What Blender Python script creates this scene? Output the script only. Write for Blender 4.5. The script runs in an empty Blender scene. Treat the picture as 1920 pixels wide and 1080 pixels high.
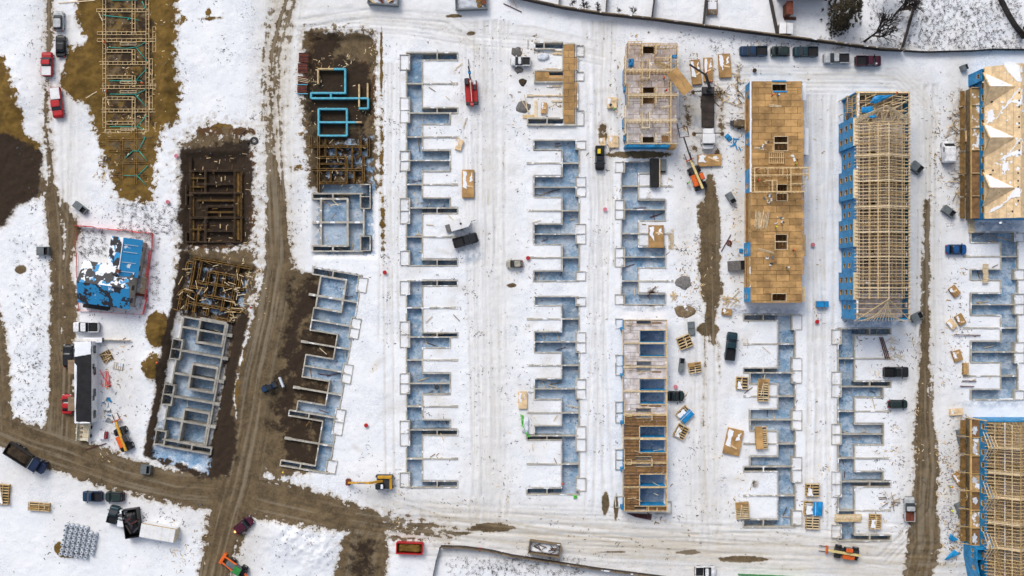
import bpy, bmesh, math, random
import numpy as np
from mathutils import Vector, Matrix
R = math.radians
rnd = random.Random(7)
SC = bpy.context.scene
COL = SC.collection
H = 200.0          # camera height in metres
S = 0.1            # metres on the ground per photograph pixel

# ------------------------------------------------------------------ camera, sky, sun
cd = bpy.data.cameras.new('camera'); cam = bpy.data.objects.new('camera', cd); COL.objects.link(cam)
cam.location = (0, 0, H); cam.rotation_euler = (0, 0, 0)
cd.sensor_width = 36; cd.lens = 36 * H / 192.0; cd.clip_end = 5000; cd.clip_start = 1
SC.camera = cam
wd = bpy.data.worlds.new('World'); SC.world = wd; wd.use_nodes = True
nt = wd.node_tree; nt.nodes.clear()
sky = nt.nodes.new('ShaderNodeTexSky'); sky.sky_type = 'NISHITA'; sky.sun_disc = False
sky.sun_elevation = R(48); sky.sun_rotation = R(-25); sky.air_density = 1.0; sky.dust_density = 4.0; sky.altitude = 100
hs = nt.nodes.new('ShaderNodeHueSaturation'); hs.inputs['Saturation'].default_value = 0.55
bg = nt.nodes.new('ShaderNodeBackground'); bg.inputs['Strength'].default_value = 0.15
wo = nt.nodes.new('ShaderNodeOutputWorld')
nt.links.new(sky.outputs[0], hs.inputs['Color']); nt.links.new(hs.outputs[0], bg.inputs['Color']); nt.links.new(bg.outputs[0], wo.inputs[0])
sd = bpy.data.lights.new('sun', 'SUN'); sd.energy = 1.2; sd.angle = R(24); sd.color = (1.0, 0.95, 0.88)
sun = bpy.data.objects.new('sun', sd); COL.objects.link(sun)
az = R(-25); el = R(48)   # sun direction, from the top left of the picture
sdir = Vector((math.sin(az) * math.cos(el), math.cos(az) * math.cos(el), math.sin(el)))
sun.rotation_euler = sdir.to_track_quat('Z', 'Y').to_euler(); sun.location = (0, 0, 150)
SC.view_settings.view_transform = 'Standard'; SC.view_settings.look = 'None'
SC.view_settings.exposure = 0.10; SC.view_settings.gamma = 1.0; SC.view_settings.use_curve_mapping = False

def W(px, py, z=0.0):
    k = S * (H - z) / H
    return Vector(((px - 960) * k, (540 - py) * k, z))

# ------------------------------------------------------------------ materials
M = {}
def noise(N, L, vec, scale, detail=4, rough=0.6):
    n = N.new('ShaderNodeTexNoise'); n.inputs['Scale'].default_value = scale; n.inputs['Detail'].default_value = detail
    n.inputs['Roughness'].default_value = rough; L.new(vec, n.inputs['Vector']); return n.outputs['Fac']
def mth(N, L, op, a, b=None, c=None, clamp=False):
    n = N.new('ShaderNodeMath'); n.operation = op; n.use_clamp = clamp
    for i, v in enumerate((a, b, c)):
        if v is None: continue
        if isinstance(v, (int, float)): n.inputs[i].default_value = v
        else: L.new(v, n.inputs[i])
    return n.outputs[0]
def sstep(N, L, v, lo, hi, t0=0.0, t1=1.0):
    n = N.new('ShaderNodeMapRange'); n.interpolation_type = 'SMOOTHSTEP'
    n.inputs['From Min'].default_value = lo; n.inputs['From Max'].default_value = hi
    n.inputs['To Min'].default_value = t0; n.inputs['To Max'].default_value = t1
    L.new(v, n.inputs['Value']); return n.outputs[0]
def mixc(N, L, f, a, b, blend='MIX'):
    n = N.new('ShaderNodeMix'); n.data_type = 'RGBA'; n.blend_type = blend
    if isinstance(f, (int, float)): n.inputs[0].default_value = f
    else: L.new(f, n.inputs[0])
    for i, v in ((6, a), (7, b)):
        if isinstance(v, tuple): n.inputs[i].default_value = (*v[:3], 1)
        else: L.new(v, n.inputs[i])
    return n.outputs[2]
def mat(name, col, rough=0.8, var=0.25, scale=1.5, rand=0.15, bump=0.0, snow=0.0, metal=0.0, col2=None, sscale=0.6, coat=0.0, spec=0.3):
    """one procedural material: colour varied by noise and from piece to piece, with wind-blown snow lying on it when asked"""
    m = bpy.data.materials.new(name); m.use_nodes = True
    N = m.node_tree.nodes; L = m.node_tree.links; b = N['Principled BSDF']
    geo = N.new('ShaderNodeNewGeometry'); pos = geo.outputs['Position']
    oi = N.new('ShaderNodeObjectInfo')
    f = noise(N, L, pos, scale, 5)
    f2 = noise(N, L, pos, scale * 6, 3)
    c2 = col2 if col2 else tuple(c * (1 - var) for c in col)
    ff = sstep(N, L, f, 0.35, 0.65)
    c = mixc(N, L, ff, tuple(min(1, x * (1 + var * .4)) for x in col), c2)
    br = mth(N, L, 'MULTIPLY_ADD', oi.outputs['Random'], 2 * rand, 1 - rand)
    br2 = mth(N, L, 'MULTIPLY_ADD', f2, var, 1 - var / 2)
    br = mth(N, L, 'MULTIPLY', br, br2)
    cb = N.new('ShaderNodeCombineColor')
    for i in range(3): L.new(br, cb.inputs[i])
    c = mixc(N, L, 1.0, c, cb.outputs[0], 'MULTIPLY')
    rg = rough
    if snow > 0:
        sn = noise(N, L, pos, sscale, 6, 0.65)
        sep = N.new('ShaderNodeSeparateXYZ'); L.new(geo.outputs['Normal'], sep.inputs[0])
        up = sstep(N, L, sep.outputs['Z'], 0.35, 0.6)
        sm = sstep(N, L, sn, 0.5 + 0.25 * (1 - 2 * snow) - 0.02, 0.5 + 0.25 * (1 - 2 * snow) + 0.04)
        sm = mth(N, L, 'MULTIPLY', sm, up)
        c = mixc(N, L, sm, c, (0.80, 0.83, 0.88))
    L.new(c, b.inputs['Base Color'])
    b.inputs['Roughness'].default_value = rg; b.inputs['Metallic'].default_value = metal
    b.inputs['Specular IOR Level'].default_value = spec
    b.inputs['Coat Weight'].default_value = coat
    if bump:
        bn = N.new('ShaderNodeBump'); bn.inputs['Strength'].default_value = bump; bn.inputs['Distance'].default_value = 0.05
        L.new(f2, bn.inputs['Height']); L.new(bn.outputs[0], b.inputs['Normal'])
    M[name] = m; return m
mat('concrete', (0.44, 0.415, 0.36), .85, .25, .8, .1, .2, snow=.35)
mat('concrete_dark', (0.30, 0.28, 0.24), .85, .35, .8, .14, .2, snow=.1)
mat('concrete_mid', (0.36, 0.34, 0.30), .85, .3, .8, .12, .2, snow=.15)
mat('snow', (0.80, 0.82, 0.86), .9, .05, .8, .02, .3)
mat('grey_snow', (0.60, 0.64, 0.70), .9, .2, 1.4, .06, .3)
mat('lumber', (0.62, 0.46, 0.25), .75, .25, 2, .18)
mat('lumber_pale', (0.66, 0.54, 0.36), .75, .2, 2, .14)
mat('lumber_gold', (0.52, 0.34, 0.13), .75, .25, 2, .2)
mat('lumber_snowy', (0.55, 0.43, 0.28), .75, .25, 2, .18, snow=.42)
mat('lumber_old', (0.20, 0.115, 0.035), .85, .4, 1.5, .3, snow=.12)
mat('lumber_wet', (0.075, 0.048, 0.028), .8, .4, 1.5, .3)
mat('osb', (0.43, 0.255, 0.10), .8, .32, .5, .22, .2, snow=.04)
mat('osb_pale', (0.74, 0.55, 0.33), .8, .2, 1.1, .12, .2, snow=.14, sscale=.5)
mat('osb_snowy', (0.45, 0.29, 0.13), .8, .25, 1.1, .14, .2, snow=.42, sscale=.7)
mat('osb_dusted', (0.40, 0.31, 0.25), .85, .25, 1.2, .12, .2, col2=(0.58, 0.53, 0.52), snow=.25, sscale=.8)
mat('osb_white', (0.60, 0.57, 0.57), .9, .2, .7, .06, .2, col2=(0.42, 0.36, 0.33), snow=.25)
mat('osb_brown', (0.24, 0.13, 0.055), .8, .35, 1.2, .12, .2, snow=.12)
mat('blue_wrap', (0.012, 0.235, 0.50), .5, .35, .8, .08)
mat('blue_tarp', (0.012, 0.24, 0.55), .35, .3, .8, .1, .3)
mat('roof_tarp', (0.015, 0.27, 0.56), .4, .25, .6, .08, .2, snow=.2, sscale=.9)
mat('form_blue', (0.10, 0.42, 0.55), .6, .2, 1.5, .1, snow=.1)
mat('pipe_teal', (0.03, 0.33, 0.27), .4, .1, 2, .1)
mat('black_tarp', (0.012, 0.012, 0.014), .45, .4, 1, .2, .4)
mat('shingle', (0.018, 0.018, 0.022), .85, .4, 3, .2, .2)
mat('rubber', (0.02, 0.02, 0.022), .85, .2, 3, .1)
mat('steel', (0.35, 0.36, 0.37), .4, .2, 3, .1, metal=.7)
mat('steel_dark', (0.05, 0.05, 0.055), .5, .3, 2, .15, metal=.3)
mat('rust', (0.16, 0.045, 0.025), .8, .35, 2, .2, snow=.15)
mat('rebar', (0.09, 0.03, 0.03), .8, .35, 2, .3)
mat('glass', (0.012, 0.016, 0.022), .08, .1, 2, .1, spec=.6)
mat('hole_shade', (0.02, 0.016, 0.012), .9, .3, 2, .2)  # near-black that paints the shade down the cone holes
mat('ochre_fill', (0.17, 0.10, 0.02), .95, .35, 1.4, .2, .6)
mat('soil', (0.06, 0.042, 0.026), .95, .4, 1.4, .2, .6)
mat('grey_gravel', (0.17, 0.16, 0.155), .95, .3, 2.4, .2, .6, snow=.12)
mat('orange', (0.70, 0.13, 0.02), .45, .2, 2, .1)
mat('machine_yellow', (0.60, 0.32, 0.03), .45, .25, 2, .1)
mat('machine_cream', (0.62, 0.50, 0.22), .5, .2, 2, .1)
mat('red', (0.42, 0.018, 0.02), .4, .2, 2, .1)
mat('fence_red', (0.75, 0.10, 0.10), .6, .3, 2, .1)
mat('fence_wood', (0.045, 0.035, 0.03), .8, .35, 1.2, .25, snow=.1)
mat('fence_brown', (0.18, 0.13, 0.075), .8, .35, 1.2, .25, snow=.3)
mat('siding', (0.42, 0.39, 0.33), .8, .2, 1.5, .1)
mat('white_paint', (0.74, 0.75, 0.76), .5, .1, 1, .04)
mat('cream', (0.70, 0.64, 0.50), .6, .15, 1, .06, snow=.25)
mat('grey_plastic', (0.14, 0.16, 0.17), .5, .2, 2, .1)
mat('green', (0.03, 0.22, 0.05), .5, .25, 2, .1)
mat('lime', (0.10, 0.55, 0.06), .5, .2, 2, .1)
mat('brick', (0.13, 0.05, 0.03), .9, .4, 2.5, .2, snow=.2)
mat('bark', (0.05, 0.038, 0.032), .9, .3, 3, .2, snow=.0)
mat('needles', (0.022, 0.02, 0.012), .9, .5, 1.2, .2, col2=(0.05, 0.038, 0.02))
mat('skin', (0.5, 0.3, 0.22), .6, .1, 3, .1)
mat('cloth_dark', (0.03, 0.035, 0.05), .9, .2, 5, .3)
mat('vest_orange', (0.85, 0.16, 0.03), .7, .1, 5, .1)
mat('vest_yellow', (0.55, 0.75, 0.05), .7, .1, 5, .1)
mat('pink', (0.55, 0.18, 0.22), .7, .2, 3, .2)
mat('yellow', (0.80, 0.60, 0.03), .5, .1, 3, .1)
mat('tan_panel', (0.27, 0.19, 0.12), .7, .2, 1.5, .1)
def lampmat():
    m = bpy.data.materials.new('lamp_glow'); m.use_nodes = True; b = m.node_tree.nodes['Principled BSDF']
    b.inputs['Base Color'].default_value = (1, .5, .2, 1); b.inputs['Emission Color'].default_value = (1, .32, .1, 1)
    b.inputs['Emission Strength'].default_value = 2.0; M['lamp_glow'] = m
lampmat()
def paint(name, col, snow=0.0):
    if name not in M: mat(name, col, .42, .25, 1.4, .03, 0, snow=snow, coat=.12, spec=.3, sscale=.5)
    return name

# blue tarp roof of the old house: tarp, old shingles and snow in blotches
def patchroof(name, blue, dark):
    m = bpy.data.materials.new(name); m.use_nodes = True
    N = m.node_tree.nodes; L = m.node_tree.links; b = N['Principled BSDF']
    pos = N.new('ShaderNodeNewGeometry').outputs['Position']
    n1 = noise(N, L, pos, .42, 6, .6); n2 = noise(N, L, pos, .62, 2, .3); n3 = noise(N, L, pos, 2.5, 4)
    mp = N.new('ShaderNodeMapping'); mp.inputs['Location'].default_value = (31, 17, 5); L.new(pos, mp.inputs[0])
    n2 = noise(N, L, mp.outputs[0], .6, 6, .55)
    c = mixc(N, L, n3, (.80, .82, .86), (.70, .74, .80))
    c = mixc(N, L, sstep(N, L, n1, .56 - blue, .58 - blue), c, mixc(N, L, n3, (.015, .30, .60), (.02, .20, .46)))
    c = mixc(N, L, sstep(N, L, n2, .64 - dark, .655 - dark), c, mixc(N, L, n3, (.012, .012, .016), (.03, .03, .035)))
    L.new(c, b.inputs['Base Color']); b.inputs['Roughness'].default_value = .6
    M[name] = m
patchroof('roof_snow_shingle', .04, .15)
patchroof('roof_blue_shingle', .20, .14)
patchroof('roof_blue_clear', .22, -.1)

# ------------------------------------------------------------------ mesh helpers
CACHE = {}
def newmesh(key, fn, mats):
    k = (key, tuple(mats))
    if k in CACHE: return CACHE[k]
    bm = bmesh.new(); fn(bm); me = bpy.data.meshes.new(str(key if isinstance(key, str) else key[0])); bm.to_mesh(me); bm.free()
    for mm in mats: me.materials.append(M[mm])
    CACHE[k] = me; return me
def addbox(bm, x0, y0, z0, x1, y1, z1, mi=0):
    v = [bm.verts.new(p) for p in ((x0,y0,z0),(x1,y0,z0),(x1,y1,z0),(x0,y1,z0),(x0,y0,z1),(x1,y0,z1),(x1,y1,z1),(x0,y1,z1))]
    for f in ((3,2,1,0),(4,5,6,7),(0,1,5,4),(1,2,6,5),(2,3,7,6),(3,0,4,7)):
        bm.faces.new([v[i] for i in f]).material_index = mi
def addbar(bm, p, q, w, h, mi=0):
    p = Vector(p); q = Vector(q); d = q - p; l = d.length
    if l < 1e-6: return
    d /= l; up = Vector((0, 0, 1)) if abs(d.z) < .98 else Vector((0, 1, 0))
    s = d.cross(up).normalized() * w / 2; t = s.cross(d).normalized() * h / 2
    v = [bm.verts.new(a + b * s + c * t) for a in (p, q) for b, c in ((-1,-1),(1,-1),(1,1),(-1,1))]
    for f in ((0,1,2,3),(7,6,5,4),(0,4,5,1),(1,5,6,2),(2,6,7,3),(3,7,4,0)):
        bm.faces.new([v[i] for i in f]).material_index = mi
def addcyl(bm, p, q, r0, r1=None, n=10, mi=0, cap=True):
    p = Vector(p); q = Vector(q); r1 = r0 if r1 is None else r1
    d = (q - p).normalized(); up = Vector((0, 0, 1)) if abs(d.z) < .9 else Vector((1, 0, 0))
    s = d.cross(up).normalized(); t = d.cross(s)
    rings = [[bm.verts.new(a + (s * math.cos(2*math.pi*i/n) + t * math.sin(2*math.pi*i/n)) * r) for i in range(n)] for a, r in ((p, r0), (q, r1))]
    for i in range(n):
        f = bm.faces.new([rings[0][i], rings[1][i], rings[1][(i+1)%n], rings[0][(i+1)%n]]); f.material_index = mi; f.smooth = True
    if cap:
        bm.faces.new(rings[0]).material_index = mi; bm.faces.new(rings[1][::-1]).material_index = mi
def rrect(x0, x1, y0, y1, r, n=4):
    pts = []
    for cx, cy, a0 in ((x1-r, y1-r, 0), (x0+r, y1-r, 90), (x0+r, y0+r, 180), (x1-r, y0+r, 270)):
        for i in range(n + 1):
            a = R(a0 + 90 * i / n); pts.append((cx + r * math.cos(a), cy + r * math.sin(a)))
    return pts
def loft(bm, secs, mi=0, smooth=True):
    rings = [[bm.verts.new((x, y, z)) for x, y in pts] for z, pts in secs]
    n = len(rings[0])
    for a, b in zip(rings, rings[1:]):
        for i in range(n):
            f = bm.faces.new([a[i], a[(i+1)%n], b[(i+1)%n], b[i]]); f.material_index = mi; f.smooth = smooth
    bm.faces.new(rings[-1]).material_index = mi; bm.faces.new(rings[0][::-1]).material_index = mi
def cubemesh(m): return newmesh('cube', lambda bm: addbox(bm, -.5, -.5, -.5, .5, .5, .5), [m])
def polyprism(bm, pts, z0, z1, mi=0):
    a = [bm.verts.new((x, y, z0)) for x, y in pts]; b = [bm.verts.new((x, y, z1)) for x, y in pts]
    n = len(pts); bm.faces.new(b).material_index = mi; bm.faces.new(a[::-1]).material_index = mi
    for i in range(n): bm.faces.new([a[i], a[(i+1)%n], b[(i+1)%n], b[i]]).material_index = mi

class T:
    """a thing: an Empty at its base, parts parented to it (all coordinates local, metres)"""
    def __init__(s, name, label, cat, px, py, z=0.0, rot=0.0, group=None):
        s.e = bpy.data.objects.new(name, None); COL.objects.link(s.e); s.e.empty_display_size = .3
        s.loc = W(px, py, z); s.e.location = s.loc; s.e.rotation_euler = (0, 0, R(rot))
        s.e['label'] = label; s.e['category'] = cat; s.e['kind'] = 'thing'
        if group: s.e['group'] = group
        s.n = 0
    def obj(s, name, me, loc=(0,0,0), rot=(0,0,0), sc=(1,1,1), parent=None, label=None):
        o = bpy.data.objects.new(name, me); COL.objects.link(o); o.parent = parent or s.e
        o.location = loc; o.rotation_euler = rot; o.scale = sc
        if label: o['label'] = label
        return o
    def box(s, name, m, cx, cy, cz, sx, sy, sz, rz=0, rx=0, ry=0, parent=None, label=None):
        s.n += 1
        return s.obj(name, cubemesh(m), (cx, cy, cz), (R(rx), R(ry), R(rz)), (sx, sy, sz), parent, label)
    def wbox(s, name, m, x0, y0, x1, y1, z0, z1, label=None, z=None):
        """box given by its outline in the photograph at the height of its top; unrotated things only"""
        zt = z1 if z is None else z
        a = W(min(x0,x1), max(y0,y1), zt) - s.loc; b = W(max(x0,x1), min(y0,y1), zt) - s.loc
        return s.box(name, m, (a.x+b.x)/2, (a.y+b.y)/2, (z0+z1)/2 - s.loc.z, b.x-a.x, b.y-a.y, z1-z0, label=label)
    def bar(s, name, m, p, q, w, h, parent=None, label=None):
        p = Vector(p); q = Vector(q); d = q - p; l = d.length
        qt = d.to_track_quat('X', 'Z')
        o = s.obj(name, cubemesh(m), (p+q)/2, (0,0,0), (l, w, h), parent, label); o.rotation_euler = qt.to_euler(); s.n += 1
        return o
    def wbar(s, name, m, x0, y0, x1, y1, z, w, h, z2=None, label=None):
        return s.bar(name, m, W(x0, y0, z) - s.loc, W(x1, y1, z if z2 is None else z2) - s.loc, w, h, label=label)
    def mesh(s, name, key, fn, mats, loc=(0,0,0), rot=(0,0,0), parent=None, label=None):
        if key is None: key = 'u%d' % len(CACHE)
        return s.obj(name, newmesh(key, fn, mats), loc, rot, (1,1,1), parent, label)

def single(name, label, cat, fn, mats, px, py, z=0, rot=0, group=None, kind=None):
    me = newmesh('u%d' % len(CACHE), fn, mats)
    o = bpy.data.objects.new(name, me); COL.objects.link(o); o.location = W(px, py, z); o.rotation_euler = (0, 0, R(rot))
    if kind: o['kind'] = kind
    if label: o['label'] = label
    if cat and not kind: o['category'] = cat
    if group: o['group'] = group
    return o
# ------------------------------------------------------------------ foundations (their plans also shape the ground)
PITS = []      # ox, oy, th, sg, u0, u1, v0, v1, depth, blue
def pit(fr, u0, u1, v0, v1, depth, blue=1.0): PITS.append((*fr, u0, u1, v0, v1, depth, blue))
def foundation(name, label, ox, oy, th, sg, ui, ur, ue, elems, wells, v0, v1, depth=1.15, m='concrete', deepwells=False, boxes=(), group='poured concrete foundations dusted with snow', wellw=14):
    t = T(name, label, 'foundation', ox, oy, 0, th, group)
    wk = 1.35 if deepwells else 1.0
    fr = (ox, oy, th, sg)
    k = [0]
    def wall(u0, va, u1, vb, th_=2.1, nm='wall', dep=None, top=.14):
        k[0] += 1; zt = top + .0035 * (k[0] % 19); dep = dep or depth + .3
        if abs(u0 - u1) > abs(va - vb):
            x0, x1 = sorted((sg*u0*S, sg*u1*S)); y = -(va+vb)/2*S
            t.box(nm, m, (x0+x1)/2, y, (zt-dep)/2, x1-x0+.12, th_*S*wk, zt+dep)
        else:
            x = sg*(u0+u1)/2*S
            t.box(nm, m, x, -(va+vb)/2*S, (zt-dep)/2, th_*S*wk, abs(vb-va)*S+.12, zt+dep)
    # outer spine wall steps in behind each window well
    marks = sorted([(a, b) for a, b in wells])
    v = v0; segs = []
    for a, b in marks:
        if a > v + 1: segs.append((v, a, -2))
        segs.append((max(a, v0), min(b, v1), 4)); v = b
    if v < v1 - 1: segs.append((v, v1, -2))
    for i, (a, b, u) in enumerate(segs):
        wall(u, a, u, b); pit(fr, u, ui, a, b, depth)
        if i: wall(-2, a, 4, a)
    shared = {}
    for e in elems:
        if e[0] in 'as':
            for vv in (e[1], e[2]): shared[vv] = shared.get(vv, 0) + 1
    done = set()
    ext = lambda e: ue if e[0] == 's' else ur
    v = v0; 
    ivs = sorted([e for e in elems if e[0] in 'as'], key=lambda e: e[1])
    for e in ivs:
        _, a, b = e[:3]
        if a > v + 1: wall(ui, v, ui, a)
        if e[0] == 'a':
            pit(fr, ui, ur, a, b, depth); wall(ur, a, ur, b)
        else:
            md = ui + (ue - ui) * .42
            pit(fr, ui, md, a, b, depth + .8); pit(fr, md, ue, a, b, depth + .8)
            wall(md, a, md, b, dep=depth + 1.2); wall(ue, a, ue, b, dep=depth + 1.2)
        for vv in (a, b):
            if vv in done: continue
            done.add(vv)
            mx = max(ext(q) for q in ivs if vv in (q[1], q[2]))
            wall(0 if (shared[vv] > 1 or vv in (v0, v1)) else ui, vv, mx, vv, dep=depth + 1.2)
        v = b
    if v < v1 - 1: wall(ui, v, ui, v1)
    if v0 not in done: wall(0, v0, ur, v0)
    if v1 not in done: wall(0, v1, ur, v1)
    for e in elems:
        if e[0] == 'p':
            wall(0, e[1], ue - 12, e[1], 2.6); wall(ue - 12, e[1], ue, e[1], 4.5, 'footing', top=.08)
        if e[0] == 'f':
            wall(ui, e[1], ur, e[1], 2.6)
    for a, b in wells:
        for (u0, va, u1, vb) in ((-wellw, a, 4, a), (-wellw, b, 4, b), (-wellw, a, -wellw, b)):
            wall(u0, va, u1, vb, 1.1, 'window_well', dep=(depth+1.2 if deepwells else .5), top=.2)
        if deepwells: pit(fr, -wellw, 3, a, b, depth + .9, .6)
        if b - a > 30: wall(-wellw, (a+b)/2, 4, (a+b)/2, 1.1, 'window_well', dep=(depth+1.2 if deepwells else .5), top=.2)
    for (u0, u1, va, vb, dp, bl) in boxes:
        pit(fr, u0, u1, va, vb, dp, bl)
        for (a_, b_, c_, d_) in ((u0, va, u1, va), (u0, vb, u1, vb), (u0, va, u0, vb), (u1, va, u1, vb)):
            wall(a_, b_, c_, d_, 2.8, dep=dp + .3)
    rf = random.Random(int(v1+ox))
    for k_ in range(9):       # boards and bars left lying about the footings
        e = rf.choice(ivs); u = rf.uniform(4, ur-6); v = rf.uniform(e[1]+2, e[2]-2) if u > ui else rf.uniform(v0+4, v1-4)
        t.box('loose_board', rf.choice(('lumber_pale', 'lumber_old', 'rebar', 'lumber')), sg*u*S, -v*S, -depth+.22, rf.uniform(.8, 2.6), .12, .06, rz=rf.choice((0, 90))+rf.uniform(-25, 25))
    for k_ in range(7):
        u = rf.uniform(ui+6, ue+8); v = rf.uniform(v0+6, v1-6)
        if any(a_[1]-3 < v < a_[2]+3 for a_ in ivs): continue
        t.box('loose_board', rf.choice(('lumber_pale', 'lumber_old', 'lumber')), sg*u*S, -v*S, .14, rf.uniform(.6, 2.0), .12, .05, rz=rf.uniform(0, 180))
    return t
P = 'p'; A = 'a'; Z = 's'
foundation('foundation', 'long snow filled foundation with its top end beside the red crane', 764, 0, 0, 1, 28, 80, 94,
    [(Z,99,113),(P,157),(Z,202,212),(A,212,233),(P,257),(A,282,301),(A,301,321),(P,346),(A,371,390),(Z,390,400),(P,444),(Z,487,498)],
    [(103,131),(183,230),(283,320),(372,419),(470,497)], 99, 498)
foundation('foundation', 'long foundation above the bottom road, right of the yellow excavator', 764, 0, 0, 1, 28, 80, 94,
    [(Z,526,536),(P,577),(Z,624,632),(A,632,652),(P,675),(A,700,719),(A,719,739),(P,762),(A,787,806),(Z,806,816),(P,860),(Z,902,914)],
    [(527,552),(603,651),(700,738),(789,835),(886,912)], 526, 914)
foundation('foundation', 'foundation with comb shaped basement beside the beige van', 1084, 0, 0, -1, 30, 83, 96,
    [(A,263,281),(P,306),(A,331,351),(A,351,370),(P,395),(A,420,439),(A,439,458),(P,483),(A,508,527)],
    [(264,280),(332,368),(420,457),(509,526)], 263, 527)
foundation('foundation', 'foundation with a green hose lying over its left edge', 1084, 0, 0, -1, 31, 82, 96,
    [(A,556,573),(P,598),(A,622,641),(A,641,661),(P,685),(A,710,729),(A,729,749),(P,774),(A,798,817),(Z,817,825),(P,870),(Z,915,927)],
    [(557,573),(623,661),(711,748),(799,846),(896,920)], 556, 927)
foundation('foundation', 'foundation with brown wet patches on its floor, a black covered stack at its top', 1167, 0, 0, 1, 30, 81, 95,
    [(A,303,325),(P,349),(A,375,393),(A,393,414),(P,438),(A,463,482),(A,482,502),(P,527),(A,551,571)],
    [(304,323),(375,411),(465,500),(552,570)], 303, 571, 1.1)
foundation('foundation', 'foundation with two truss stacks lying across it, below the long sheeted deck', 1489, 0, 0, -1, 31, 83, 95,
    [(Z,590,601),(P,645),(Z,690,699),(A,699,720),(P,743),(A,767,787),(A,787,808),(P,832),(A,856,875),(Z,875,884),(P,929),(Z,974,988)],
    [(591,618),(671,718),(769,806),(857,904),(957,984)], 590, 988)
foundation('foundation', 'foundation below the roof truss building, two black vehicles at its right', 1573, 0, 0, 1, 29, 83, 97,
    [(Z,616,628),(P,672),(Z,715,725),(A,725,745),(P,771),(A,795,814),(A,814,834),(P,859),(A,884,903),(Z,903,913),(P,957),(Z,1003,1014)],
    [(618,645),(697,744),(795,833),(884,931),(984,1008)], 616, 1014)
foundation('foundation', 'foundation at the right edge between the sheeted roof and the open trusses', 1906, 0, 0, -1, 30, 86, 100,
    [(A,435,455),(P,481),(A,505,525),(A,550,571),(A,571,591),(P,615),(A,640,660),(A,660,680),(P,705),(A,730,750)],
    [(437,453),(505,524),(551,589),(642,680),(732,749)], 435, 750)
foundation('foundation', 'slanting foundation whose left bays are filled with brown soil', 677, 517, -9.64, -1, 25, 77, 90,
    [(Z,0,12),(P,50.5),(A,74,97),(A,97,116),(P,140),(A,163,184),(A,184,205),(P,227),(A,251,271),(Z,271,281),(P,324),(Z,366,376)],
    [(3,30),(80,118),(168,203),(253,301),(350,374)], 0, 376, boxes=[(26,74,13,50,.9,1),(26,74,51,73,.9,1)])
PITS.append((677, 517, -9.64, -1, 26, 92, 117, 162, .7, -1)); PITS.append((677, 517, -9.64, -1, 26, 92, 206, 250, .7, -1)); PITS.append((677, 517, -9.64, -1, 26, 80, 282, 365, .6, -1))
foundation('foundation', 'slanting foundation with three deep dark rooms, left of the brown road', 366, 488, -10.25, 1, 30, 82, 93,
    [(A,108,341),(Z,341,353),(P,127),(P,171),(P,215),(P,258),(P,301)],
    [(152,189),(238,276),(326,352)], 108, 353, 1.8, 'concrete_mid', True,
    boxes=[(30,78,105,127,2.6,.9),(30,78,127,150,2.6,.9),(30,78,192,215,2.6,.9),(30,78,215,239,2.6,.9),(30,78,278,301,2.6,.9),(30,78,301,341,2.6,.9)])
foundation('foundation', 'finished concrete end of the foundation that carries brown timber forms above it', 680, 0, 0, -1, 28, 79, 94,
    [(Z,363,373),(P,417),(Z,461,471)], [(346,391),(443,470)], 363, 471, 1.3, 'concrete', True, boxes=[(28,78,373,417,.6,1),(28,78,417,461,.6,1)])
PITS.append((680, 0, 0, -1, -8, 82, 345, 363, 1.3, .9))

F0 = (0, 0, 0, 1)
for q in ((1004,1019,81,90,1.9),(1021.5,1056,81,91,1.9),(1030,1056,135,141,1.5),(990,1025,223,232,1.9),(1027,1056,223,232,1.9)): PITS.append((*F0, *q, 1.0))
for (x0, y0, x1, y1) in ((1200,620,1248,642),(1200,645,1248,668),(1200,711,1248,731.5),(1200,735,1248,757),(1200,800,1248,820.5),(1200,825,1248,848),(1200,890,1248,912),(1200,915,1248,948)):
    PITS.append((*F0, 960+(x0-960)*.985-1, 960+(x1-960)*.985+1, 540+(y0-540)*.985-1, 540+(y1-540)*.985+1, .5, 1.0))  # garage bay snow coloured blue: painted shade and bounce from the blue walls
# ------------------------------------------------------------------ ground
def vnoise(x, y, f, seed):
    rs = np.random.RandomState(seed); g = rs.rand(256, 256).astype(np.float32)
    X = x * f + 1000.3; Y = y * f + 1000.7; xi = np.floor(X).astype(int); yi = np.floor(Y).astype(int)
    tx = X - xi; ty = Y - yi; tx = tx*tx*(3-2*tx); ty = ty*ty*(3-2*ty)
    a = g[xi & 255, yi & 255]; b = g[(xi+1) & 255, yi & 255]; c = g[xi & 255, (yi+1) & 255]; d = g[(xi+1) & 255, (yi+1) & 255]
    return (a*(1-tx)+b*tx)*(1-ty) + (c*(1-tx)+d*tx)*ty
def fbm(x, y, f, seed, o=4):
    r = 0; amp = .5; tot = 0
    for i in range(o): r = r + amp * vnoise(x, y, f * 2**i, seed + i); tot += amp; amp *= .55
    return r / tot
def axis(lo, hi, step, far):
    a = np.arange(lo, hi + step/2, step); o = []; d = step; p = hi
    while p < far: d *= 1.5; p += d; o.append(p)
    return np.concatenate([-np.array(o)[::-1] , a, np.array(o)]) if lo == -hi else a
STEP = .22
xs = axis(-99, 99, STEP, 1800); ys = axis(-57.2, 57.2, STEP, 1800)
GX, GY = np.meshgrid(xs, ys); gx = GX.ravel(); gy = GY.ravel()
qx = gx / S + 960; qy = 540 - gy / S          # photograph pixels at ground level
def bb(x0, y0, x1, y1, pad): return np.nonzero((qx > x0-pad) & (qx < x1+pad) & (qy > y0-pad) & (qy < y1+pad))[0]
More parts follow.
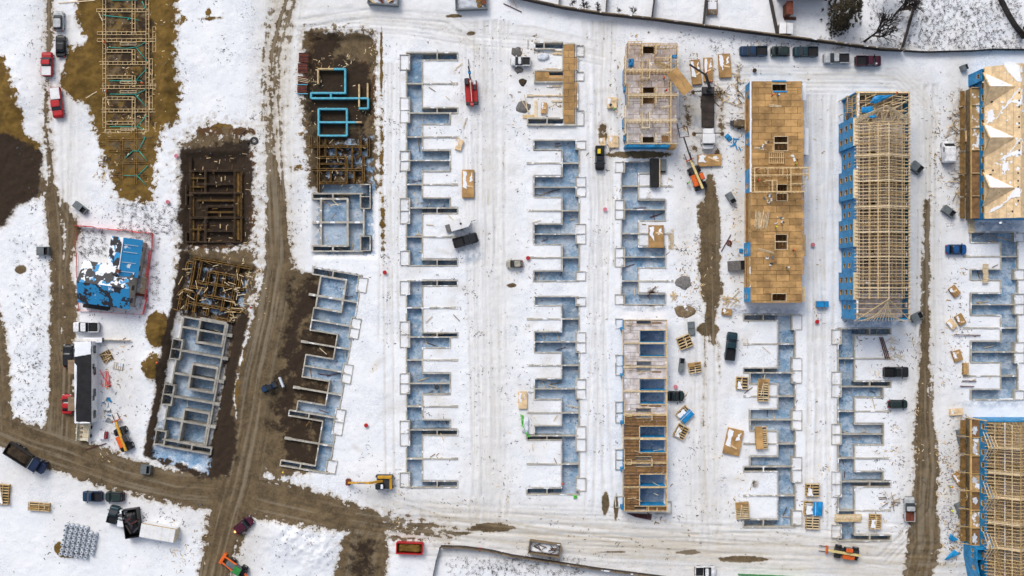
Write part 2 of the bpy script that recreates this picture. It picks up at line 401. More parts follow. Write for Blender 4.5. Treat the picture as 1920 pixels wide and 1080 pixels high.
def polyl(pts, want=False):
    """distance and signed side offset to a polyline; width may vary (third value)"""
    pts = [(*p, 0) if len(p) == 2 else p for p in pts]
    wmax = max(p[2] for p in pts) + 60
    idx = bb(min(p[0] for p in pts), min(p[1] for p in pts), max(p[0] for p in pts), max(p[1] for p in pts), wmax)
    x = qx[idx]; y = qy[idx]; best = np.full(len(idx), 1e9); wid = np.zeros(len(idx)); off = np.zeros(len(idx)); al = np.zeros(len(idx)); acc = 0
    for (ax, ay, aw), (bx, by, bw) in zip(pts, pts[1:]):
        dx, dy = bx-ax, by-ay; l2 = dx*dx+dy*dy+1e-9; t = np.clip(((x-ax)*dx+(y-ay)*dy)/l2, 0, 1)
        ex = x-ax-t*dx; ey = y-ay-t*dy; d = np.hypot(ex, ey); m = d < best
        best[m] = d[m]; wid[m] = (aw+(bw-aw)*t)[m]; off[m] = ((ex*dy-ey*dx)/math.sqrt(l2))[m]; al[m] = (acc+t*math.sqrt(l2))[m]; acc += math.sqrt(l2)
    return idx, best, wid, off, al
def polyg(pts):
    idx = bb(min(p[0] for p in pts), min(p[1] for p in pts), max(p[0] for p in pts), max(p[1] for p in pts), 40)
    x = qx[idx]; y = qy[idx]; ins = np.zeros(len(idx), bool); best = np.full(len(idx), 1e9); n = len(pts)
    for i in range(n):
        ax, ay = pts[i]; bx, by = pts[(i+1) % n]
        if ay != by:
            c = ((ay > y) != (by > y)) & (x < (bx-ax)*(y-ay)/(by-ay)+ax); ins ^= c
        dx, dy = bx-ax, by-ay; t = np.clip(((x-ax)*dx+(y-ay)*dy)/(dx*dx+dy*dy+1e-9), 0, 1)
        best = np.minimum(best, np.hypot(x-ax-t*dx, y-ay-t*dy))
    return idx, np.where(ins, best, -best)
L_ = {k: np.zeros(len(gx)) for k in ('mud', 'dark', 'ochre', 'dirt', 'speck', 'blue', 'wet', 'rust')}
streak = np.full(len(gx), .5); HZ = np.zeros(len(gx))
wob = (fbm(gx, gy, .12, 3) - .5) * 16
def road(key, pts, amt=1.0, soft=6, strk=.0, sf=.22):
    idx, d, w, off, al = polyl(pts)
    soft = soft*2.2
    v = amt * np.clip((w - d + wob[idx] * .5) / soft * .5 + .5, 0, 1)*(1.25 if amt >= .9 else 1)
    L_[key][idx] = np.maximum(L_[key][idx], v)
    if strk:
        n = vnoise(off, al * .018, sf, 50 + len(pts)) * .6 + vnoise(off, al * .04, sf * 2.2, 77) * .4
        k = np.clip((w - d) / 8 + .5, 0, 1) * strk; streak[idx] = streak[idx] * (1-k) + n * k
def area(key, pts, amt=1.0, soft=6):
    soft = soft*2
    idx, d = polyg(pts); v = amt*(1.15 if amt >= .9 else 1) * np.clip((d + wob[idx] * .5) / soft * .5 + .5, 0, 1)
    L_[key][idx] = np.maximum(L_[key][idx], v)
def blob(key, x, y, rx, ry, amt=1.0, soft=.5, an=0):
    idx = bb(x-rx, y-ry, x+rx, y+ry, 30 + max(rx, ry)); c, s = math.cos(R(an)), math.sin(R(an))
    dx = qx[idx]-x; dy = qy[idx]-y
    d = np.hypot((dx*c+dy*s)/rx, (-dx*s+dy*c)/ry) + wob[idx]*.03
    L_[key][idx] = np.maximum(L_[key][idx], amt*np.clip((1+soft/2-d)/soft, 0, 1))
def hill(x, y, rx, ry, h):
    idx = bb(x-rx, y-ry, x+rx, y+ry, max(rx, ry)*2); d2 = ((qx[idx]-x)/rx)**2+((qy[idx]-y)/ry)**2
    HZ[idx] += h*np.exp(-d2)*(1+(fbm(gx[idx], gy[idx], .9, 8)-.5)*.7)

# packed, tan stained snow of the site roads
road('dirt', [(700,935,10),(830,975,45),(1000,1000,48),(1200,1025,45),(1500,1040,38),(1660,1055,45),(1780,1060,30),(1960,1060,10)], .85, 18, .9)
road('dirt', [(555,30,26),(700,28,28),(830,45,26),(905,90,26),(925,200,26),(928,400,26),(926,600,24),(925,800,26),(915,930,50)], .42, 14, .9)
road('dirt', [(1320,560,14),(1322,700,28),(1322,850,28),(1325,960,42)], .55, 14, .9)
road('dirt', [(1500,148,18),(1620,142,18),(1720,160,22),(1742,220,26),(1740,400,24),(1738,600,26),(1730,800,30),(1725,1000,40)], .62, 12, .9)
road('dirt', [(1280,120,14),(1500,142,24)], .45, 14, .6)
road('dirt', [(128,60,16),(130,200,22),(128,380,22),(125,500,14)], .5, 14, .8)
road('dirt', [(530,0,40),(515,250,34),(525,480,34)], .8, 14, .9)
road('dirt', [(90,0,18),(75,150,10),(78,330,12)], .5, 10, .6)
area('dirt', [(0,860),(100,880),(300,920),(410,960),(395,1000),(300,960),(150,930),(0,900)], .4, 20)
area('dirt', [(420,1080),(450,1000),(480,960),(500,990),(470,1080)], .6, 14)
area('dirt', [(90,930),(190,938),(196,960),(185,1040),(95,1040)], .25, 10)
road('dirt', [(1330,370,24),(1332,560,24)], .5, 10, .5)
road('dirt', [(205,650,22),(215,760,24),(230,860,24)], .28, 10, .5)
rt = random.Random(12)
def track(pts, gap=8, amt=.5):
    for sg in (-1, 1):
        P2 = []
        for i, (x, y) in enumerate(pts):
            a = pts[max(0, i-1)]; b = pts[min(len(pts)-1, i+1)]; dx, dy = b[0]-a[0], b[1]-a[1]; l = math.hypot(dx, dy)
            P2.append((x-dy/l*gap*sg, y+dx/l*gap*sg, 1.6))
        idx, d, w, off, al = polyl(P2); v = amt*np.clip((w-d)/3+.5, 0, 1)*(.5+vnoise(al*.3, off, .3, 5)); L_['dirt'][idx] = np.maximum(L_['dirt'][idx], v); HZ[idx] -= .06*np.clip((w-d)/3+.5, 0, 1)
for (x0, x1, y0, y1, n) in ((898,950,40,960,16),(1100,1150,40,960,12),(1290,1345,600,1020,9),(1510,1560,180,1000,10),(1722,1765,160,700,9),(860,900,60,930,5),(712,745,120,900,4),(1110,1140,60,600,5),(95,140,30,600,7),(500,545,20,460,6)):
    for _ in range(n):
        x = rt.uniform(x0, x1); xx = rt.uniform(x0, x1); pts = [(x+(xx-x)*k/6+rt.uniform(-2.5,2.5), y0+(y1-y0)*k/6) for k in range(7)]
        if rt.random() < .4: i = rt.randrange(2, 5); pts = pts[:i+1]
        if len(pts) > 1: track(pts, 8, rt.uniform(.2,.6))
for _ in range(16):
    y = rt.uniform(955, 1060); track([(700+k*150, y+(k*150)*.05*rt.uniform(.7,1.2)-20+rt.uniform(-3,3)) for k in range(8)], 8, rt.uniform(.3,.8))
for _ in range(12):
    y = rt.uniform(20, 60); track([(560,y+20),(640,y-4),(760,y+2),(880,y+22),(1000,y+30),(1130,y+60)] if rt.random() < .6 else [(560,y+20),(700,y),(840,y+10),(905,y+60),(922,y+140)], 8, rt.uniform(.25,.6))
for _ in range(10):
    y = rt.uniform(120, 165); track([(1270,y+10),(1400,y),(1550,y),(1680,y+2),(1740,y+60)], 8, rt.uniform(.25,.6))
for _ in range(8):
    x = rt.uniform(1640, 1720); track([(x,1050),(x+40,1010),(1735,950)], 8, .8)
for _ in range(260):
    x = rt.uniform(540, 1760); y = rt.uniform(60, 1040); blob('dirt', x, y, rt.uniform(6, 26), rt.uniform(3, 12), rt.uniform(.15, .5), 1.6, rt.uniform(0, 180))
for _ in range(240):
    x = rt.uniform(330, 1800); y = rt.uniform(20, 1060); blob('speck', x, y, rt.uniform(6, 30), rt.uniform(4, 20), rt.uniform(.2, .7), 1.4, rt.uniform(0, 180))
# brown mud roads
road('mud', [(93,-30,9),(92,60,8),(88,150,7),(87,230,7),(95,300,7),(97,360,10)], .89, 5, .9)
road('mud', [(97,350,8),(97,370,12),(106,450,11),(108,560,11),(105,620,11),(118,690,22),(116,760,22),(112,830,30)], 1, 5, .8)
road('mud', [(120,395,10),(138,430,9),(132,460,5),(120,510,9),(132,560,13),(128,640,12)], 1, 6, .5)
road('mud', [(-40,790,25),(0,805,26),(60,830,30),(130,852,32),(230,890,30),(330,915,30),(430,922,40),(520,938,34),(620,960,30),(690,982,24)], 1, 7, .8)
road('mud', [(680,980,24),(760,994,20),(840,1002,12)], .74, 14, 1.0)
road('mud', [(-30,540,16),(-4,620,12),(0,700,14),(4,790,20)], 1, 6, .5)
road('mud', [(545,-20,14),(525,40,17),(510,100,18),(510,180,14),(515,300,14),(520,370,16)], .74, 12, 1.0)
road('mud', [(514,300,3),(518,350,10),(520,380,16),(522,440,21),(524,500,24),(508,600,30),(485,700,34),(470,800,38),(450,900,40),(432,960,40),(412,1040,30),(400,1100,30)], .95, 7, .8)
road('mud', [(700,990,24),(688,1020,42),(672,1110,48)], 1, 6, .4)
road('dark', [(682,1025,36),(672,1110,42)], .62, 16)
area('mud', [(540,500),(600,520),(600,560),(580,620),(640,625),(640,670),(570,700),(555,770),(600,790),(590,880),(520,895),(480,860),(480,640)], 1, 6)
area('dark', [(548,520),(596,520),(592,590),(575,622),(636,628),(632,668),(565,692),(600,715),(598,758),(548,768),(590,800),(585,872),(530,872),(505,800),(520,640)], .72, 16)
for p in ((585,560,20,30),(600,648,34,16),(585,735,26,20),(560,690,20,20)): blob('dark', *p, .8, .9)
area('mud', [(440,560),(462,600),(440,740),(450,800),(440,870),(392,900),(372,890),(398,850),(420,740)], 1, 6)
area('dark', [(405,760),(440,780),(446,840),(425,890),(372,898),(398,850)], .95, 10)
area('dark', [(428,600),(446,600),(440,690),(425,770),(405,800),(400,780)], .78, 8)
road('mud', [(1331,330,3),(1333,378,12),(1331,440,17),(1330,500,19),(1334,545,20),(1334,575,7),(1335,640,3)], 1, 4)
road('mud', [(1316,385,5),(1318,415,8),(1316,425,4)], 1, 4); blob('mud', 1326, 617, 23, 14, 1, .3)
road('mud', [(1326,560,1.5),(1322,620,1.5),(1318,800,1)], .8, 3); road('mud', [(1345,640,2),(1350,720,1)], .8, 3)
road('mud', [(1738,380,3),(1735,560,4),(1733,700,8),(1732,790,15),(1738,880,19),(1732,960,22),(1735,1020,26),(1715,1100,24)], 1, 5, .6)
for p in ((920,990,46,9),(1395,1048,52,6),(1290,1036,22,3.5),(1150,1035,24,1.6),(860,1000,30,3),(1135,945,7,22),(1155,950,5,24),(884,62,9,4),(960,535,10,5),(850,30,14,3),(40,505,12,9),(790,985,30,4)): blob('mud', *p, 1, .6)
for p in ((1690,930,6,30),(1470,340,4,30),(1356,905,9,22),(1378,960,10,14),(1255,250,50,8),(1130,235,10,18),(1120,280,7,12),(1218,390,14,18),(1222,495,14,18),(1223,555,13,32),(1415,910,9,10),(1290,540,22,14),(1300,575,24,16),(1280,580,14,10),(1395,582,60,9),(1640,598,60,7),(1860,418,60,10),(1800,180,14,30),(1795,330,20,44),(1780,410,16,18),(1788,900,18,38),(1780,990,22,60),(1800,800,12,30),(1540,585,12,26),(1800,640,9,8),(1855,515,10,8),(1775,538,8,5)): blob('speck', *p, 1.0, .9)
for p in ((1218,388,13,20),(1222,493,12,14),(1222,560,11,20),(1415,908,8,9)): blob('dark', *p, .58, .8)
blob('mud', 1200, 290, 66, 7, .8, .6); blob('mud', 1130, 250, 10, 22, .7, .8)
for x_, y_ in ((1300,230),(1290,180),(1275,240),(1320,300)): blob('wet', x_, y_, 18, 16, .7, .9)
for p in ((1300,215,46,70,.75),(1345,200,26,60,.6),(1310,300,40,40,.6),(1288,420,20,110,.4),(1160,180,14,90,.45),(1385,400,14,180,.5),(1600,340,22,240,.25),(1800,270,26,150,.6),(1785,900,30,140,.6),(1030,190,50,50,.35),(985,120,26,40,.45),(220,720,40,80,.35),(880,430,30,40,.3),(1000,790,26,60,.4)): blob('dirt', *p, 1.3)
for p in ((1290,215,12,40),(1352,230,8,40),(1330,190,20,8),(1345,290,10,18),(1300,280,16,8),(1285,240,9,9),(1800,200,12,12)): blob('mud', *p, .58, 1.4)
for p in ((880,478,26,16),(865,435,24,7),(1440,585,70,9),(1210,578,50,6),(1215,290,60,7),(1860,425,60,9),(1640,606,66,8),(1860,757,60,7),(1450,590,60,5)): blob('wet', *p, .75, .8)  # pickup and trailer entries paint their soft blue shadows; the rest are bluish strips
# ochre sand and clay
area('ochre', [(148,-20),(330,-20),(326,120),(336,160),(330,225),(300,245),(290,290),(280,375),(222,372),(215,330),(180,245),(165,200),(112,165),(130,95),(165,80),(148,40)], 1, 7)
area('ochre', [(180,235),(302,235),(300,300),(290,376),(218,376),(190,330)], .56, 10)
area('mud', [(185,240),(300,240),(285,340),(200,330)], .5, 12)
area('ochre', [(-40,100),(0,108),(22,150),(42,210),(45,250),(72,270),(66,300),(-40,260)], 1, 6)
area('dark', [(-60,235),(20,255),(78,290),(72,365),(30,385),(10,420),(-60,440)], 1, 8)
area('dark', [(182,-10),(292,-10),(290,245),(196,245)], .52, 6)
area('mud', [(182,-10),(292,-10),(290,245),(196,245)], .55, 6)
for p in ((240,285,9,10),(262,330,12,10),(200,300,12,9),(225,330,10,8)): blob('dark', *p, .55, .6)
for p in ((296,618,21,32),(288,690,20,26),(460,680,7,42,1,.5,8),(448,740,8,30),(340,38,10,9,.7,1),(398,34,26,4,.75,1),(390,24,5,10,.7,1),(715,300,5,90,.62,1.2),(718,420,5,70,.6,1.2),(575,250,20,6,.62,1.2),(560,315,16,6,.62,1.2),(415,240,22,8),(380,258,16,5),(456,300,10,14),(715,110,3,60),(115,1030,12,14),(135,1040,22,6)): blob('ochre', *p)
for p in ((575,140,8,50),(425,245,16,8),(395,270,26,5),(372,250,5,14),(70,350,20,24)): blob('mud', *p, .8, .9)
# dug out soil pits with timber forms
area('dark', [(338,282),(470,262),(468,380),(470,460),(340,462)], .97, 9)
area('mud', [(335,262),(380,225),(475,235),(486,400),(480,475),(334,470)], .72, 16)
for p in ((395,245,30,12),(455,250,24,16),(470,300,14,24),(470,400,12,50),(400,300,40,8),(345,420,6,40),(400,462,50,7),(590,90,16,30),(680,130,14,20),(600,180,12,40),(700,180,5,60)): blob('rust', *p, .62, 1.0)
area('dark', [(574,62),(640,66),(632,100),(690,110),(702,150),(700,215),(640,262),(584,262),(574,190)], .80, 9)
area('mud', [(568,60),(702,62),(704,350),(584,350),(568,200)], 1, 9)
area('dark', [(574,64),(630,66),(640,110),(698,120),(700,215),(690,345),(592,345),(574,200)], .6, 9)
area('wet', [(632,68),(702,70),(702,125),(680,130),(632,100)], .6, 8)
area('dark', [(590,258),(692,240),(692,345),(596,352)], .56, 8)
area('blue', [(598,262),(690,240),(704,250),(704,345),(592,345),(598,300)], .46, 8)
area('blue', [(700,250),(704,480),(590,480),(592,345),(690,345)], .75, 8)
area('dark', [(345,478),(470,500),(452,600),(335,600)], .8, 9)
area('mud', [(330,452),(485,458),(492,520),(470,600),(440,620),(325,600)], .72, 10)
area('blue', [(345,478),(480,500),(470,600),(330,600)], .44, 9)
area('mud', [(345,478),(480,500),(440,600),(330,600)], .62, 9)
area('blue', [(305,760),(400,860),(395,895),(280,862),(285,820)], .7, 8)
road('dark', [(346,480,5),(320,610,7),(298,730,6),(276,850,6),(370,888,6)], 1, 4)
road('dark', [(455,600,8),(432,690,10),(420,780,14),(400,870,14)], .95, 5)
area('blue', [(500,862),(620,885),(640,900),(505,890)], .3, 8)
# weeds and litter showing through
for p in ((275,410,60,40,.6),(270,560,30,60,.55),(325,430,30,60,.4),(60,540,45,40,.12),(60,690,38,90,.12),(1800,45,110,50,.42),(1660,40,60,50,.35),(1080,1065,300,24,.55),(1330,75,200,10,.75),(560,380,14,60,.4),(720,380,8,120,.5),(1290,470,30,60,.4),(1375,440,20,140,.45),(1690,800,26,160,.35),(1775,600,20,150,.4),(560,1010,60,40,.3),(620,1020,30,50,.5),(380,440,70,80,.4),(470,120,14,130,.7),(80,170,8,200,.6),(330,990,60,50,.45),(320,120,120,120,.18),(870,700,34,330,.22),(975,400,30,160,.2),(972,740,26,200,.26),(1260,900,26,80,.35),(1110,760,24,200,.22),(720,560,16,60,.35),(200,830,60,50,.35),(380,340,120,100,.3),(500,900,70,20,.4),(200,430,80,14,.3)):
    blob('speck', *p[:4], p[4], 1.0)
# real ground shapes
HZ += (fbm(gx, gy, .25, 21) - .5) * .22 + (fbm(gx, gy, 1.3, 31, 2) - .5) * .10
rough = np.clip(L_['ochre'] + L_['dark'] + L_['mud'] * .4, 0, 1)
HZ += rough * (fbm(gx, gy, 1.0, 41, 3) - .5) * .35 + (streak - .5) * .10
for p in ((296,618,20,28,1.5),(288,688,20,24,1.4),(312,110,14,110,.9),(312,180,16,40,.8),(150,140,26,40,.8),(20,190,30,60,1.2),(560,1000,70,40,1.2),(600,1040,40,40,.8),(90,330,1,1,0),(60,600,24,160,.35),(330,60,1,1,0),(1150,120,1,1,0),(455,700,10,60,.6)):
    if p[4]: hill(*p)
def dig(pts, depth, soft=9):
    idx, d = polyg(pts); k = np.clip(d/soft*.5+.5, 0, 1); HZ[idx] -= depth*k*k*(3-2*k)
dig([(346,290),(462,290),(462,455),(346,458)], .7)
dig([(578,66),(700,68),(702,478),(590,478),(590,300),(578,200)], 1.0)
dig([(352,482),(478,504),(440,600),(392,880),(284,855),(330,600)], .9)
dig([(545,520),(600,520),(640,620),(590,880),(520,880),(500,800)], .7, 16)
dig([(182,0),(294,0),(292,246),(196,246)], .35)
# rooms and bays of the foundations
PIT_H = {}
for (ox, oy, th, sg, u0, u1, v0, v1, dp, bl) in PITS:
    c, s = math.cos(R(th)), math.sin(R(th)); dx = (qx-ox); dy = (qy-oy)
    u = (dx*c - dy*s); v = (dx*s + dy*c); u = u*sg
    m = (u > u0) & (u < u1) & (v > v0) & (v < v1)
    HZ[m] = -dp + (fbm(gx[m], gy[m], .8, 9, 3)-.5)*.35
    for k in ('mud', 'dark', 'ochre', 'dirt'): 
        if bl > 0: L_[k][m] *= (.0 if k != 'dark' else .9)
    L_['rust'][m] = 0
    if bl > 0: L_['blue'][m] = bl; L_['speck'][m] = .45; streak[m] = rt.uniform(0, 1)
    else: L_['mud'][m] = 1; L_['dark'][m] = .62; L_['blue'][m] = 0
for k in L_: 
    far = (abs(gx) > 99) | (abs(gy) > 57.5)
# level pads under the raised buildings
def pad(x0, y0, x1, y1):
    m = (qx > x0) & (qx < x1) & (qy > y0) & (qy < y1); HZ[m] = np.minimum(HZ[m], -.02)
for q in ((1160,80,1262,275),(1165,600,1246,952),(1392,155,1498,566),(1572,185,1676,600),(1800,120,1960,410),(1800,770,1960,1200)): pad(*q)
def gz(x, y):
    i = int(np.argmin(abs(xs - x))); j = int(np.argmin(abs(ys - y))); return float(HZ.reshape(GX.shape)[j, i])
def gzp(px, py): p = W(px, py); return gz(p.x, p.y)
ny, nx = GX.shape
me = bpy.data.meshes.new('ground')
co = np.stack([gx, gy, HZ], 1).astype(np.float32)
ii = np.arange(ny*nx).reshape(ny, nx)
q = np.stack([ii[:-1,:-1], ii[:-1,1:], ii[1:,1:], ii[1:,:-1]], -1).reshape(-1, 4)
me.vertices.add(len(co)); me.vertices.foreach_set('co', co.ravel())
me.loops.add(q.size); me.loops.foreach_set('vertex_index', q.ravel().astype(np.int32))
me.polygons.add(len(q)); me.polygons.foreach_set('loop_start', np.arange(0, q.size, 4, dtype=np.int32)); me.polygons.foreach_set('loop_total', np.full(len(q), 4, np.int32))
me.polygons.foreach_set('use_smooth', np.ones(len(q), bool))
me.update(calc_edges=True)
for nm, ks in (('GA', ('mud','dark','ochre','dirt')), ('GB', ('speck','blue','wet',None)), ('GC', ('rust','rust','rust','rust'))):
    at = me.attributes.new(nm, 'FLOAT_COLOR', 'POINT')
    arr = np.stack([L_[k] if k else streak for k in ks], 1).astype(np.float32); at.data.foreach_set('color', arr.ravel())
g = bpy.data.objects.new('ground', me); COL.objects.link(g); g['kind'] = 'structure'; g['label'] = 'snowy construction ground with brown mud roads and dug pits'
def groundmat():
    m = bpy.data.materials.new('ground'); m.use_nodes = True; N = m.node_tree.nodes; L = m.node_tree.links; b = N['Principled BSDF']
    pos = N.new('ShaderNodeNewGeometry').outputs['Position']
    def att(n):
        a = N.new('ShaderNodeAttribute'); a.attribute_name = n; s = N.new('ShaderNodeSeparateColor'); L.new(a.outputs['Color'], s.inputs[0]); return s.outputs[0], s.outputs[1], s.outputs[2], a.outputs['Alpha']
    mud, dark, och, dirt = att('GA'); speck, blue, wet, stk = att('GB'); rust = att('GC')[0]
    nL = noise(N, L, pos, .22, 6); nM = noise(N, L, pos, .8, 7, .68); nF = noise(N, L, pos, 3.0, 5, .7)
    mp = N.new('ShaderNodeMapping'); mp.inputs['Location'].default_value = (53, 11, 3); mp.inputs['Rotation'].default_value = (0, 0, .6); mp.inputs['Scale'].default_value = (1, 2.2, 1); L.new(pos, mp.inputs[0])
    nS = noise(N, L, mp.outputs[0], .95, 6, .72); nS2 = noise(N, L, mp.outputs[0], .35, 3)
    mp2 = N.new('ShaderNodeMapping'); mp2.inputs['Location'].default_value = (-23, 41, 9); L.new(pos, mp2.inputs[0])
    nB = noise(N, L, mp2.outputs[0], .5, 6, .7); nB2 = noise(N, L, mp2.outputs[0], 2.6, 4, .75)
    mp2_o = mp2.outputs[0]
    sn = mixc(N, L, sstep(N, L, nL, .35, .65), (.83, .845, .87), (.76, .785, .825))
    sn = mixc(N, L, mth(N, L, 'MULTIPLY', sstep(N, L, nF, .45, .7), .35), sn, (.58, .62, .68))
    # packed snow
    dd = mth(N, L, 'MULTIPLY', dirt, mth(N, L, 'MULTIPLY_ADD', stk, 1.5, .3)); dd = mth(N, L, 'MULTIPLY', dd, mth(N, L, 'MULTIPLY_ADD', nM, .9, .45), None, True)
    sn = mixc(N, L, dd, sn, (.52, .48, .41))
    # thin wet snow with ice-blue cast, also shadows painted by pickup and trailer
    sn = mixc(N, L, mth(N, L, 'MULTIPLY', wet, sstep(N, L, nM, .36, .6)), sn, (.30, .37, .47))
    # flecks of litter and stubble
    th = mth(N, L, "MULTIPLY_ADD", speck, -.19, .70)
    fl = mth(N, L, 'SUBTRACT', nS, th); cl = mth(N, L, 'MULTIPLY', mth(N, L, 'SUBTRACT', nS2, .5), .28); fl = mth(N, L, 'ADD', fl, cl); fl = mth(N, L, 'MULTIPLY', sstep(N, L, fl, 0, .08), .8)
    flc = mixc(N, L, sstep(N, L, nF, .4, .6), (.13, .125, .15), (.42, .43, .48))
    sn = mixc(N, L, fl, sn, flc)
    rl = mth(N, L, 'ABSOLUTE', mth(N, L, 'SUBTRACT', nM, .5)); rl = sstep(N, L, rl, .0, .016, 1, 0)
    msk = sstep(N, L, mth(N, L, 'ADD', nS2, mth(N, L, 'MULTIPLY', speck, .22)), .55, .66)
    sn = mixc(N, L, mth(N, L, 'MULTIPLY', mth(N, L, 'MULTIPLY', rl, msk), .55), sn, (.26, .27, .31))
    nW = noise(N, L, mp2_o, .13, 4, .6)
    sn = mixc(N, L, mth(N, L, 'MULTIPLY', sstep(N, L, nW, .5, .68), mth(N, L, 'MULTIPLY', sstep(N, L, nF, .4, .62), .5)), sn, (.50, .55, .62))
    # stained slush along the edges of mud and clay
    st = mth(N, L, 'MAXIMUM', mth(N, L, 'MAXIMUM', mud, och), mth(N, L, 'MAXIMUM', dark, rust)); st = mth(N, L, 'ADD', st, mth(N, L, 'MULTIPLY', mth(N, L, 'SUBTRACT', nM, .5), 1.8)); sn = mixc(N, L, sstep(N, L, st, .16, .52, 0, .62), sn, (.43, .37, .29))
    # ochre clay
    o = mth(N, L, 'ADD', och, mth(N, L, 'MULTIPLY', mth(N, L, 'SUBTRACT', nM, .5), 2.8)); om = sstep(N, L, o, .46, .54)
    oc = mixc(N, L, sstep(N, L, nB, .35, .65), (.215, .128, .030), (.11, .066, .018)); oc = mixc(N, L, mth(N, L, 'MULTIPLY', nB2, .5), oc, (.09, .055, .012))
    sn = mixc(N, L, om, sn, oc)
    # mud
    a = mth(N, L, 'ADD', mud, mth(N, L, 'MULTIPLY', mth(N, L, 'SUBTRACT', nM, .5), 1.8)); a = mth(N, L, 'ADD', a, mth(N, L, 'MULTIPLY', mth(N, L, 'SUBTRACT', stk, .5), 1.1)); mm = sstep(N, L, a, .48, .56)
    mc = mixc(N, L, sstep(N, L, nB, .35, .65), (.150, .107, .058), (.080, .056, .030)); mc = mixc(N, L, mth(N, L, 'MULTIPLY', sstep(N, L, nB2, .4, .7), .5), mc, (.19, .145, .09))
    mc = mixc(N, L, sstep(N, L, stk, .5, .72, 0, .5), mc, (.27, .23, .17)); mc = mixc(N, L, sstep(N, L, stk, .25, .45, .55, 0), mc, (.06, .045, .027))
    sn = mixc(N, L, mm, sn, mc)
    a = mth(N, L, 'ADD', rust, mth(N, L, 'MULTIPLY', mth(N, L, 'SUBTRACT', nM, .5), 2.6)); rm = sstep(N, L, a, .46, .56)
    sn = mixc(N, L, rm, sn, mixc(N, L, nB2, (.03, .018, .012), (.16, .085, .035)))
    # dark wet soil
    a = mth(N, L, 'ADD', dark, mth(N, L, 'MULTIPLY', mth(N, L, 'SUBTRACT', nB, .5), 1.5)); dm = sstep(N, L, a, .36, .64)
    dc = mixc(N, L, nB2, (.017, .012, .009), (.055, .036, .022))
    sn = mixc(N, L, dm, sn, dc)
    # frozen gravel of the basements under thin blue-tinged snow; painted shade in garage bays
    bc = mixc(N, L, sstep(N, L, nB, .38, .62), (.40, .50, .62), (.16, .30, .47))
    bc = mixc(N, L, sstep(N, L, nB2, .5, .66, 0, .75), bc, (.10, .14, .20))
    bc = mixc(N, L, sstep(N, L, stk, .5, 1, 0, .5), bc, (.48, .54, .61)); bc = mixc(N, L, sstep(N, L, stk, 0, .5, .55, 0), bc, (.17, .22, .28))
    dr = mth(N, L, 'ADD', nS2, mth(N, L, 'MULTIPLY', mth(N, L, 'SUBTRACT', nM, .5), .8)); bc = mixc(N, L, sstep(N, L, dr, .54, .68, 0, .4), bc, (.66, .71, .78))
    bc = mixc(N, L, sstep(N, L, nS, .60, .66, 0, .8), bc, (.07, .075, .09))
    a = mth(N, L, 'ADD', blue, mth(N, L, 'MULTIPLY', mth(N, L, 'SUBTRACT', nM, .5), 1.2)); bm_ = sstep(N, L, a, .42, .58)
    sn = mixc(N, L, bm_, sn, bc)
    L.new(sn, b.inputs['Base Color']); b.inputs['Roughness'].default_value = .9; b.inputs['Specular IOR Level'].default_value = .2
    bn = N.new('ShaderNodeBump'); bn.inputs['Strength'].default_value = .6; bn.inputs['Distance'].default_value = .12
    hh = mth(N, L, 'ADD', mth(N, L, 'MULTIPLY', nM, 1.0), mth(N, L, 'MULTIPLY', nF, .5)); L.new(hh, bn.inputs['Height']); L.new(bn.outputs[0], b.inputs['Normal'])
    return m
me.materials.append(groundmat())
# ------------------------------------------------------------------ building helpers
def rect_sub(r, hs):
    out = [r]
    for h in hs:
        nxt = []
        for (a, b, c, d) in out:
            if h[0] >= c or h[2] <= a or h[1] >= d or h[3] <= b: nxt.append((a, b, c, d)); continue
            if h[1] > b: nxt.append((a, b, c, h[1]))
            if h[3] < d: nxt.append((a, h[3], c, d))
            y0, y1 = max(b, h[1]), min(d, h[3])
            if h[0] > a: nxt.append((a, y0, h[0], y1))
            if h[2] < c: nxt.append((h[2], y0, c, y1))
        out = nxt
    return [q for q in out if q[2]-q[0] > .8 and q[3]-q[1] > .8]
def sheets(t, m, x0, y0, x1, y1, z, lx=24.4, ly=12.2, holes=(), name='panel', th=.03, gap=.55, z0=None):
    """sheet goods laid in staggered courses, every sheet a part"""
    y = y0; j = 0
    while y < y1 - .5:
        ye = min(y + ly, y1); x = x0 - (lx/2 if j % 2 else 0)
        while x < x1 - .5:
            r = (max(x, x0), y, min(x + lx, x1), ye)
            for q in rect_sub(r, holes):
                zz = z + rnd.uniform(-.004, .004)
                t.wbox(name, m if isinstance(m, str) else rnd.choice(m), q[0]+gap/2, q[1]+gap/2, q[2]-gap/2, q[3]-gap/2, (z0 if z0 is not None else zz-th), zz)
            x += lx
        y = ye; j += 1
def studmesh(L, h):
    def f(bm):
        addbox(bm, -L/2, -.075, h-.09, L/2, .075, h); addbox(bm, -L/2, -.07, 0, L/2, .07, .05)
        n = max(1, int(L/.6))
        for i in range(n+1):
            x = -L/2 + .03 + (L-.06)*i/n; addbox(bm, x-.025, -.06, .05, x+.025, .06, h-.09)
    return f
def stud(t, x0, y0, x1, y1, z0, z1, m='lumber', name='stud_wall'):
    a = W(x0, y0, z1); b = W(x1, y1, z1); d = b - a; L = round(d.length + .1, 1)
    t.n += 1; zj = (t.n % 13) * .004
    t.mesh(name, ('stud_wall', L, round(z1-z0, 2)), studmesh(L, z1-z0), [m], ((a.x+b.x)/2-t.loc.x, (a.y+b.y)/2-t.loc.y, z0-t.loc.z+zj), (0, 0, math.atan2(d.y, d.x)))
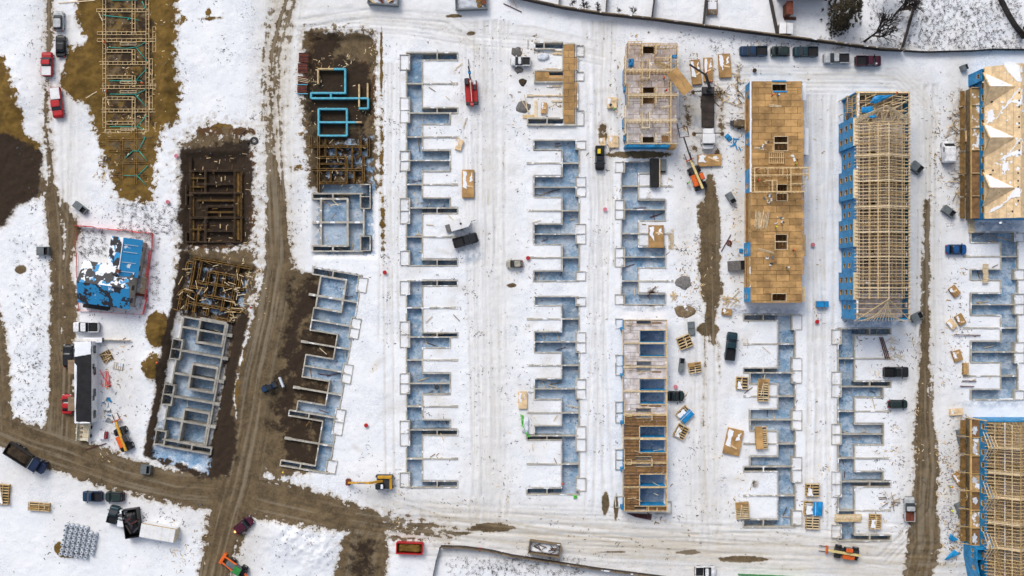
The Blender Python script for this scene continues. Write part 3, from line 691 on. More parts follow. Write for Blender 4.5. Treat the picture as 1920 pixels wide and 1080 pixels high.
def openwall(L, h, th, ops):
    def f(bm):
        xs_ = sorted({0, L, *[o[0] for o in ops], *[o[1] for o in ops]}); zs_ = sorted({0, h, *[o[2] for o in ops], *[o[3] for o in ops]})
        for a, b in zip(xs_, xs_[1:]):
            for c, d in zip(zs_, zs_[1:]):
                mx, mz = (a+b)/2, (c+d)/2
                if any(o[0] < mx < o[1] and o[2] < mz < o[3] for o in ops): continue
                addbox(bm, a, -th/2, c, b, th/2, d)
    return f
def wall(t, ax, ay, bx, by, z0, z1, ops, m='blue_wrap', th=.2, name='wall', frames=True):
    """wall between two world points (metres); real openings, a raw timber frame in each"""
    L = math.hypot(bx-ax, by-ay); an = math.atan2(by-ay, bx-ax)
    w = t.mesh(name, None, openwall(L, z1-z0, th, ops), [m], (ax-t.loc.x, ay-t.loc.y, z0-t.loc.z), (0, 0, an))
    if frames:
        for (a, b, c, d) in ops:
            def fr(bm, a=a, b=b, c=c, d=d):
                for q in ((a, c, b, c+.07), (a, d-.07, b, d), (a, c+.07, a+.07, d-.07), (b-.07, c+.07, b, d-.07)):
                    addbox(bm, q[0], -th/2-.03, q[1], q[2], th/2+.03, q[3])
                addbox(bm, (a+b)/2-.02, -.02, c+.07, (a+b)/2+.02, .02, d-.07)
            t.mesh('window_frame', None, fr, ['lumber_gold'], (ax-t.loc.x, ay-t.loc.y, z0-t.loc.z), (0, 0, an))
    return w

def polyprism2(bm, xz, y0, y1, o):
    a = [bm.verts.new((x-o.x, y0-o.y, z-o.z)) for x, z in xz]; b = [bm.verts.new((x-o.x, y1-o.y, z-o.z)) for x, z in xz]; n = len(xz)
    bm.faces.new(a); bm.faces.new(b[::-1])
    for i in range(n): bm.faces.new([a[i], b[i], b[(i+1)%n], a[(i+1)%n]])
# ------------------------------------------------------------------ long sheeted deck
t = T('building', 'unfinished building with long orange board deck, one framed room standing on it', 'building', 1455, 360)
Z2 = 4.6
holes = [(1448,158,1474,170),(1452,256,1477,267),(1452,269,1477,282),(1457,346,1476,360),(1457,363,1476,376),(1454,440,1476,452),(1454,454,1476,467),(1448,551,1474,564)]
for (a, b, c, d) in ((1410,152,1504,188),(1410,188,1508,313),(1410,313,1505,361),(1407,361,1508,515),(1407,515,1504,568)):
    sheets(t, 'osb', a, b, c, d, Z2, holes=[h for h in holes])
for h in holes:
    for q in ((h[0]-1, h[1]-1, h[2]+1, h[1]), (h[0]-1, h[3], h[2]+1, h[3]+1), (h[0]-1, h[1], h[0], h[3]), (h[2], h[1], h[2]+1, h[3])):
        t.wbox('hole_trim', 'lumber_pale', *q, Z2-.3, Z2+.09)
    a = W(h[0], h[1], 3); b = W(h[2], h[3], 3)
    for k in range(4):
        x = a.x + (b.x-a.x)*(.1+.25*k); t.box('stair_tread', 'osb_brown', x-t.loc.x, (a.y+b.y)/2-t.loc.y, 2.4+.3*k, .26, abs(a.y-b.y)*.9, .04)
# storeys below
A0 = W(1409, 152, Z2); A1 = W(1505, 568, Z2)
t.box('floor', 'osb_brown', (A0.x+A1.x)/2-t.loc.x, (A0.y+A1.y)/2-t.loc.y, 2.0, A1.x-A0.x-.3, A0.y-A1.y-.3, .25)
blue_rows = [(152,182),(245,271),(315,360),(454,480),(539,566)]
prev = 152
def seg(y0, y1, m):
    a = W(1409 if y0 < 361 else 1406.5, y0, Z2); b = W(1409 if y0 < 361 else 1406.5, y1, Z2); L = a.y - b.y
    ops = [(L*.2+.6*0, L*.2+1.0, 1.0, 2.2), (L*.2, L*.2+1.0, 3.0, 4.1)] if L > 2.2 else []
    out = -.05 if m == 'blue_wrap' else 0
    wall(t, a.x+out, b.y, a.x+out, a.y, 0, Z2-.05, ops, m)
    if out: t.box('deck_edge', 'blue_wrap', a.x-.2-t.loc.x, (a.y+b.y)/2-t.loc.y, Z2-.1, .36, L, .09)
for (a, b) in blue_rows:
    if a > prev: seg(prev, a, 'lumber_old' if False else 'osb_snowy')
    seg(a, b, 'blue_wrap'); prev = b
for (ya, yb) in ((183,244),(272,314),(362,453),(481,538)):      # lower roof strip over the entrances
    t.wbox('porch_roof', 'osb_brown', 1398, ya, 1405, yb, 2.2, 2.3); t.wbox('fascia_board', 'lumber_gold', 1397, ya, 1398.3, yb, 2.0, 2.36)
wall(t, A1.x-.3, A1.y, A1.x-.3, A0.y, 0, Z2-.05, [(k, k+1, 1, 2.2) for k in range(2, 38, 4)], 'blue_wrap')
wall(t, A0.x, A0.y-.25, A1.x, A0.y-.25, 0, Z2-.05, [], 'blue_wrap'); wall(t, A0.x, A1.y+.25, A1.x, A1.y+.25, 0, Z2-.05, [], 'osb_brown')
for (a, b, c, d, m) in ((1505,155,1511,188,'snow'),(1508,240,1516,290,'snow'),(1503,362,1508,382,'snow'),(1505,440,1511,480,'osb_pale'),(1502,538,1510,565,'osb_pale')):
    t.wbox('porch_deck', m, a, b, c, d, 2.3, 2.42)
    t.wbox('porch_post', 'lumber', c-1.5, b+1, c-.2, b+2.4, 0, 2.3); t.wbox('porch_post', 'lumber', c-1.5, d-2.4, c-.2, d-1, 0, 2.3)
t.wbox('parapet_sheet', 'blue_tarp', 1448, 150.5, 1474, 153, Z2-.1, Z2+.15); t.wbox('parapet_sheet', 'blue_tarp', 1450, 170.4, 1476, 172.8, Z2, Z2+.12)
t.wbox('snow_ridge', 'snow', 1406, 152, 1409, 360, Z2-.05, Z2+.02)
for q in ((1415,314,1516,314),(1415,359,1510,359),(1415,314,1415,359),(1516,314,1516,336),(1483,314,1483,359),(1510,336,1510,359),(1440,314,1440,327),(1468,314,1468,328),(1415,328,1483,328),(1483,326,1516,326),(1483,344,1510,344),(1436,338,1457,338),(1448,338,1448,359),(1457,338,1457,359)):
    stud(t, *q, Z2+.02, Z2+2.45, 'lumber')
t.bar('brace', 'lumber', W(1416,318,Z2+2)-t.loc, W(1436,330,Z2+.1)-t.loc, .09, .09)
# loose goods lying on that deck
o = T('lumber_pile', 'fanned pile of pale studs on the sheeted deck below the framed room', 'lumber pile', 1429, 412, Z2)
for k in range(15):
    o.box('stud', 'lumber_pale', -1.3+k*.17+rnd.uniform(-.05,.05), rnd.uniform(-.3,.3), .05+.05*(k % 3)+.001*k, .09, 3.1+rnd.uniform(-.4,.3), .05, rz=-8+rnd.uniform(-9,9)+18*0)
o = T('stud_frame', 'stacked wooden wall frame lying on the sheeted deck above the framed room', 'wall frame', 1455, 296, Z2)
for k in range(8): o.box('stud', 'lumber', -1.3+k*.37, 0, .2, .09, 2.0, .25)
for y in (-1, 0, 1): o.box('plate', 'lumber', 0, y, .36, 2.8, .1, .09)
for i, q in enumerate([(1442,196.5,1464,198.5,'board lying near the top hole of the sheeted deck'), (1414,276,1436,279,'pair of short boards at the left edge of the sheeted deck'), (1422,466,1450,473,'pair of thin slanting boards left of a stair hole')]):
    o = T('board', q[4], 'board', (q[0]+q[2])/2, (q[1]+q[3])/2, Z2)
    a = W(q[0], q[1], Z2)-o.loc; b = W(q[2], q[3], Z2)-o.loc
    o.bar('plank', 'lumber_pale', a+Vector((0,0,.06)), b+Vector((0,0,.06)), .14, .05); o.bar('plank', 'lumber_pale', a+Vector((0,-.25,.05)), b+Vector((.1,-.2,.05)), .1, .05)

# ------------------------------------------------------------------ roof truss building
TH = 1.0
def trussmesh(bm, w=9.6, r=3.1, low=None, bw=.075):
    z = 0; addbar(bm, (0, 0, 0), (w, 0, 0), bw, .09)
    if low is None:
        addbar(bm, (-.3, 0, -.1), (w/2, 0, r), bw, .11); addbar(bm, (w/2, 0, r), (w+.3, 0, -.1), bw, .11); top = lambda x: r*min(x, w-x)/(w/2)
    else:
        k = w/2*low/r; addbar(bm, (-.3, 0, -.1), (k, 0, low), bw, .11); addbar(bm, (k, 0, low), (w-k, 0, low), bw, .11); addbar(bm, (w-k, 0, low), (w+.3, 0, -.1), bw, .11); top = lambda x: min(low, r*min(x, w-x)/(w/2))
    p = [w*.2, w*.33, w*.5, w*.67, w*.8]
    for a, b in zip(p, p[1:]): addbar(bm, (a, 0, 0), ((a+b)/2, 0, top((a+b)/2)), .04, .07); addbar(bm, ((a+b)/2, 0, top((a+b)/2)), (b, 0, 0), .04, .07)
t = T('building', 'unfinished building with blue walls under a full row of bare roof trusses', 'building', 1640, 390)
a = W(1605, 173, 8.7); b = W(1705, 598, 8.7); X0, X1, Y1, Y0 = a.x, b.x, a.y, b.y
segs = [(173,224,.9),(224,276,0),(276,320,.55),(320,373,0),(373,412,.55),(412,463,0),(463,511,.55),(511,562,0),(562,598,.55)]
for i, (ya, yb, off) in enumerate(segs):
    u, v = W(0, ya, 6.5).y if i else Y1, W(0, yb, 6.5).y if i < 8 else Y0; L = u - v
    off -= .35
    if L > 4.2 and i > 0 and off < 0 or i == 0: ops = [(L*p-.5, L*p+.5, z, z+h) for p in (.27, .73) for z, h in ((.9, 1.4), (3.8, 1.4), (6.7, 1.3))]
    else: ops = [(L*p-.45, L*p+.45, z, z+1.2) for p in (.28, .72) for z in (1.0, 4.0)]
    if i == 8: ops = [(L*.6-.4, L*.6+.4, z, z+1.2) for z in (1.0, 4.0)]
    x = X0 + off
    wall(t, x, v, x, u, 0, 8.55, ops)
    if i: 
        xp = X0 + segs[i-1][2] - .35; t.box('corner_wall', 'blue_wrap', (x+xp)/2-t.loc.x, u-t.loc.y, 4.27, abs(x-xp)+.24, .16, 8.5)
    t.box('top_plate', 'lumber_pale' if off < 0 else 'lumber_snowy', (x+X0+.35)/2-t.loc.x, (u+v)/2-t.loc.y, 8.6, abs(X0+.35-x)+.2, L-.05, .09)
t.box('top_plate', 'lumber', X1-t.loc.x, (Y0+Y1)/2-t.loc.y, 8.64, .3, Y1-Y0, .06)
t.box('top_plate', 'lumber', (X0+X1)/2-t.loc.x, Y1-t.loc.y, 8.645, X1-X0, .3, .06)
wall(t, X1, Y0, X1, Y1, 0, 8.6, [(k, k+1, z, z+1.3) for k in range(2, 38, 3) for z in (1, 3.9, 6.7)])
wall(t, X0, Y1, X1, Y1, 0, 8.6, [(3,4.2,6.6,8)]); wall(t, X0, Y0, X1, Y0, 0, 8.6, [(3,4.2,6.6,8)])
for zf in (2.8, 5.75):
    hl = [] if zf < 5 else [(1642,283,1657,296),(1642,376,1657,384),(1642,394,1657,400),(1642,468,1657,476),(1642,484,1657,492),(1640,222,1650,230)]
    if zf < 5: t.box('floor', 'osb_brown', (X0+X1)/2-t.loc.x, (Y0+Y1)/2-t.loc.y, zf, X1-X0-.3, Y1-Y0-.3, .2)
    else:
        aa = W(1594, 178, zf); 
        k = (H-zf)/H; x0 = X0/S/k+960+1.5; x1 = X1/S/k+960-1.5; y0 = 540-Y1/S/k+1.5; y1 = 540-Y0/S/k-1.5
        for (p, q, m) in ((y0, 225, 'osb_dusted'), (225, 290, 'osb_dusted'), (290, 395, 'osb_dusted'), (395, 500, 'osb_dusted'), (500, y1, 'osb_dusted')):
            sheets(t, m, x0, p, x1, q, zf, holes=[(h[0]-16, h[1], h[2]-16, h[3]) for h in hl], lx=24.4*2)
Zt = 8.66
# interior stud walls
for y in (292,340,388,435,482,530): 
    Y = W(0, y, 8.6).y; t.box('party_wall', 'osb_snowy', (X0+X1)/2-t.loc.x, Y-t.loc.y, 7.2, X1-X0-.3, .22, 2.7)
for i, y in enumerate((250,268,312,325,358,372,408,420,455,468,502,515)):
    stud(t, 1612, y, 1640, y, 5.8, 8.2); stud(t, 1660, y+4, 1700, y+4, 5.8, 8.2)
for i, y in enumerate((240,296,344,392,439,486)):
    stud(t, 1640, y, 1640, y+34, 5.8, 8.2); stud(t, 1672, y+8, 1672, y+40, 5.8, 8.2)
tm = lambda bm: trussmesh(bm)
y = W(0, 232, 9).y; k = 0; Yh = Y0 + 3.6
while y > Yh:
    if not any(abs(y - W(0, q, 8.6).y) < .05 for q in (292,)):
        t.mesh('roof_truss', 'roof_truss', tm, [('lumber_pale','lumber')[k % 3 == 0]], (X0-t.loc.x, y-t.loc.y, Zt), (R(rnd.uniform(-1.5,1.5)), 0, 0))
    y -= .61; k += 1
for y in (292,340,388,435,482,540):
    Y = W(0, y, 9).y
    t.mesh('gable_wall', 'gable_wall', lambda bm: (trussmesh(bm, bw=.16),), ['lumber_pale'], (X0-t.loc.x, Y-t.loc.y, Zt+.05))
for k, low in enumerate((.9, 1.6, 2.3)):
    t.mesh('hip_truss', ('hip_truss', k), lambda bm, low=low: trussmesh(bm, low=low), ['lumber'], (X0-t.loc.x, Y0+.9+k*.95-t.loc.y, Zt))
w = X1-X0
for k in range(17):     # hip jacks of the lower end
    x = X0 + .3 + k*(w-.6)/16; rise = min(x-X0, X1-x); 
    t.bar('jack_rafter', 'lumber_pale', (x-t.loc.x, Y0-.4-t.loc.y, Zt-.1), (X0+w/2+(x-X0-w/2)*.25-t.loc.x, Y0+.2+rise*.68-t.loc.y, Zt+rise*.62), .09, .11)
t.bar('hip_rafter', 'lumber', (X0-.3-t.loc.x, Y0-.4-t.loc.y, Zt), (X0+w/2-t.loc.x, Yh-t.loc.y, Zt+3.1), .12, .14)
t.bar('hip_rafter', 'lumber', (X1+.3-t.loc.x, Y0-.4-t.loc.y, Zt), (X0+w/2-t.loc.x, Yh-t.loc.y, Zt+3.1), .12, .14)
for fx in (.06, .13, .2, .27, .34, .4, .45, .5, .56, .62, .68, .75, .82, .9):
    r = 3.1*min(fx, 1-fx)*2; x = X0+w*fx-t.loc.x; ya = W(0, 234, 9).y-t.loc.y; yb = Yh-t.loc.y
    zz = Zt + (r+.1 if fx in (.5, .2, .82, .34) else .1)
    t.bar('ridge_board' if fx == .5 else 'brace', 'lumber_pale' if fx == .5 else 'lumber', (x, ya, zz), (x, yb, zz), .11, .09)
for k in range(4):   # leaning first trusses
    t.mesh('roof_truss', 'roof_truss', tm, ['lumber_pale'], (X0-t.loc.x, W(0, 222+k*3, 9).y-t.loc.y, Zt), (R(-40-8*k), 0, 0))
# open top end: loose trusses, lumber and blue sheets
for k in range(6): stud(t, 1606+k*17, 176, 1606+k*17, 218, 5.8, 8.3)
for k in range(3): stud(t, 1606, 178+k*14, 1700, 176+k*16, 5.8, 8.3)
for k in range(26):
    x = rnd.uniform(1610, 1698); y = rnd.uniform(178, 218); an = rnd.choice((rnd.uniform(-35, 10), rnd.uniform(-35,-15))); ln = rnd.uniform(1.5, 4.2)
    c = W(x, y, 8.5)-t.loc; c.x = min(max(c.x, X0-t.loc.x+ln/2), X1-t.loc.x-ln/2); d = Vector((math.cos(R(-an)), math.sin(R(-an)), 0))*ln/2
    t.bar('loose_timber', 'lumber' if k % 3 else 'lumber_pale', c-d+Vector((0,0,rnd.uniform(-.2,.5))), c+d+Vector((0,0,rnd.uniform(0,.8))), .1, .1)
def tarp(pts, z0, z1, amp=.15):
    """a crumpled tarp with thickness: a small grid over a quadrilateral"""
    def f(bm, n=9):
        A, B, C, D = [Vector((*p, 0)) for p in pts]; g = {}
        r = random.Random(int(pts[0][0]*100))
        for i in range(n):
            for j in range(n):
                u, v = i/(n-1), j/(n-1); p = A*(1-u)*(1-v)+B*u*(1-v)+C*u*v+D*(1-u)*v
                e = 1 if 0 < i < n-1 and 0 < j < n-1 else 0
                p.x += r.uniform(-.06,.06); p.y += r.uniform(-.06,.06)
                for s_, z in ((0, z0), (1, (z1 + r.uniform(-amp, amp)) if e else z0+.03)): g[i, j, s_] = bm.verts.new((p.x, p.y, z))
        for i in range(n-1):
            for j in range(n-1):
                fa = bm.faces.new((g[i,j,1], g[i+1,j,1], g[i+1,j+1,1], g[i,j+1,1])); fa.smooth = True
                bm.faces.new((g[i,j,0], g[i,j+1,0], g[i+1,j+1,0], g[i+1,j,0]))
        bmesh.ops.recalc_face_normals(bm, faces=bm.faces)
    return f
def ptsW(pts, z, ox, oy): 
    o = W(ox, oy, z); return [((W(x, y, z)-o).x, (W(x, y, z)-o).y) for x, y in pts]
single('tarp', 'large bright blue tarp over timbers at the top end of the truss building', 'tarp', tarp(ptsW([(1630,192),(1640,180),(1678,177),(1640,195)], 9.3, 1650, 185), 0, .25), ['blue_tarp'], 1650, 185, 9.3)
single('tarp', 'small square blue sheet at the top left corner of the truss building', 'tarp', tarp(ptsW([(1615,201),(1636,199),(1637,210),(1615,212)], 9.3, 1626, 206), 0, .12, .05), ['blue_tarp'], 1626, 206, 9.3)
single('tarp', 'crumpled blue scrap of sheet beside the first leaning trusses', 'tarp', tarp(ptsW([(1629,218),(1640,214),(1645,220),(1630,222)], 9.3, 1636, 218), 0, .15, .08), ['blue_tarp'], 1636, 218, 9.3)
# ------------------------------------------------------------------ roofed building, top right
t = T('building', 'building at the right edge with board covered gabled roof, streaked with snow', 'building', 1880, 290)
TB4 = t
XW = 85.1; XR = 89.8; Ya, Yb = 12.4, 39.7; TL = t.loc
def lw(x, y, z): return Vector((x, y, z)) - TL
nwin = 11; L = Yb-Ya-2.3
wall(t, XW, Ya, XW, Ya+L, 0, 8.65, [(1.0+k*2.28, 1.0+k*2.28+1.15, 6.75, 8.05) for k in range(nwin)])
wall(t, 84.3, Ya+L, 84.3, Yb-.2, 0, 8.6, [(.6, 1.4, 6.7, 7.9)]); t.box('corner_wall', 'blue_wrap', 84.7-TL.x, Ya+L+.05-TL.y, 4.3, .9, .18, 8.6); t.box('corner_wall', 'blue_wrap', 84.7-TL.x, Yb-.25-TL.y, 4.3, .9, .18, 8.6)
t.box('snow_sill', 'white_paint', 84.7-TL.x, Ya+L-.3-TL.y, 8.62, .7, .25, .06)
wall(t, 94.5, Ya, 94.5, Yb, 0, 8.65, []); 
for yy in (Ya, Yb): 
    t.box('end_wall', 'blue_wrap', 89.8-TL.x, yy-TL.y, 4.3, 9.2, .2, 8.6)
    t.mesh('gable', None, lambda bm: polyprism2(bm, [(85.1,8.6),(94.5,8.6),(89.8,11.8)], yy-.1, yy+.1, TL), ['blue_wrap'])
# the slab roof of the lower storeys with its edge beam
yy = Ya; 
for k, y1 in enumerate((16.6, 20.8, 25.1, 29.2, 33.4, 36.6)):
    t.box('lower_roof', 'osb_snowy' if k > 2 else 'osb_brown', 84.25-TL.x, (yy+y1)/2-TL.y, 5.9, 1.5, y1-yy-.12, .1); t.box('parapet', 'lumber', 84.25-TL.x, y1-TL.y, 6.0, 1.5, .14, .5)
    t.box('wall', 'fence_brown', 83.75-TL.x, (yy+y1)/2-TL.y, 2.9, .15, y1-yy, 5.8); t.box('edge_beam', 'lumber_gold', 83.45-TL.x, (yy+y1)/2-TL.y, 5.95, .22, y1-yy-.02, .32)
    for z in (.9, 3.8): t.box('scaffold_board', 'lumber_old', 82.8-TL.x, (yy+y1)/2-TL.y, z, .9, y1-yy-.4, .06)
    t.box('scaffold_post', 'lumber', 82.4-TL.x, y1-TL.y, 2.4, .12, .12, 4.8)
    yy = y1
th = math.atan2(3.25, 5.0); SLP = 3.25/5.0
def rz_(x): return 8.7 + SLP*min(x-84.8, 94.8-x)
nc = 5; nr = 12; pw = 5.0/nc; pl = (Yb+.2-Ya+.2)/nr
for sgn in (1, -1):
    for i in range(nc):
        for j in range(nr + (i % 2)):
            y0 = Ya-.2+(j-.5*(i % 2))*pl; y1 = min(y0+pl, Yb+.2); y0 = max(y0, Ya-.2)
            xc = 84.8+(i+.5)*pw if sgn > 0 else 94.8-(i+.5)*pw
            t.box('roof_panel', 'osb_pale', xc-TL.x, (y0+y1)/2-TL.y, rz_(xc), pw/math.cos(th)-.03, y1-y0-.03, .03, ry=-sgn*math.degrees(th))
def onslope(px, py, lift=.05):
    z = 10
    for _ in range(8): p = W(px, py, z); z = rz_(p.x)+lift
    return Vector((p.x, p.y, z))
def slab(name, m, pts, th_=.05, label=None):
    def f(bm):
        a = [bm.verts.new(p-TL) for p in pts]; b = [bm.verts.new(p-TL+Vector((0,0,th_))) for p in pts]; n = len(pts)
        bm.faces.new(b); bm.faces.new(a[::-1])
        for i in range(n): bm.faces.new([a[i], a[(i+1)%n], b[(i+1)%n], b[i]])
        bmesh.ops.recalc_face_normals(bm, faces=bm.faces)
    return t.mesh(name, None, f, [m], label=label)
def jag(pts, n=5, amp=1.1):
    """a ragged outline through the given pixels"""
    out = []
    for i in range(len(pts)):
        a, b = pts[i], pts[(i+1) % len(pts)]
        for k in range(n): u = k/n; out.append((a[0]+(b[0]-a[0])*u+rnd.uniform(-amp, amp)*(k > 0), a[1]+(b[1]-a[1])*u+rnd.uniform(-amp, amp)*(k > 0)))
    return out
def snowpoly(pts):
    slab('roof_snow', 'snow', [onslope(*p) for p in jag(pts, 8, 1.5)], .05)
    cx_ = sum(p[0] for p in pts)/len(pts); cy_ = sum(p[1] for p in pts)/len(pts); R_ = max(math.hypot(p[0]-cx_, p[1]-cy_) for p in pts)
    for k in range(9):
        a_ = rnd.uniform(0, 6.28); r_ = R_*rnd.uniform(.5, 1.15); x = min(1918, cx_+r_*math.cos(a_)*.6); y = cy_+r_*math.sin(a_); q_ = rnd.uniform(1, 3)
        slab('roof_snow', 'snow', [onslope(x+q_*math.cos(b_)*rnd.uniform(.5,1.4), y+q_*math.sin(b_)*rnd.uniform(.5,1.4)) for b_ in np.arange(0, 6.2, .8)], .03)
snowpoly([(1882,116),(1893,112),(1917,122),(1917,152),(1908,150),(1893,135)])
snowpoly([(1868,222),(1876,208),(1912,163),(1918,166),(1918,196),(1898,190),(1880,205)])
snowpoly([(1872,302),(1893,286),(1910,262),(1917,258),(1917,292),(1908,290),(1892,294),(1880,300)])
snowpoly([(1854,402),(1858,394),(1880,384),(1908,352),(1916,356),(1913,371),(1898,372),(1874,392)])
snowpoly([(1850,232),(1852,208),(1863,202),(1864,224)])
snowpoly([(1880,310),(1890,302),(1892,312),(1884,326),(1879,318)])
for yc in (35.8, 26.6, 17.6):
    zr = 11.45; xr = 84.8+(zr-8.7)/SLP; hw = 3.0
    Np = [Vector((84.5, yc+hw, 8.72)), Vector((84.5, yc, zr)), Vector((xr, yc, zr)), Vector((84.9, yc+hw, 8.74))]
    Sp = [Vector((84.5, yc-hw, 8.72)), Vector((84.5, yc, zr)), Vector((xr, yc, zr)), Vector((84.9, yc-hw, 8.74))]
    up = Vector((0, 0, .05))
    slab('dormer_roof', 'osb_pale', [p+up for p in Np]); slab('dormer_roof', 'osb_pale', [p+up for p in Sp])
    # snow on the shaded north slope
    c = (Np[0]+Np[1]+Np[2])/3
    def P3(u, v): return Np[0]*(1-u-v)+Np[1]*u+Np[2]*v+Vector((0,0,.11))
    out = [P3(.06,.03), P3(.3,.0), P3(.5,.02), P3(.82,.0), P3(.99,.01), P3(.75,.25), P3(.5,.5), P3(.25,.745), P3(.02,.96), P3(.04,.72), P3(.01,.5), P3(.05,.35), P3(.0,.2)]
    o2 = []
    for a_, b_ in zip(out, out[1:]+out[:1]):
        for u_ in (0, .25, .5, .75):
            p_ = a_+(b_-a_)*u_; g_ = (Np[0]*.33+Np[1]*.33+Np[2]*.34+Vector((0,0,.11))-p_); o2.append(p_+g_*rnd.uniform(0, .1))
    slab('roof_snow', 'snow', o2, .05)
    slab('gable', 'blue_wrap', [Vector((84.75, yc-hw+.3, 8.75)), Vector((84.75, yc, zr-.25)), Vector((84.75, yc+hw-.3, 8.75)), Vector((84.9, yc+hw-.3, 8.75)), Vector((84.9, yc, zr-.25)), Vector((84.9, yc-hw+.3, 8.75))], .01)
    t.bar('barge_board', 'lumber', lw(84.45, yc-hw, 8.72), lw(84.45, yc, zr), .12, .2); t.bar('barge_board', 'lumber', lw(84.45, yc+hw, 8.72), lw(84.45, yc, zr), .12, .2)
for y in (172,187,199,218,230,238,268,282,290,325,340,352,378):
    p = onslope(1912 - (2 if y > 300 else 0), y, .03); t.box('roof_vent', 'steel_dark', *(p-TL), .25, .3, .12)
for (x, y) in ((1861,186),(1858,332)): p = onslope(x, y, .03); t.box('roof_vent', 'steel_dark', *(p-TL), .6, .9, .12)
for (x, y) in ((1879,156),(1879,165),(1873,264),(1874,361),(1862,320),(1899,398)): p = onslope(x, y, 1.0 if y in (156,165,264,361) else .03); t.box('roof_vent', 'steel_dark', *(p-TL), .22, .28, .2)
t.box('eave_board', 'lumber', 84.72-TL.x, (Ya+Yb)/2-TL.y, 8.6, .08, Yb-Ya+.3, .24)

# ------------------------------------------------------------------ open trussed building, bottom right
t = T('building', 'unfinished building at the bottom right corner with open trusses and blue upper walls', 'building', 1880, 930)
TL = t.loc; Ys, Yn = -61.0, -23.9
L = Yn-Ys
wall(t, XW, Ys, XW, Yn, 0, 8.6, [(L-1.6-k*2.35, L-.6-k*2.35, 6.7, 8.0) for k in range(15)])
wall(t, 94.5, Ys, 94.5, Yn, 0, 8.6, []); wall(t, XW, Yn, 94.5, Yn, 0, 8.62, []); wall(t, XW, Ys, 94.5, Ys, 0, 8.6, [])
t.bar('scaffold_board', 'lumber', lw(83.2, Yn+.3, 6.1), lw(85.2, Yn+.1, 8.7), .2, .1)
yy = Yn
for k, y1 in enumerate((-27.2,-30.6,-33.9,-37.2,-40.6,-43.9,-47.1)):
    m = ('osb_brown', 'osb_snowy')[k % 2]
    t.box('lower_roof', m, 84.25-TL.x, (yy+y1)/2-TL.y, 5.9, 1.5, yy-y1-.12, .1)
    rs = random.Random(k*7+1); cy_ = (yy+y1)/2+rs.uniform(-.5,.5)-TL.y; ra = rs.uniform(.5,1.2)
    if k % 3 != 2: t.mesh('roof_snow', None, lambda bm: polyprism(bm, [(84.15+rs.uniform(.2,.7)*math.cos(a_)-TL.x, cy_+rs.uniform(.5,1.2)*ra*math.sin(a_)) for a_ in np.arange(0, 6.2, .38)], 5.95, 5.99), ['grey_snow'])
    t.box('parapet', 'lumber_gold', 84.25-TL.x, y1-TL.y, 6.0, 1.5, .14, .5)
    t.box('wall', 'fence_brown', 83.75-TL.x, (yy+y1)/2-TL.y, 2.9, .15, yy-y1, 5.8); t.box('edge_beam', 'lumber_gold', 83.4-TL.x, (yy+y1)/2-TL.y, 5.98, .28, yy-y1-.02, .34)
    t.bar('scaffold_arm', 'lumber_gold', lw(81.8, y1+.2, 5.2), lw(83.4, y1+.1, 5.9), .12, .12); t.box('scaffold_post', 'lumber', 81.9-TL.x, y1-TL.y, 2.5, .12, .12, 5)
    for z in (.9, 4.2): t.box('scaffold_board', 'lumber_old', 82.7-TL.x, (yy+y1)/2-TL.y, z, 1.0, yy-y1-.6, .06)
    yy = y1
wall(t, 83.4, -49.6, 83.4, -47.2, 0, 8.6, [(.4,1.1,6.4,7.4),(1.5,2.1,6.4,7.4)]); wall(t, 83.4, -47.2, 85.0, -47.2, 0, 8.6, []); wall(t, 83.4, -49.6, 84.4, -55.0, 0, 8.6, [(1,1.8,6.4,7.4)])
t.box('lower_roof', 'blue_wrap', 84.2-TL.x, -48.4-TL.y, 6.9, 1.7, 2.3, .1)
t.box('floor', 'osb_brown', 89.8-TL.x, (Ys+Yn)/2-TL.y, 2.8, 9, L-.4, .2)
k = (H-5.8)/H; sheets(t, 'osb_dusted', XW/S/k+960+2, 540-Yn/S/k+2, 94.3/S/k+960, 540-Ys/S/k-2, 5.8, lx=48.8, ly=12.2*2)
y = Yn-.3
while y > Ys:
    t.mesh('roof_truss', 'roof_truss_low', lambda bm: trussmesh(bm, 9.4, 3.2), ['lumber'], (XW-TL.x, y-TL.y, 8.66), (R(rnd.uniform(-2,2)), 0, R(rnd.uniform(-.6,.6)))); y -= .61
for y in (-28.6,-33.1,-37.6,-42.2,-46.7):
    t.mesh('party_wall', None, lambda bm: polyprism2(bm, [(XW+.3,5.8),(94.2,5.8),(94.2,8.7),(89.8,11.6),(XW+.3,8.7)], y-.2, y+.2, TL), ['lumber_pale'])
for k, x in enumerate((86.2, 87.3, 88.6, 89.8, 91.2, 92.5)):
    z = 8.7+SLP*min(x-84.8, 94.8-x)
    t.bar('brace' if x != 89.8 else 'ridge_board', 'lumber_gold' if k % 2 else 'lumber_pale', lw(x, Yn-.3, z if k != 1 else 8.8), lw(x, Ys+.3, z if k != 1 else 8.8), .1, .1)
t.bar('brace', 'white_paint', lw(88.2, Yn-.2, 9.2), lw(88.2, Ys+.3, 9.2), .22, .05)
for j, y in enumerate(range(-26, -60, -3)): 
    stud_y = y; t.box('stud_wall', 'lumber', 88.5-TL.x, y-TL.y, 7.0, 6.2, .12, 2.3); t.box('stud_wall', 'lumber', (87.4 if j % 2 else 90.6)-TL.x, y-1.4-TL.y, 7.0, .12, 2.6, 2.3)
for k in range(14):      # leaning jacks of the top end and the bottom hip
    t.bar('jack_rafter', 'lumber_gold', lw(85.4+k*.62, Yn-.1, 8.8), lw(86.3+k*.6, Yn-2.2, 9.2), .08, .1)
    t.bar('jack_rafter', 'lumber_gold', lw(85.6+k*.55, -49.5+k*.12, 9.3+k*.1), lw(88+k*.5, -53.5, 9.0), .09, .11)
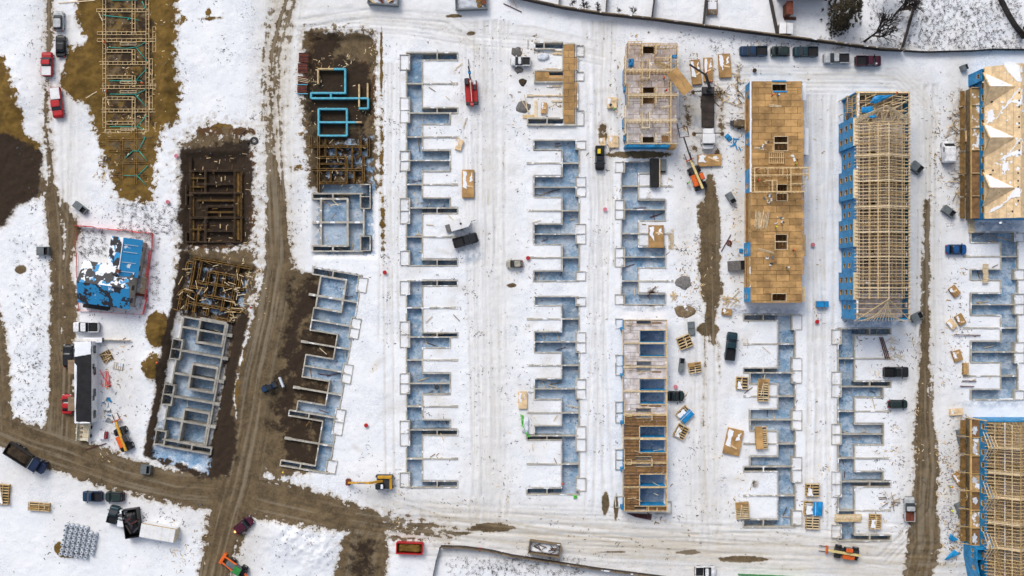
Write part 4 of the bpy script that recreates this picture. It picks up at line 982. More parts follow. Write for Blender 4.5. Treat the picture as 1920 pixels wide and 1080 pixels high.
for yc in (-28.4,-37.5,-46.5):
    hw = 2.6; zr = 11.2
    slab('gable', 'blue_wrap', [Vector((85.2, yc-hw+.3, 8.75)), Vector((85.2, yc, zr-.25)), Vector((85.2, yc+hw-.3, 8.75)), Vector((85.32, yc+hw-.3, 8.75)), Vector((85.32, yc, zr-.25)), Vector((85.32, yc-hw+.3, 8.75))], .01)
    slab('gable_sheet', 'osb', [Vector((84.5, yc-hw+.3, 8.75)), Vector((84.5, yc, zr-.4)), Vector((84.5, yc+hw-.3, 8.75)), Vector((84.6, yc+hw-.3, 8.75)), Vector((84.6, yc, zr-.4)), Vector((84.6, yc-hw+.3, 8.75))], .01)
    for xo in (84.45, 85.0, 85.55, 86.1):
        f_ = 1 - max(0, xo-84.8)*.28
        t.bar('dormer_rafter', 'lumber', lw(xo, yc-hw*f_, 8.75+max(0, xo-84.8)*.6), lw(xo, yc, zr), .1, .12); t.bar('dormer_rafter', 'lumber', lw(xo, yc+hw*f_, 8.75+max(0, xo-84.8)*.6), lw(xo, yc, zr), .1, .12)
    t.bar('dormer_ridge', 'lumber', lw(84.4, yc, zr), lw(88.0, yc, zr), .1, .1)
t.box('roof_snow', 'snow', 85.0-TL.x, -46.2-TL.y, 9.6, .3, 1.6, .3, rx=25)

def sink(t, dx, dy):
    t.e.location.x += dx; t.e.location.y += dy
    for c in list(t.e.children):
        c.location.z -= 3.0
        if c.name.startswith('scaffold_board') and c.location.z < .3: bpy.data.objects.remove(c)
sink(TB4, 1.34, .4); sink(t, 1.34, -.4)
# ------------------------------------------------------------------ framed storey, top middle
t = T('building', 'framed storey with snowy floor and stud walls, a panel hanging over its right edge', 'building', 1215, 180)
Zf = 2.9; Zw = 5.3
hl = [(1206,87,1227,100),(1206,164,1227,174),(1206,182,1227,194),(1205,257,1226,267)]
sheets(t, 'osb_dusted', 1177, 80, 1271, 103, Zf, holes=hl); sheets(t, 'osb_dusted', 1173, 103, 1258, 178, Zf, holes=hl); sheets(t, 'osb_white', 1175, 178, 1258, 268, Zf, holes=hl); sheets(t, 'osb_dusted', 1258, 172, 1269, 268, Zf)
sheets(t, 'osb_brown', 1240, 254, 1256, 267, Zf+.05, lx=16)
for k in range(6): t.wbox('joist', 'lumber', 1258, 108+k*10, 1271, 109.2+k*10, Zf-.3, Zf)
base0 = W(1176, 82, Zf); base1 = W(1257, 266, Zf)
t.box('ground_floor', 'osb_brown', (base0.x+base1.x)/2-t.loc.x, (base0.y+base1.y)/2-t.loc.y, .3, 8, 18, .2)
for q in ((1178,78,1204,78),(1204,81,1239,81),(1230,85,1271,85),(1178,78,1178,103),(1173,103,1173,157),(1178,157,1178,197),(1173,197,1173,250),(1177,250,1177,269),(1177,269,1271,269),(1258,102,1258,268),(1271,85,1271,130),(1173,130,1270,130),(1173,132.5,1270,132.5),(1178,176,1271,176),(1178,178.5,1271,178.5),(1173,224,1270,224),(1173,226.5,1270,226.5),(1204,81,1204,102),(1230,81,1230,101),(1204,112,1204,146),(1218,112,1218,146),(1204,112,1218,112),(1204,146,1218,146),(1204,156,1204,197),(1230,160,1230,197),(1204,208,1204,239),(1218,208,1218,239),(1204,239,1218,239),(1204,250,1204,268),(1230,250,1230,268),(1230,108,1258,108),(1240,200,1258,198),(1244,250,1258,247)):
    stud(t, *q, Zf+.02, Zw, 'lumber_pale' if q[1] > 176 else 'lumber')
for (a, b, c, d) in ((1167,128,1173,157),(1168,157,1176,168),(1172,172,1176,198),(1166,221,1172,238),(1168,250,1174,262)): t.wbox('wrapped_wall', 'blue_wrap', a+3, b, c, d, .1, 2.8)
t.wbox('wrapped_wall', 'blue_wrap', 1173, 271, 1256, 275.5, .1, 3.6); t.wbox('end_sheet', 'osb', 1256, 270, 1268, 277, .1, 3.4)
t.wbox('wall', 'osb_white', 1175, 82, 1177, 268, .1, Zf-.1); t.wbox('wall', 'osb_white', 1256, 105, 1258, 268, .1, Zf-.1); t.wbox('wall', 'osb_white', 1178, 82, 1257, 84, .1, Zf-.1)
t.mesh('stacked_sheets', None, tarp(ptsW([(1262,175),(1273,172),(1272,222),(1268,222)], 1, 1215, 180), .4, .9, .1), ['snow'])
o = T('tarp_bundle', 'crumpled blue tarp bundle on the floor of the framed storey', 'tarp', 1183, 118, Zf)
o.mesh('tarp', None, tarp([(-.5,-.8),(.5,-.7),(.5,.8),(-.4,.7)], 0, .5, .25), ['blue_tarp'])
single('tarp', 'small blue sheet in the top right corner of the framed storey', 'tarp', tarp([(-.5,-.3),(.6,-.3),(.6,.3),(-.5,.3)], 0, .15, .05), ['blue_tarp'], 1265, 106, 3.1)
o = T('lumber_pile', 'slanting pile of pale boards on the floor of the framed storey', 'lumber pile', 1240, 122, Zf)
for k in range(6): o.box('board', 'lumber', rnd.uniform(-.2,.2), -.4+k*.18, .05+.04*k, 2.8, .12, .05, rz=-18+rnd.uniform(-6,6))
for i, (x, y, l) in enumerate(((1244,140,'man in an orange vest walking on the upper floor of the framed storey'),(1247,171,'man with orange helmet crouched near the lower stairs of the framed storey'))): pass

# ------------------------------------------------------------------ framed row with blue garage bays
t = T('building', 'framed row with open blue garage bays, upper floor white and lower floor brown', 'building', 1210, 780)
Zf = 3.0
bays = [(1200,620,1248,642),(1200,645,1248,668),(1200,711,1248,731.5),(1200,735,1248,757),(1200,800,1248,820.5),(1200,825,1248,848),(1200,890,1248,912),(1200,915,1248,948)]
st = [(1194,601,1220,607),(1194,678,1220,685),(1194,690,1220,695),(1193,766,1220,772),(1193,779,1220,783),(1193,857,1220,862),(1193,870,1220,874),(1190,950,1212,958)]
hl = bays+st
sheets(t, 'osb_white', 1170, 600, 1250, 776, Zf, holes=hl); sheets(t, 'osb_brown', 1170, 776, 1250, 958, Zf, holes=hl)
for (x0, y0, x1, y1) in bays:
    a = W(x0, y0, Zf); b = W(x1, y1, Zf); cx = (a.x+b.x)/2-t.loc.x; cy = (a.y+b.y)/2-t.loc.y
    t.box('bay_wall', 'blue_wrap', cx, b.y-t.loc.y+.06, 1.45, b.x-a.x-.1, .1, 2.85); t.box('bay_wall', 'blue_wrap', cx, a.y-t.loc.y-.06, 1.45, b.x-a.x-.1, .1, 2.85)
    t.box('bay_wall', 'blue_wrap', a.x-t.loc.x+.06, cy, 1.45, .1, a.y-b.y-.2, 2.85)
    t.wbox('header', 'lumber', x1, y0, x1+2.2, y1, Zf-.35, Zf)
for k in range(29):
    y = 779+k*6.2; xx = 1249 if not any(b_[1]-3 < y < b_[3]+3 for b_ in bays) else 1198
    t.wbar('joist', 'lumber_old' if k % 3 else 'lumber_wet', 1171, y, xx, y+rnd.uniform(-.6,.6), Zf+.05, .09, .07)
def plate(x0, y0, x1, y1, m='lumber', w=.15, h=.16, z=Zf):
    t.n += 1; t.wbar('plate', m, x0, y0, x1, y1, z+h/2+.003*(t.n % 17), w, h)
for y in (600,958): plate(1170, y, 1251, y)
for y in (643.5,688,733.5,777.5,822,867.5,913.5): plate(1169, y-1, 1251, y-1, 'lumber_pale' if y < 770 else 'lumber'); plate(1169, y+1, 1251, y+1, 'lumber_pale' if y < 770 else 'lumber')
for (x0, y0, x1, y1) in bays: plate(x0, y0-1, x1+2, y0-1); plate(x0, y1+1, x1+2, y1+1); plate(x0-1, y0, x0-1, y1)
for (a, b, x) in ((600,617,1171),(617,666,1168),(666,704,1171),(704,752,1168),(752,795,1171),(795,842,1168),(842,880,1171),(880,932,1168),(932,958,1171)): plate(x, a, x, b)
plate(1250.5, 600, 1250.5, 958)
for s_ in st: plate(s_[0]-1, s_[1]-1, s_[2]+1, s_[1]-1, w=.08); plate(s_[0]-1, s_[3]+1, s_[2]+1, s_[3]+1, w=.08); plate(s_[2]+1, s_[1], s_[2]+1, s_[3], w=.08)
for y in (684,772,862,600): plate(1174, y, 1184, y, w=.1); plate(1174, y+9, 1184, y+9, w=.1); plate(1184, y, 1184, y+9, w=.1)
for y in (772,776,862,866,780): stud(t, 1223, y, 1223, y+8, Zf, Zf+1.2)
a = W(1170, 600, Zf); b = W(1250, 958, Zf)
t.box('wall', 'blue_wrap', a.x-t.loc.x+.1, (a.y+b.y)/2-t.loc.y, 1.45, .15, a.y-b.y-.1, 2.85); t.box('wall', 'osb_dusted', (a.x+b.x)/2-t.loc.x, a.y-t.loc.y-.1, 1.45, b.x-a.x-.2, .15, 2.85); t.box('wall', 'osb_dusted', (a.x+b.x)/2-t.loc.x, b.y-t.loc.y+.1, 1.45, b.x-a.x-.2, .15, 2.85)
for (x0, y0, x1, y1, m) in ((1222,604,1240,607,'rust'),(1222,696,1240,699,'rust'),(1202,758,1214,762,'rust'),(1216,760,1240,763,'rust')): t.wbox('snow_free_patch', 'osb_brown', x0, y0, x1, y1, Zf, Zf+.012)
for (ya, yb) in ((597,616),(665,704),(753,793),(842,881),(930,952)):
    t.wbox('window_well', 'concrete', 1153.5, ya, 1155, yb, -.5, .25); t.wbox('window_well', 'concrete', 1155, ya, 1168, ya+1.5, -.5, .24); t.wbox('window_well', 'concrete', 1155, yb-1.5, 1168, yb, -.5, .24)
    if yb-ya > 25: t.wbox('window_well', 'concrete', 1155, (ya+yb)/2, 1168, (ya+yb)/2+1.3, -.5, .23)
    t.wbox('wrapped_wall', 'blue_wrap', 1165, yb-2, 1171, yb+4, .1, 2.6)
for q in ((1216,949,1251,949),(1216,958,1251,958),(1216,949,1216,958),(1232,952,1232,958),(1251,949,1251,960)): plate(*q)
for q in ((1251,940,1259,941.5),(1258,941.5,1259.5,964),(1228,963,1258,964.5)): t.wbox('foundation_wall', 'concrete', *q, -1, .3)
for k in range(10):
    x = rnd.uniform(1175,1240); y = rnd.choice((796,812,845,890,905,925,935,700,940)); t.wbar('loose_board', 'lumber_pale', x, y, x+rnd.uniform(8,22), y+rnd.uniform(-6,6), Zf+.25+.01*k, .08, .06)

# ------------------------------------------------------------------ foundation with L shaped board deck, top
t = T('building', 'low building start with tee shaped orange floor deck, white pickup beside it', 'building', 1040, 155)
Zf = .7
sheets(t, 'osb', 1056, 83, 1077, 232, Zf, lx=21); sheets(t, 'osb', 1077, 108, 1082, 131, Zf, lx=6); sheets(t, 'osb', 1077, 154, 1082, 203, Zf, lx=6)
sheets(t, 'osb', 1004, 134, 1056, 152, Zf, lx=24, holes=[(1030,135,1056,141)])
cn = [0]
def cw(x0, y0, x1, y1, z0=-2.2, z1=.62, m='concrete'):
    cn[0] += 1; t.wbox('foundation_wall', m, x0, y0, x1, y1, z0, z1+.003*(cn[0] % 15))
for q in ((1001,78,1056,80.5),(1001,80.5,1003.5,92),(1003.5,90,1040,92.5),(1019,80.5,1021.5,90),(1056,80,1078,83),(1001,133,1003.5,155),(1003.5,152,1057,154.5),(1003.5,131,1055,133.5),(1054,92,1056,131),(1055,155,1057,220),(988,220,1056,222.5),(988,222.5,990.5,235),(990.5,232.5,1080,235.5),(1024.5,222.5,1027,232.5),(1078,83,1080,107),(1082,107,1084,132),(1078,132,1080,153),(1082,153,1084,204),(1078,204,1080,232)): cw(*q)
for (a, b) in ((84,106),(134,152),(206,236)):
    cw(1081, a, 1095, a+1.5, -.5, .2); cw(1081, b-1.5, 1095, b, -.5, .2); cw(1094, a+1.5, 1095.5, b-1.5, -.5, .2)
cw(989, 74, 990.5, 91, -.5, .1); cw(988, 178, 1055, 180.5, -.5, .25, 'lumber_snowy'); cw(988,177,1000,182,-.5,.2)
for q in ((1036,94,1055,96,'lumber_pale'),(1036,99,1054,102,'lumber'),(1020,128,1052,130.5,'lumber_snowy'),(1034,188,1055,191,'lumber_pale'),(1025,160,1052,163,'lumber_snowy'),(1002,188,1007,220,'lumber_pale'),(980,215,1002,222,'lumber')): t.wbox('loose_plank', q[4], *q[:4], .05, .2)

# ------------------------------------------------------------------ footings, top left
def ladder(t, m, x0, y0, x1, y1, w=5.0, z=.0, tie=9, h=.25, name='form_board', bw=.09):
    a = W(x0, y0); b = W(x1, y1); d = (b-a); L = d.length; d /= L; s = Vector((-d.y, d.x, 0))*w*S/2
    for q in (s, -s): t.n += 1; t.bar(name, m, a+q-t.loc+Vector((0,0,z+.002*(t.n % 9))), b+q-t.loc+Vector((0,0,z+.002*(t.n % 9))), bw, h)
    n = int(L/(tie*S))
    for i in range(n+1):
        p = a+d*L*(i/max(1, n)); t.n += 1; t.bar('tie', m, p+s*1.1-t.loc+Vector((0,0,z+.12+.002*(t.n % 9))), p-s*1.1-t.loc+Vector((0,0,z+.12+.002*(t.n % 9))), bw*.8, .06)
t = T('footing_forms', 'grid of tan footing boards staked out on ochre clay at the top left', 'footing forms', 235, 120)
zz = -.22
for q in ((195,-10,195,248),(250,-10,250,62),(250,93,250,120),(250,142,250,162),(250,182,250,242),(276,-10,276,246),(181,19,276,19),(182,62,273,62),(182,75,292,75),(200,95,248,95),(184,118,276,118),(200,144,248,144),(184,163,292,163),(200,184,250,184),(186,207,294,207),(200,230,250,230),(196,246,276,246),(289,50,289,97),(282,130,282,160),(289,148,289,177),(293,230,293,246),(283,110,283,140),(283,180,283,205),(255,242,255,345),(185,305,280,305),(196,262,276,262),(205,246,205,345),(228,262,228,345),(205,283,276,283),(205,330,276,330),(274,246,274,350),(186,270,196,270)): 
    if q[1] < 240 or q[1] == 246: ladder(t, 'lumber', *q, z=zz, w=5.5)
    else: ladder(t, 'lumber_old', *q, z=zz+.2, w=4)
for (x, y) in ((225,82),(225,154),(225,172),(226,242)): ladder(t, 'lumber_pale', x, y, x+30, y, w=4, z=zz, tie=15)
pipes = [([(208,0),(255,0),(262,-2)],'uppermost'),([(188,28),(240,33),(260,38)],'second from the top'),([(202,88),(236,90),(255,88),(272,79)],'third from the top'),([(204,151),(262,150),(268,155)],'fourth from the top'),([(205,176),(253,177),(274,200)],'fifth from the top'),([(205,237),(258,237),(274,246)],'sixth from the top'),([(235,297),(250,283),(262,284),(277,302)],'second from the bottom'),([(232,329),(258,330),(275,348)],'lowest')]
br = {2:[(255,89),(274,113)],3:[(255,149),(273,130)],4:[(253,177),(272,168)],5:[(256,237),(274,217)],6:[(260,283),(273,258)],7:[(258,330),(277,312)],0:[(266,2),(272,15)],1:[(240,33),(240,36)]}
for i, (pts, w_) in enumerate(pipes):
    t = T('drain_pipe', f'teal drain pipe run laid in the ochre footings, {w_}', 'pipe', *pts[0], 0)
    def f(bm, pts=pts, i=i):
        o = W(*pts[0]); P_ = [W(*p)-o+Vector((0,0,.05)) for p in pts]
        for a, b in zip(P_, P_[1:]): addcyl(bm, a, b, .075, n=8)
        q = [W(*p)-o+Vector((0,0,.05)) for p in br[i]]; addcyl(bm, q[0], q[1], .075, n=8)
    t.mesh('pipe', None, f, ['pipe_teal'], (0, 0, gzp(*pts[1])+.12))
    q = W(*br[i][1])-t.loc; t.mesh('pipe_elbow', ('pipe_elbow',), lambda bm: (addcyl(bm, (0,0,0), (0,0,.35), .1, n=8), addcyl(bm, (-.15,0,.05), (.15,0,.05), .11, n=8)), ['pipe_teal'], (q.x, q.y, gzp(*pts[1])+.1))

# ------------------------------------------------------------------ timber and blue forms of the half built foundations
def formwall(t, m, x0, y0, x1, y1, w=5, z0=-1.0, z1=.15, name='form_panel', tw=.12):
    a = W(x0, y0, z1); b = W(x1, y1, z1); d = b-a; L = d.length; d /= L; s = Vector((-d.y, d.x, 0))*w*S/2
    for q in (s, -s):
        t.n += 1; k = .003*(t.n % 21); t.bar(name, m, a+q-t.loc+Vector((0,0,(z0-z1)/2+k)), b+q-t.loc+Vector((0,0,(z0-z1)/2+k)), tw, z1-z0)
    n = int(L/1.2)
    for i in range(n+1):
        p = a+d*L*(i/max(1, n)); t.n += 1; t.bar('tie', m, p+s*1.2-t.loc+Vector((0,0,.03+.002*(t.n % 9))), p-s*1.2-t.loc+Vector((0,0,.03+.002*(t.n % 9))), .09, .06)
t = T('formwork', 'bright blue wall forms standing in the dark soil pit', 'wall forms', 640, 190)
for q in ((625,129,648,129),(647,129,647,175),(648,174,583,174),(583,174,583,184),(583,184,690,184),(620,175,620,184),(690,184,690,203),(673,203,690,203),(597,204,650,204),(597,204,597,254),(597,254,650,254),(650,204,650,254),(597,229,668,229)): formwall(t, 'form_blue', *q, w=1.6, tw=.16)
for q in ((596,129,625,129),(596,130,596,157),(689,156,689,184),(673,158,673,200),(668,229,678,229)): formwall(t, 'lumber', *q, w=1.4, tw=.12)
t = T('formwork', 'brown timber wall forms between the blue forms and the grey concrete walls', 'wall forms', 640, 300)
for q in ((575,274,690,274),(597,255,597,360),(600,295,650,295),(585,318,680,318),(600,343,650,343),(649,295,649,343),(675,255,675,292),(691,256,691,293),(681,293,681,340),(582,255,582,275)): formwall(t, 'lumber_old', *q, w=3.4, tw=.12)
for q in ((610,262,610,292),(630,276,630,294),(600,307,648,307),(620,320,620,342),(650,318,668,318),(660,275,660,318),(664,320,664,343)): formwall(t, 'lumber_old', *q, w=2.0, tw=.09, z1=0)
for k in range(50): x = rnd.uniform(585,690); y = rnd.uniform(258,350); a_ = rnd.uniform(0,180); l_ = rnd.uniform(4,10); t.wbar('prop', rnd.choice(('lumber_pale','lumber_old','lumber_old','lumber')), x, y, x+l_*math.cos(R(a_)), y+l_*math.sin(R(a_)), .05+.2*rnd.random(), .07, .07)
t = T('formwork', 'nearly black timber wall forms in the square dug pit', 'wall forms', 400, 380)
for q in ((355,320,452,320),(355,362,452,362),(357,408,455,408),(350,454,452,454),(357,295,357,453),(385,320,385,362),(387,387,387,408),(385,408,385,454),(440,320,440,453),(388,345,438,345),(388,387,438,387),(388,433,438,433),(349,347,349,384),(349,366,362,366),(349,436,349,453),(370,345,388,345)): formwall(t, 'lumber_wet', *q, w=2.2, z0=-.8, z1=.12, tw=.1)
for (a, b) in ((322,360),(364,405),(412,450)): t.wbox('sheet', 'lumber_old', 442, a, 449, b, -.5, -.4); t.wbox('sheet', 'lumber_old', 359, a, 364, b, -.5, -.4)
for (x, y) in ((414,332),(412,398),(412,420),(375,425)): t.wbox('brace_block', 'lumber', x, y, x+2, y+8, -.6, -.4)
for q in ((357,334,386,334),(370,376,387,376),(386,376,440,376),(386,422,388,422),(372,422,372,452),(400,320,400,326),(357,350,386,350),(386,398,440,398),(357,430,385,430),(452,320,452,453)): formwall(t, 'lumber_old', *q, w=1.8, z0=-.8, z1=.0, tw=.08)
for k in range(80):
    x = rnd.uniform(348,466); y = rnd.uniform(285,456); a_ = rnd.choice((0, 90))+rnd.uniform(-14,14); l_ = rnd.uniform(3,11); t.wbar('loose_board', rnd.choice(('lumber_old','lumber','lumber_wet')), x, y, x+l_*math.cos(R(a_)), y+l_*math.sin(R(a_)), -.35+.4*rnd.random(), .1, .05)
t = T('formwork', 'slanting brown timber forms littered with boards, above the finished slanting walls', 'wall forms', 366, 488, 0, -10.25)
def fl(u0, v0, u1, v1, w=3.6, m='lumber_old'):
    for k in (-1, 1):
        t.n += 1; a = Vector((u0*S, -v0*S, 0)); b = Vector((u1*S, -v1*S, 0)); d = (b-a).normalized(); s = Vector((-d.y, d.x, 0))*w*S/2*k
        t.bar('form_panel', m, a+s+Vector((0,0,-.4+.003*(t.n % 20))), b+s+Vector((0,0,-.4+.003*(t.n % 20))), .13, 1.1)
    L = (b-a).length; n = int(L/1.1)
    for i in range(n+1): p = a+d*L*i/max(1, n); t.n += 1; t.bar('tie', 'lumber_old', p+s*1.3+Vector((0,0,.19+.002*(t.n%7))), p-s*1.3+Vector((0,0,.19+.002*(t.n%7))), .1, .06)
for q in ((-4,-4,108,-4),(0,0,0,95),(30,16,82,16),(30,16,30,62),(82,-4,82,100),(10,38,100,38),(30,62,82,62),(-14,60,-14,98),(-14,60,0,60),(2,80,104,80),(-13,6,-13,22),(-13,6,0,6),(58,100,92,100),(12,0,12,38),(46,16,46,60),(0,50,30,50),(60,16,60,38),(66,62,66,80),(90,10,90,36),(14,62,14,96),(40,80,40,98)): fl(*q)
for k in range(70):
    u = rnd.choice((rnd.uniform(-20,100), rnd.uniform(84,112))); v = rnd.uniform(-6,100); an = rnd.uniform(-30,30) if rnd.random() < .7 else rnd.uniform(50,130); ln = rnd.uniform(.5,1.8)
    t.box('loose_board', rnd.choice(('lumber','lumber_old','lumber_pale')), u*S, -v*S, .25+.01*k, ln, .12, .05, rz=an)

# ------------------------------------------------------------------ fences
def fence(pts, label, h=1.9, m='fence_wood', bay=2.4, capm=None, name='fence', th=.08):
    t = T(name, label, 'fence', *pts[0])
    P_ = [W(*p) for p in pts]
    for a, b in zip(P_, P_[1:]):
        d = b-a; L = d.length; n = max(1, round(L/bay))
        for i in range(n):
            p = a+d*(i/n); q = a+d*((i+1)/n); z = gz(p.x, p.y) if abs(p.x) < 99 and abs(p.y) < 57 else 0
            u = d.normalized()*.06; up = Vector((0,0,h/2+z+.03))
            t.bar('panel', m, p+u-t.loc+up, q-u-t.loc+up, th, h)
            t.bar('post', m, p-t.loc+Vector((0,0,z-.2)), p-t.loc+Vector((0,0,z+h+.15)), .12, .12)
            if capm: t.bar('rail', capm, p+u-t.loc+Vector((0,0,h+z+.08)), q-u-t.loc+Vector((0,0,h+z+.08)), .22, .08)
    return t
fence([(950,-6),(1060,18),(1130,29),(1225,39),(1320,52),(1450,69),(1560,83),(1650,95),(1690,97)], 'long dark board fence along the back gardens at the top', 2.0, th=.12, capm='fence_brown')
fence([(1694,97),(1730,99),(1820,97),(1860,94),(1960,95)], 'dark wire and board fence in front of the weedy lot at top right', 1.3)
fence([(1049,-10),(1047,14)], 'leftmost side fence between back gardens at the top', 1.5); fence([(1138,-10),(1135,26)], 'side fence left of the narrow garden with bare saplings', 1.6)
fence([(1227,-10),(1221,36)], 'side fence between the sapling garden and the empty square garden', 1.9, th=.12); fence([(1323,-10),(1317,49)], 'side fence left of the small garden deck', 1.9, th=.12)
fence([(1440,-10),(1455,66)], 'side fence beside the small white garden shed', 1.9, th=.12); fence([(1718,-10),(1689,92)], 'slanting side fence left of the weedy lot', 1.6)
fence([(1866,-10),(1886,30),(1899,51),(1918,74)], 'diagonal fence in the far top right corner', 1.9, th=.12)
fence([(827,1023),(870,1024),(920,1031),(960,1040),(1050,1054),(1130,1066),(1240,1080),(1320,1090)], 'brown retaining fence with snow on top along the bottom field', 1.4, 'fence_wood', capm='fence_brown', th=.25)
fence([(825,1026),(818,1050),(810,1090)], 'blue grey side fence at the left end of the bottom field', 1.3, 'steel_dark')
fence([(1384,1076),(1440,1078),(1520,1082)], 'green mesh fence at the bottom edge beside the white pickup', 1.0, 'green')
# red safety netting round the old house
t = T('safety_fence', 'red plastic safety netting strung around the blue roofed house', 'fence', 143, 425)
P_ = [(143,424),(180,427),(230,431),(287,437),(286,470),(279,520),(277,560),(270,589),(230,587),(150,583),(145,500),(143,424)]
for i, (a, b) in enumerate(zip(P_, P_[1:])):
    A_, B_ = W(*a), W(*b); d = B_-A_; n = max(1, round(d.length/2.2)); hgt = 1.2 if i < 7 else .7
    for k in range(n):
        p = A_+d*(k/n)-t.loc; q = A_+d*((k+1)/n)-t.loc; lean = Vector((rnd.uniform(-.25,.25), rnd.uniform(-.25,.25), 0))
        t.bar('post', 'lumber_old', p+Vector((0,0,-.2)), p+Vector((0,0,hgt+.1)), .06, .06)
        for z in (.25,.5,.75,1.0,1.15):
            if z < hgt: t.bar('net', 'fence_red', p+lean*z+Vector((0,0,z)), q+lean*z+Vector((0,0,z)), .05 if i < 7 else .025, .17)
# ------------------------------------------------------------------ the old house, site office, neighbours
def gableroof(t, L, Wd, z0, zr, mats, names=('roof', 'roof'), over=.4, ox=0, oy=0, rz=0, wallm='siding'):
    """house body with its long axis along x; walls, gables and two roof slopes"""
    c, s = math.cos(R(rz)), math.sin(R(rz))
    def P_(x, y, z): return Vector((ox+x*c-y*s, oy+x*s+y*c, z))
    def f(bm):
        xz = [(-Wd/2, 0), (Wd/2, 0), (Wd/2, z0), (0, zr-.1), (-Wd/2, z0)]
        a = [bm.verts.new(P_(-L/2, y, z)) for y, z in xz]; b = [bm.verts.new(P_(L/2, y, z)) for y, z in xz]
        bm.faces.new(a[::-1]); bm.faces.new(b)
        for i in range(5): bm.faces.new([a[i], a[(i+1)%5], b[(i+1)%5], b[i]])
        bmesh.ops.recalc_face_normals(bm, faces=bm.faces)
    t.mesh('wall', None, f, [wallm])
    for sg, m in ((-1, mats[0]), (1, mats[1])):
        def g2(bm, sg=sg):
            e = Wd/2+over; ze = z0-(zr-z0)*over/(Wd/2); q = [P_(-L/2-over, sg*e, ze), P_(L/2+over, sg*e, ze), P_(L/2+over, 0, zr), P_(-L/2-over, 0, zr)]
            a = [bm.verts.new(p) for p in q]; b = [bm.verts.new(p+Vector((0,0,.12))) for p in q]
            bm.faces.new(a); bm.faces.new(b)
            for i in range(4): bm.faces.new([a[i], a[(i+1)%4], b[(i+1)%4], b[i]])
            bmesh.ops.recalc_face_normals(bm, faces=bm.faces)
        t.mesh('roof', None, g2, [m])
    return P_
t = T('house', 'old house under blue roof tarps with snow and black shingle patches', 'house', 226, 513, 0, -8)
P_ = gableroof(t, 8.9, 7.0, 3.6, 5.4, ('roof_blue_shingle', 'roof_snow_shingle'), ox=-.92, oy=-2.3)
Q_ = gableroof(t, 6.2, 5.1, 3.7, 5.3, ('roof_blue_clear', 'roof_snow_shingle'), ox=1.6, oy=3.3, rz=90)
for k, y in enumerate((-4.6,-2.2)): t.box('window', 'glass', 3.56, y, 2.4, .06, .9, 1.2)
for k, y in enumerate((1.5, 5.2)): t.box('window', 'glass', 4.18, y, 2.4, .06, .9, 1.2)
t.box('porch_floor', 'lumber_snowy', 4.6, -.5, .3, 1.0, 5.5, .3); t.box('step', 'rust', 4.6, -3.4, .5, 2.4, .5, .3)
for x in (-1.4, -.5, .5, 1.2): t.box('tarp_batten', 'white_paint', 2.95, 3.3+x*1.9, 4.72, 2.5, .08, .06, ry=32)
t.bar('tarp_batten', 'white_paint', (1.6, .6, 5.48), (1.6, 6.2, 5.48), .14, .08)
t.box('chimney', 'brick', 1.6, .6, 5.2, .6, .6, 1.3)
o = T('shed', 'dark collapsed shed beside the lower wall of the blue roofed house', 'shed', 185, 572, 0, -8)
o.box('wall', 'fence_wood', 0, 0, .6, 4.5, 1.2, 1.2); o.box('roof', 'black_tarp', 0, 0, 1.25, 4.8, 1.5, .1)

t = T('site_office', 'long site office with black flat roof, its top end covered by snow', 'site office', 160, 714)
k_ = 1
t.box('wall', 'white_paint', .93, 0, 1.65, 2.9, 15.0, 3.28)
def roofo(bm): addbox(bm, -.6, -7.6, 3.3, 2.46, 7.6, 3.42)
t.mesh('roof', None, roofo, ['black_tarp'])
t.mesh('roof_snow', None, tarp([(-.6,4.7),(2.4,5.2),(2.4,7.55),(-.6,7.55)], 3.42, 3.5, .03), ['snow'])
for pt in ([(-.6,-7.5),(-.35,-7.5),(-.2,3),(-.6,3.6)], [(-.5,-7.55),(2.3,-7.55),(2.2,-7.35),(-.5,-7.25)]): t.mesh('roof_snow', None, tarp(pt, 3.42, 3.47, .01), ['snow'])
for y in (-3.0, 2.9): t.box('window', 'glass', 2.4, y, 2.2, .05, .9, .9)
for y in (2.6, -4.2): t.box('porch_roof', 'tan_panel', -1.3, y+.2, 2.9, 1.5, 2.6, .12); t.box('porch_post', 'lumber_old', -1.95, y-.9, 1.4, .12, .12, 2.8); t.box('porch_post', 'lumber_old', -1.95, y+1.4, 1.4, .12, .12, 2.8)
t.box('fascia', 'lumber_pale', 1.2, 7.8, 3.2, 5.0, .12, .15)
for y in (-6,-2,2,6): t.box('window', 'glass', 2.57, y, 1.9, .05, 1.4, .9)
o = T('trailer', 'cream open topped trailer below the end of the site office', 'trailer', 161, 808, 0, -4)
o.box('floor', 'cream', 0, 0, .8, 2.2, 3.4, .15); o.box('side', 'cream', -1.1, 0, 1.2, .1, 3.4, .8); o.box('side', 'cream', 1.1, 0, 1.2, .1, 3.4, .8); o.box('end', 'white_paint', 0, 1.7, 1.2, 2.1, .1, .8)
for k in range(3): o.box('crate', 'tan_panel', -.6, -.9+k*.8, 1.0, .6, .3, .3); o.box('plank', 'lumber_pale', .4, -.8+k*.9, .95, .9, .5, .1)
for y in (-.8,.8):
    for x in (-1.1, 1.1): o.mesh('wheel', ('wheel_small',), lambda bm: addcyl(bm, (-.1,0,0), (.1,0,0), .33, n=12), ['rubber'], (x, y, .33))
fence([(172,636),(245,638)], 'thin tan rail fence above the yard of the site office', .9, 'lumber_pale', 2.0, name='rail_fence', th=.04)
o = T('shed', 'long white snow covered box in front of the pickup by the site office', 'shed', 178, 637, 0, 0)
o.box('wall', 'steel_dark', 0, 0, .6, 3.4, .7, 1.2); o.box('roof', 'snow', 0, 0, 1.23, 3.6, .9, .08)

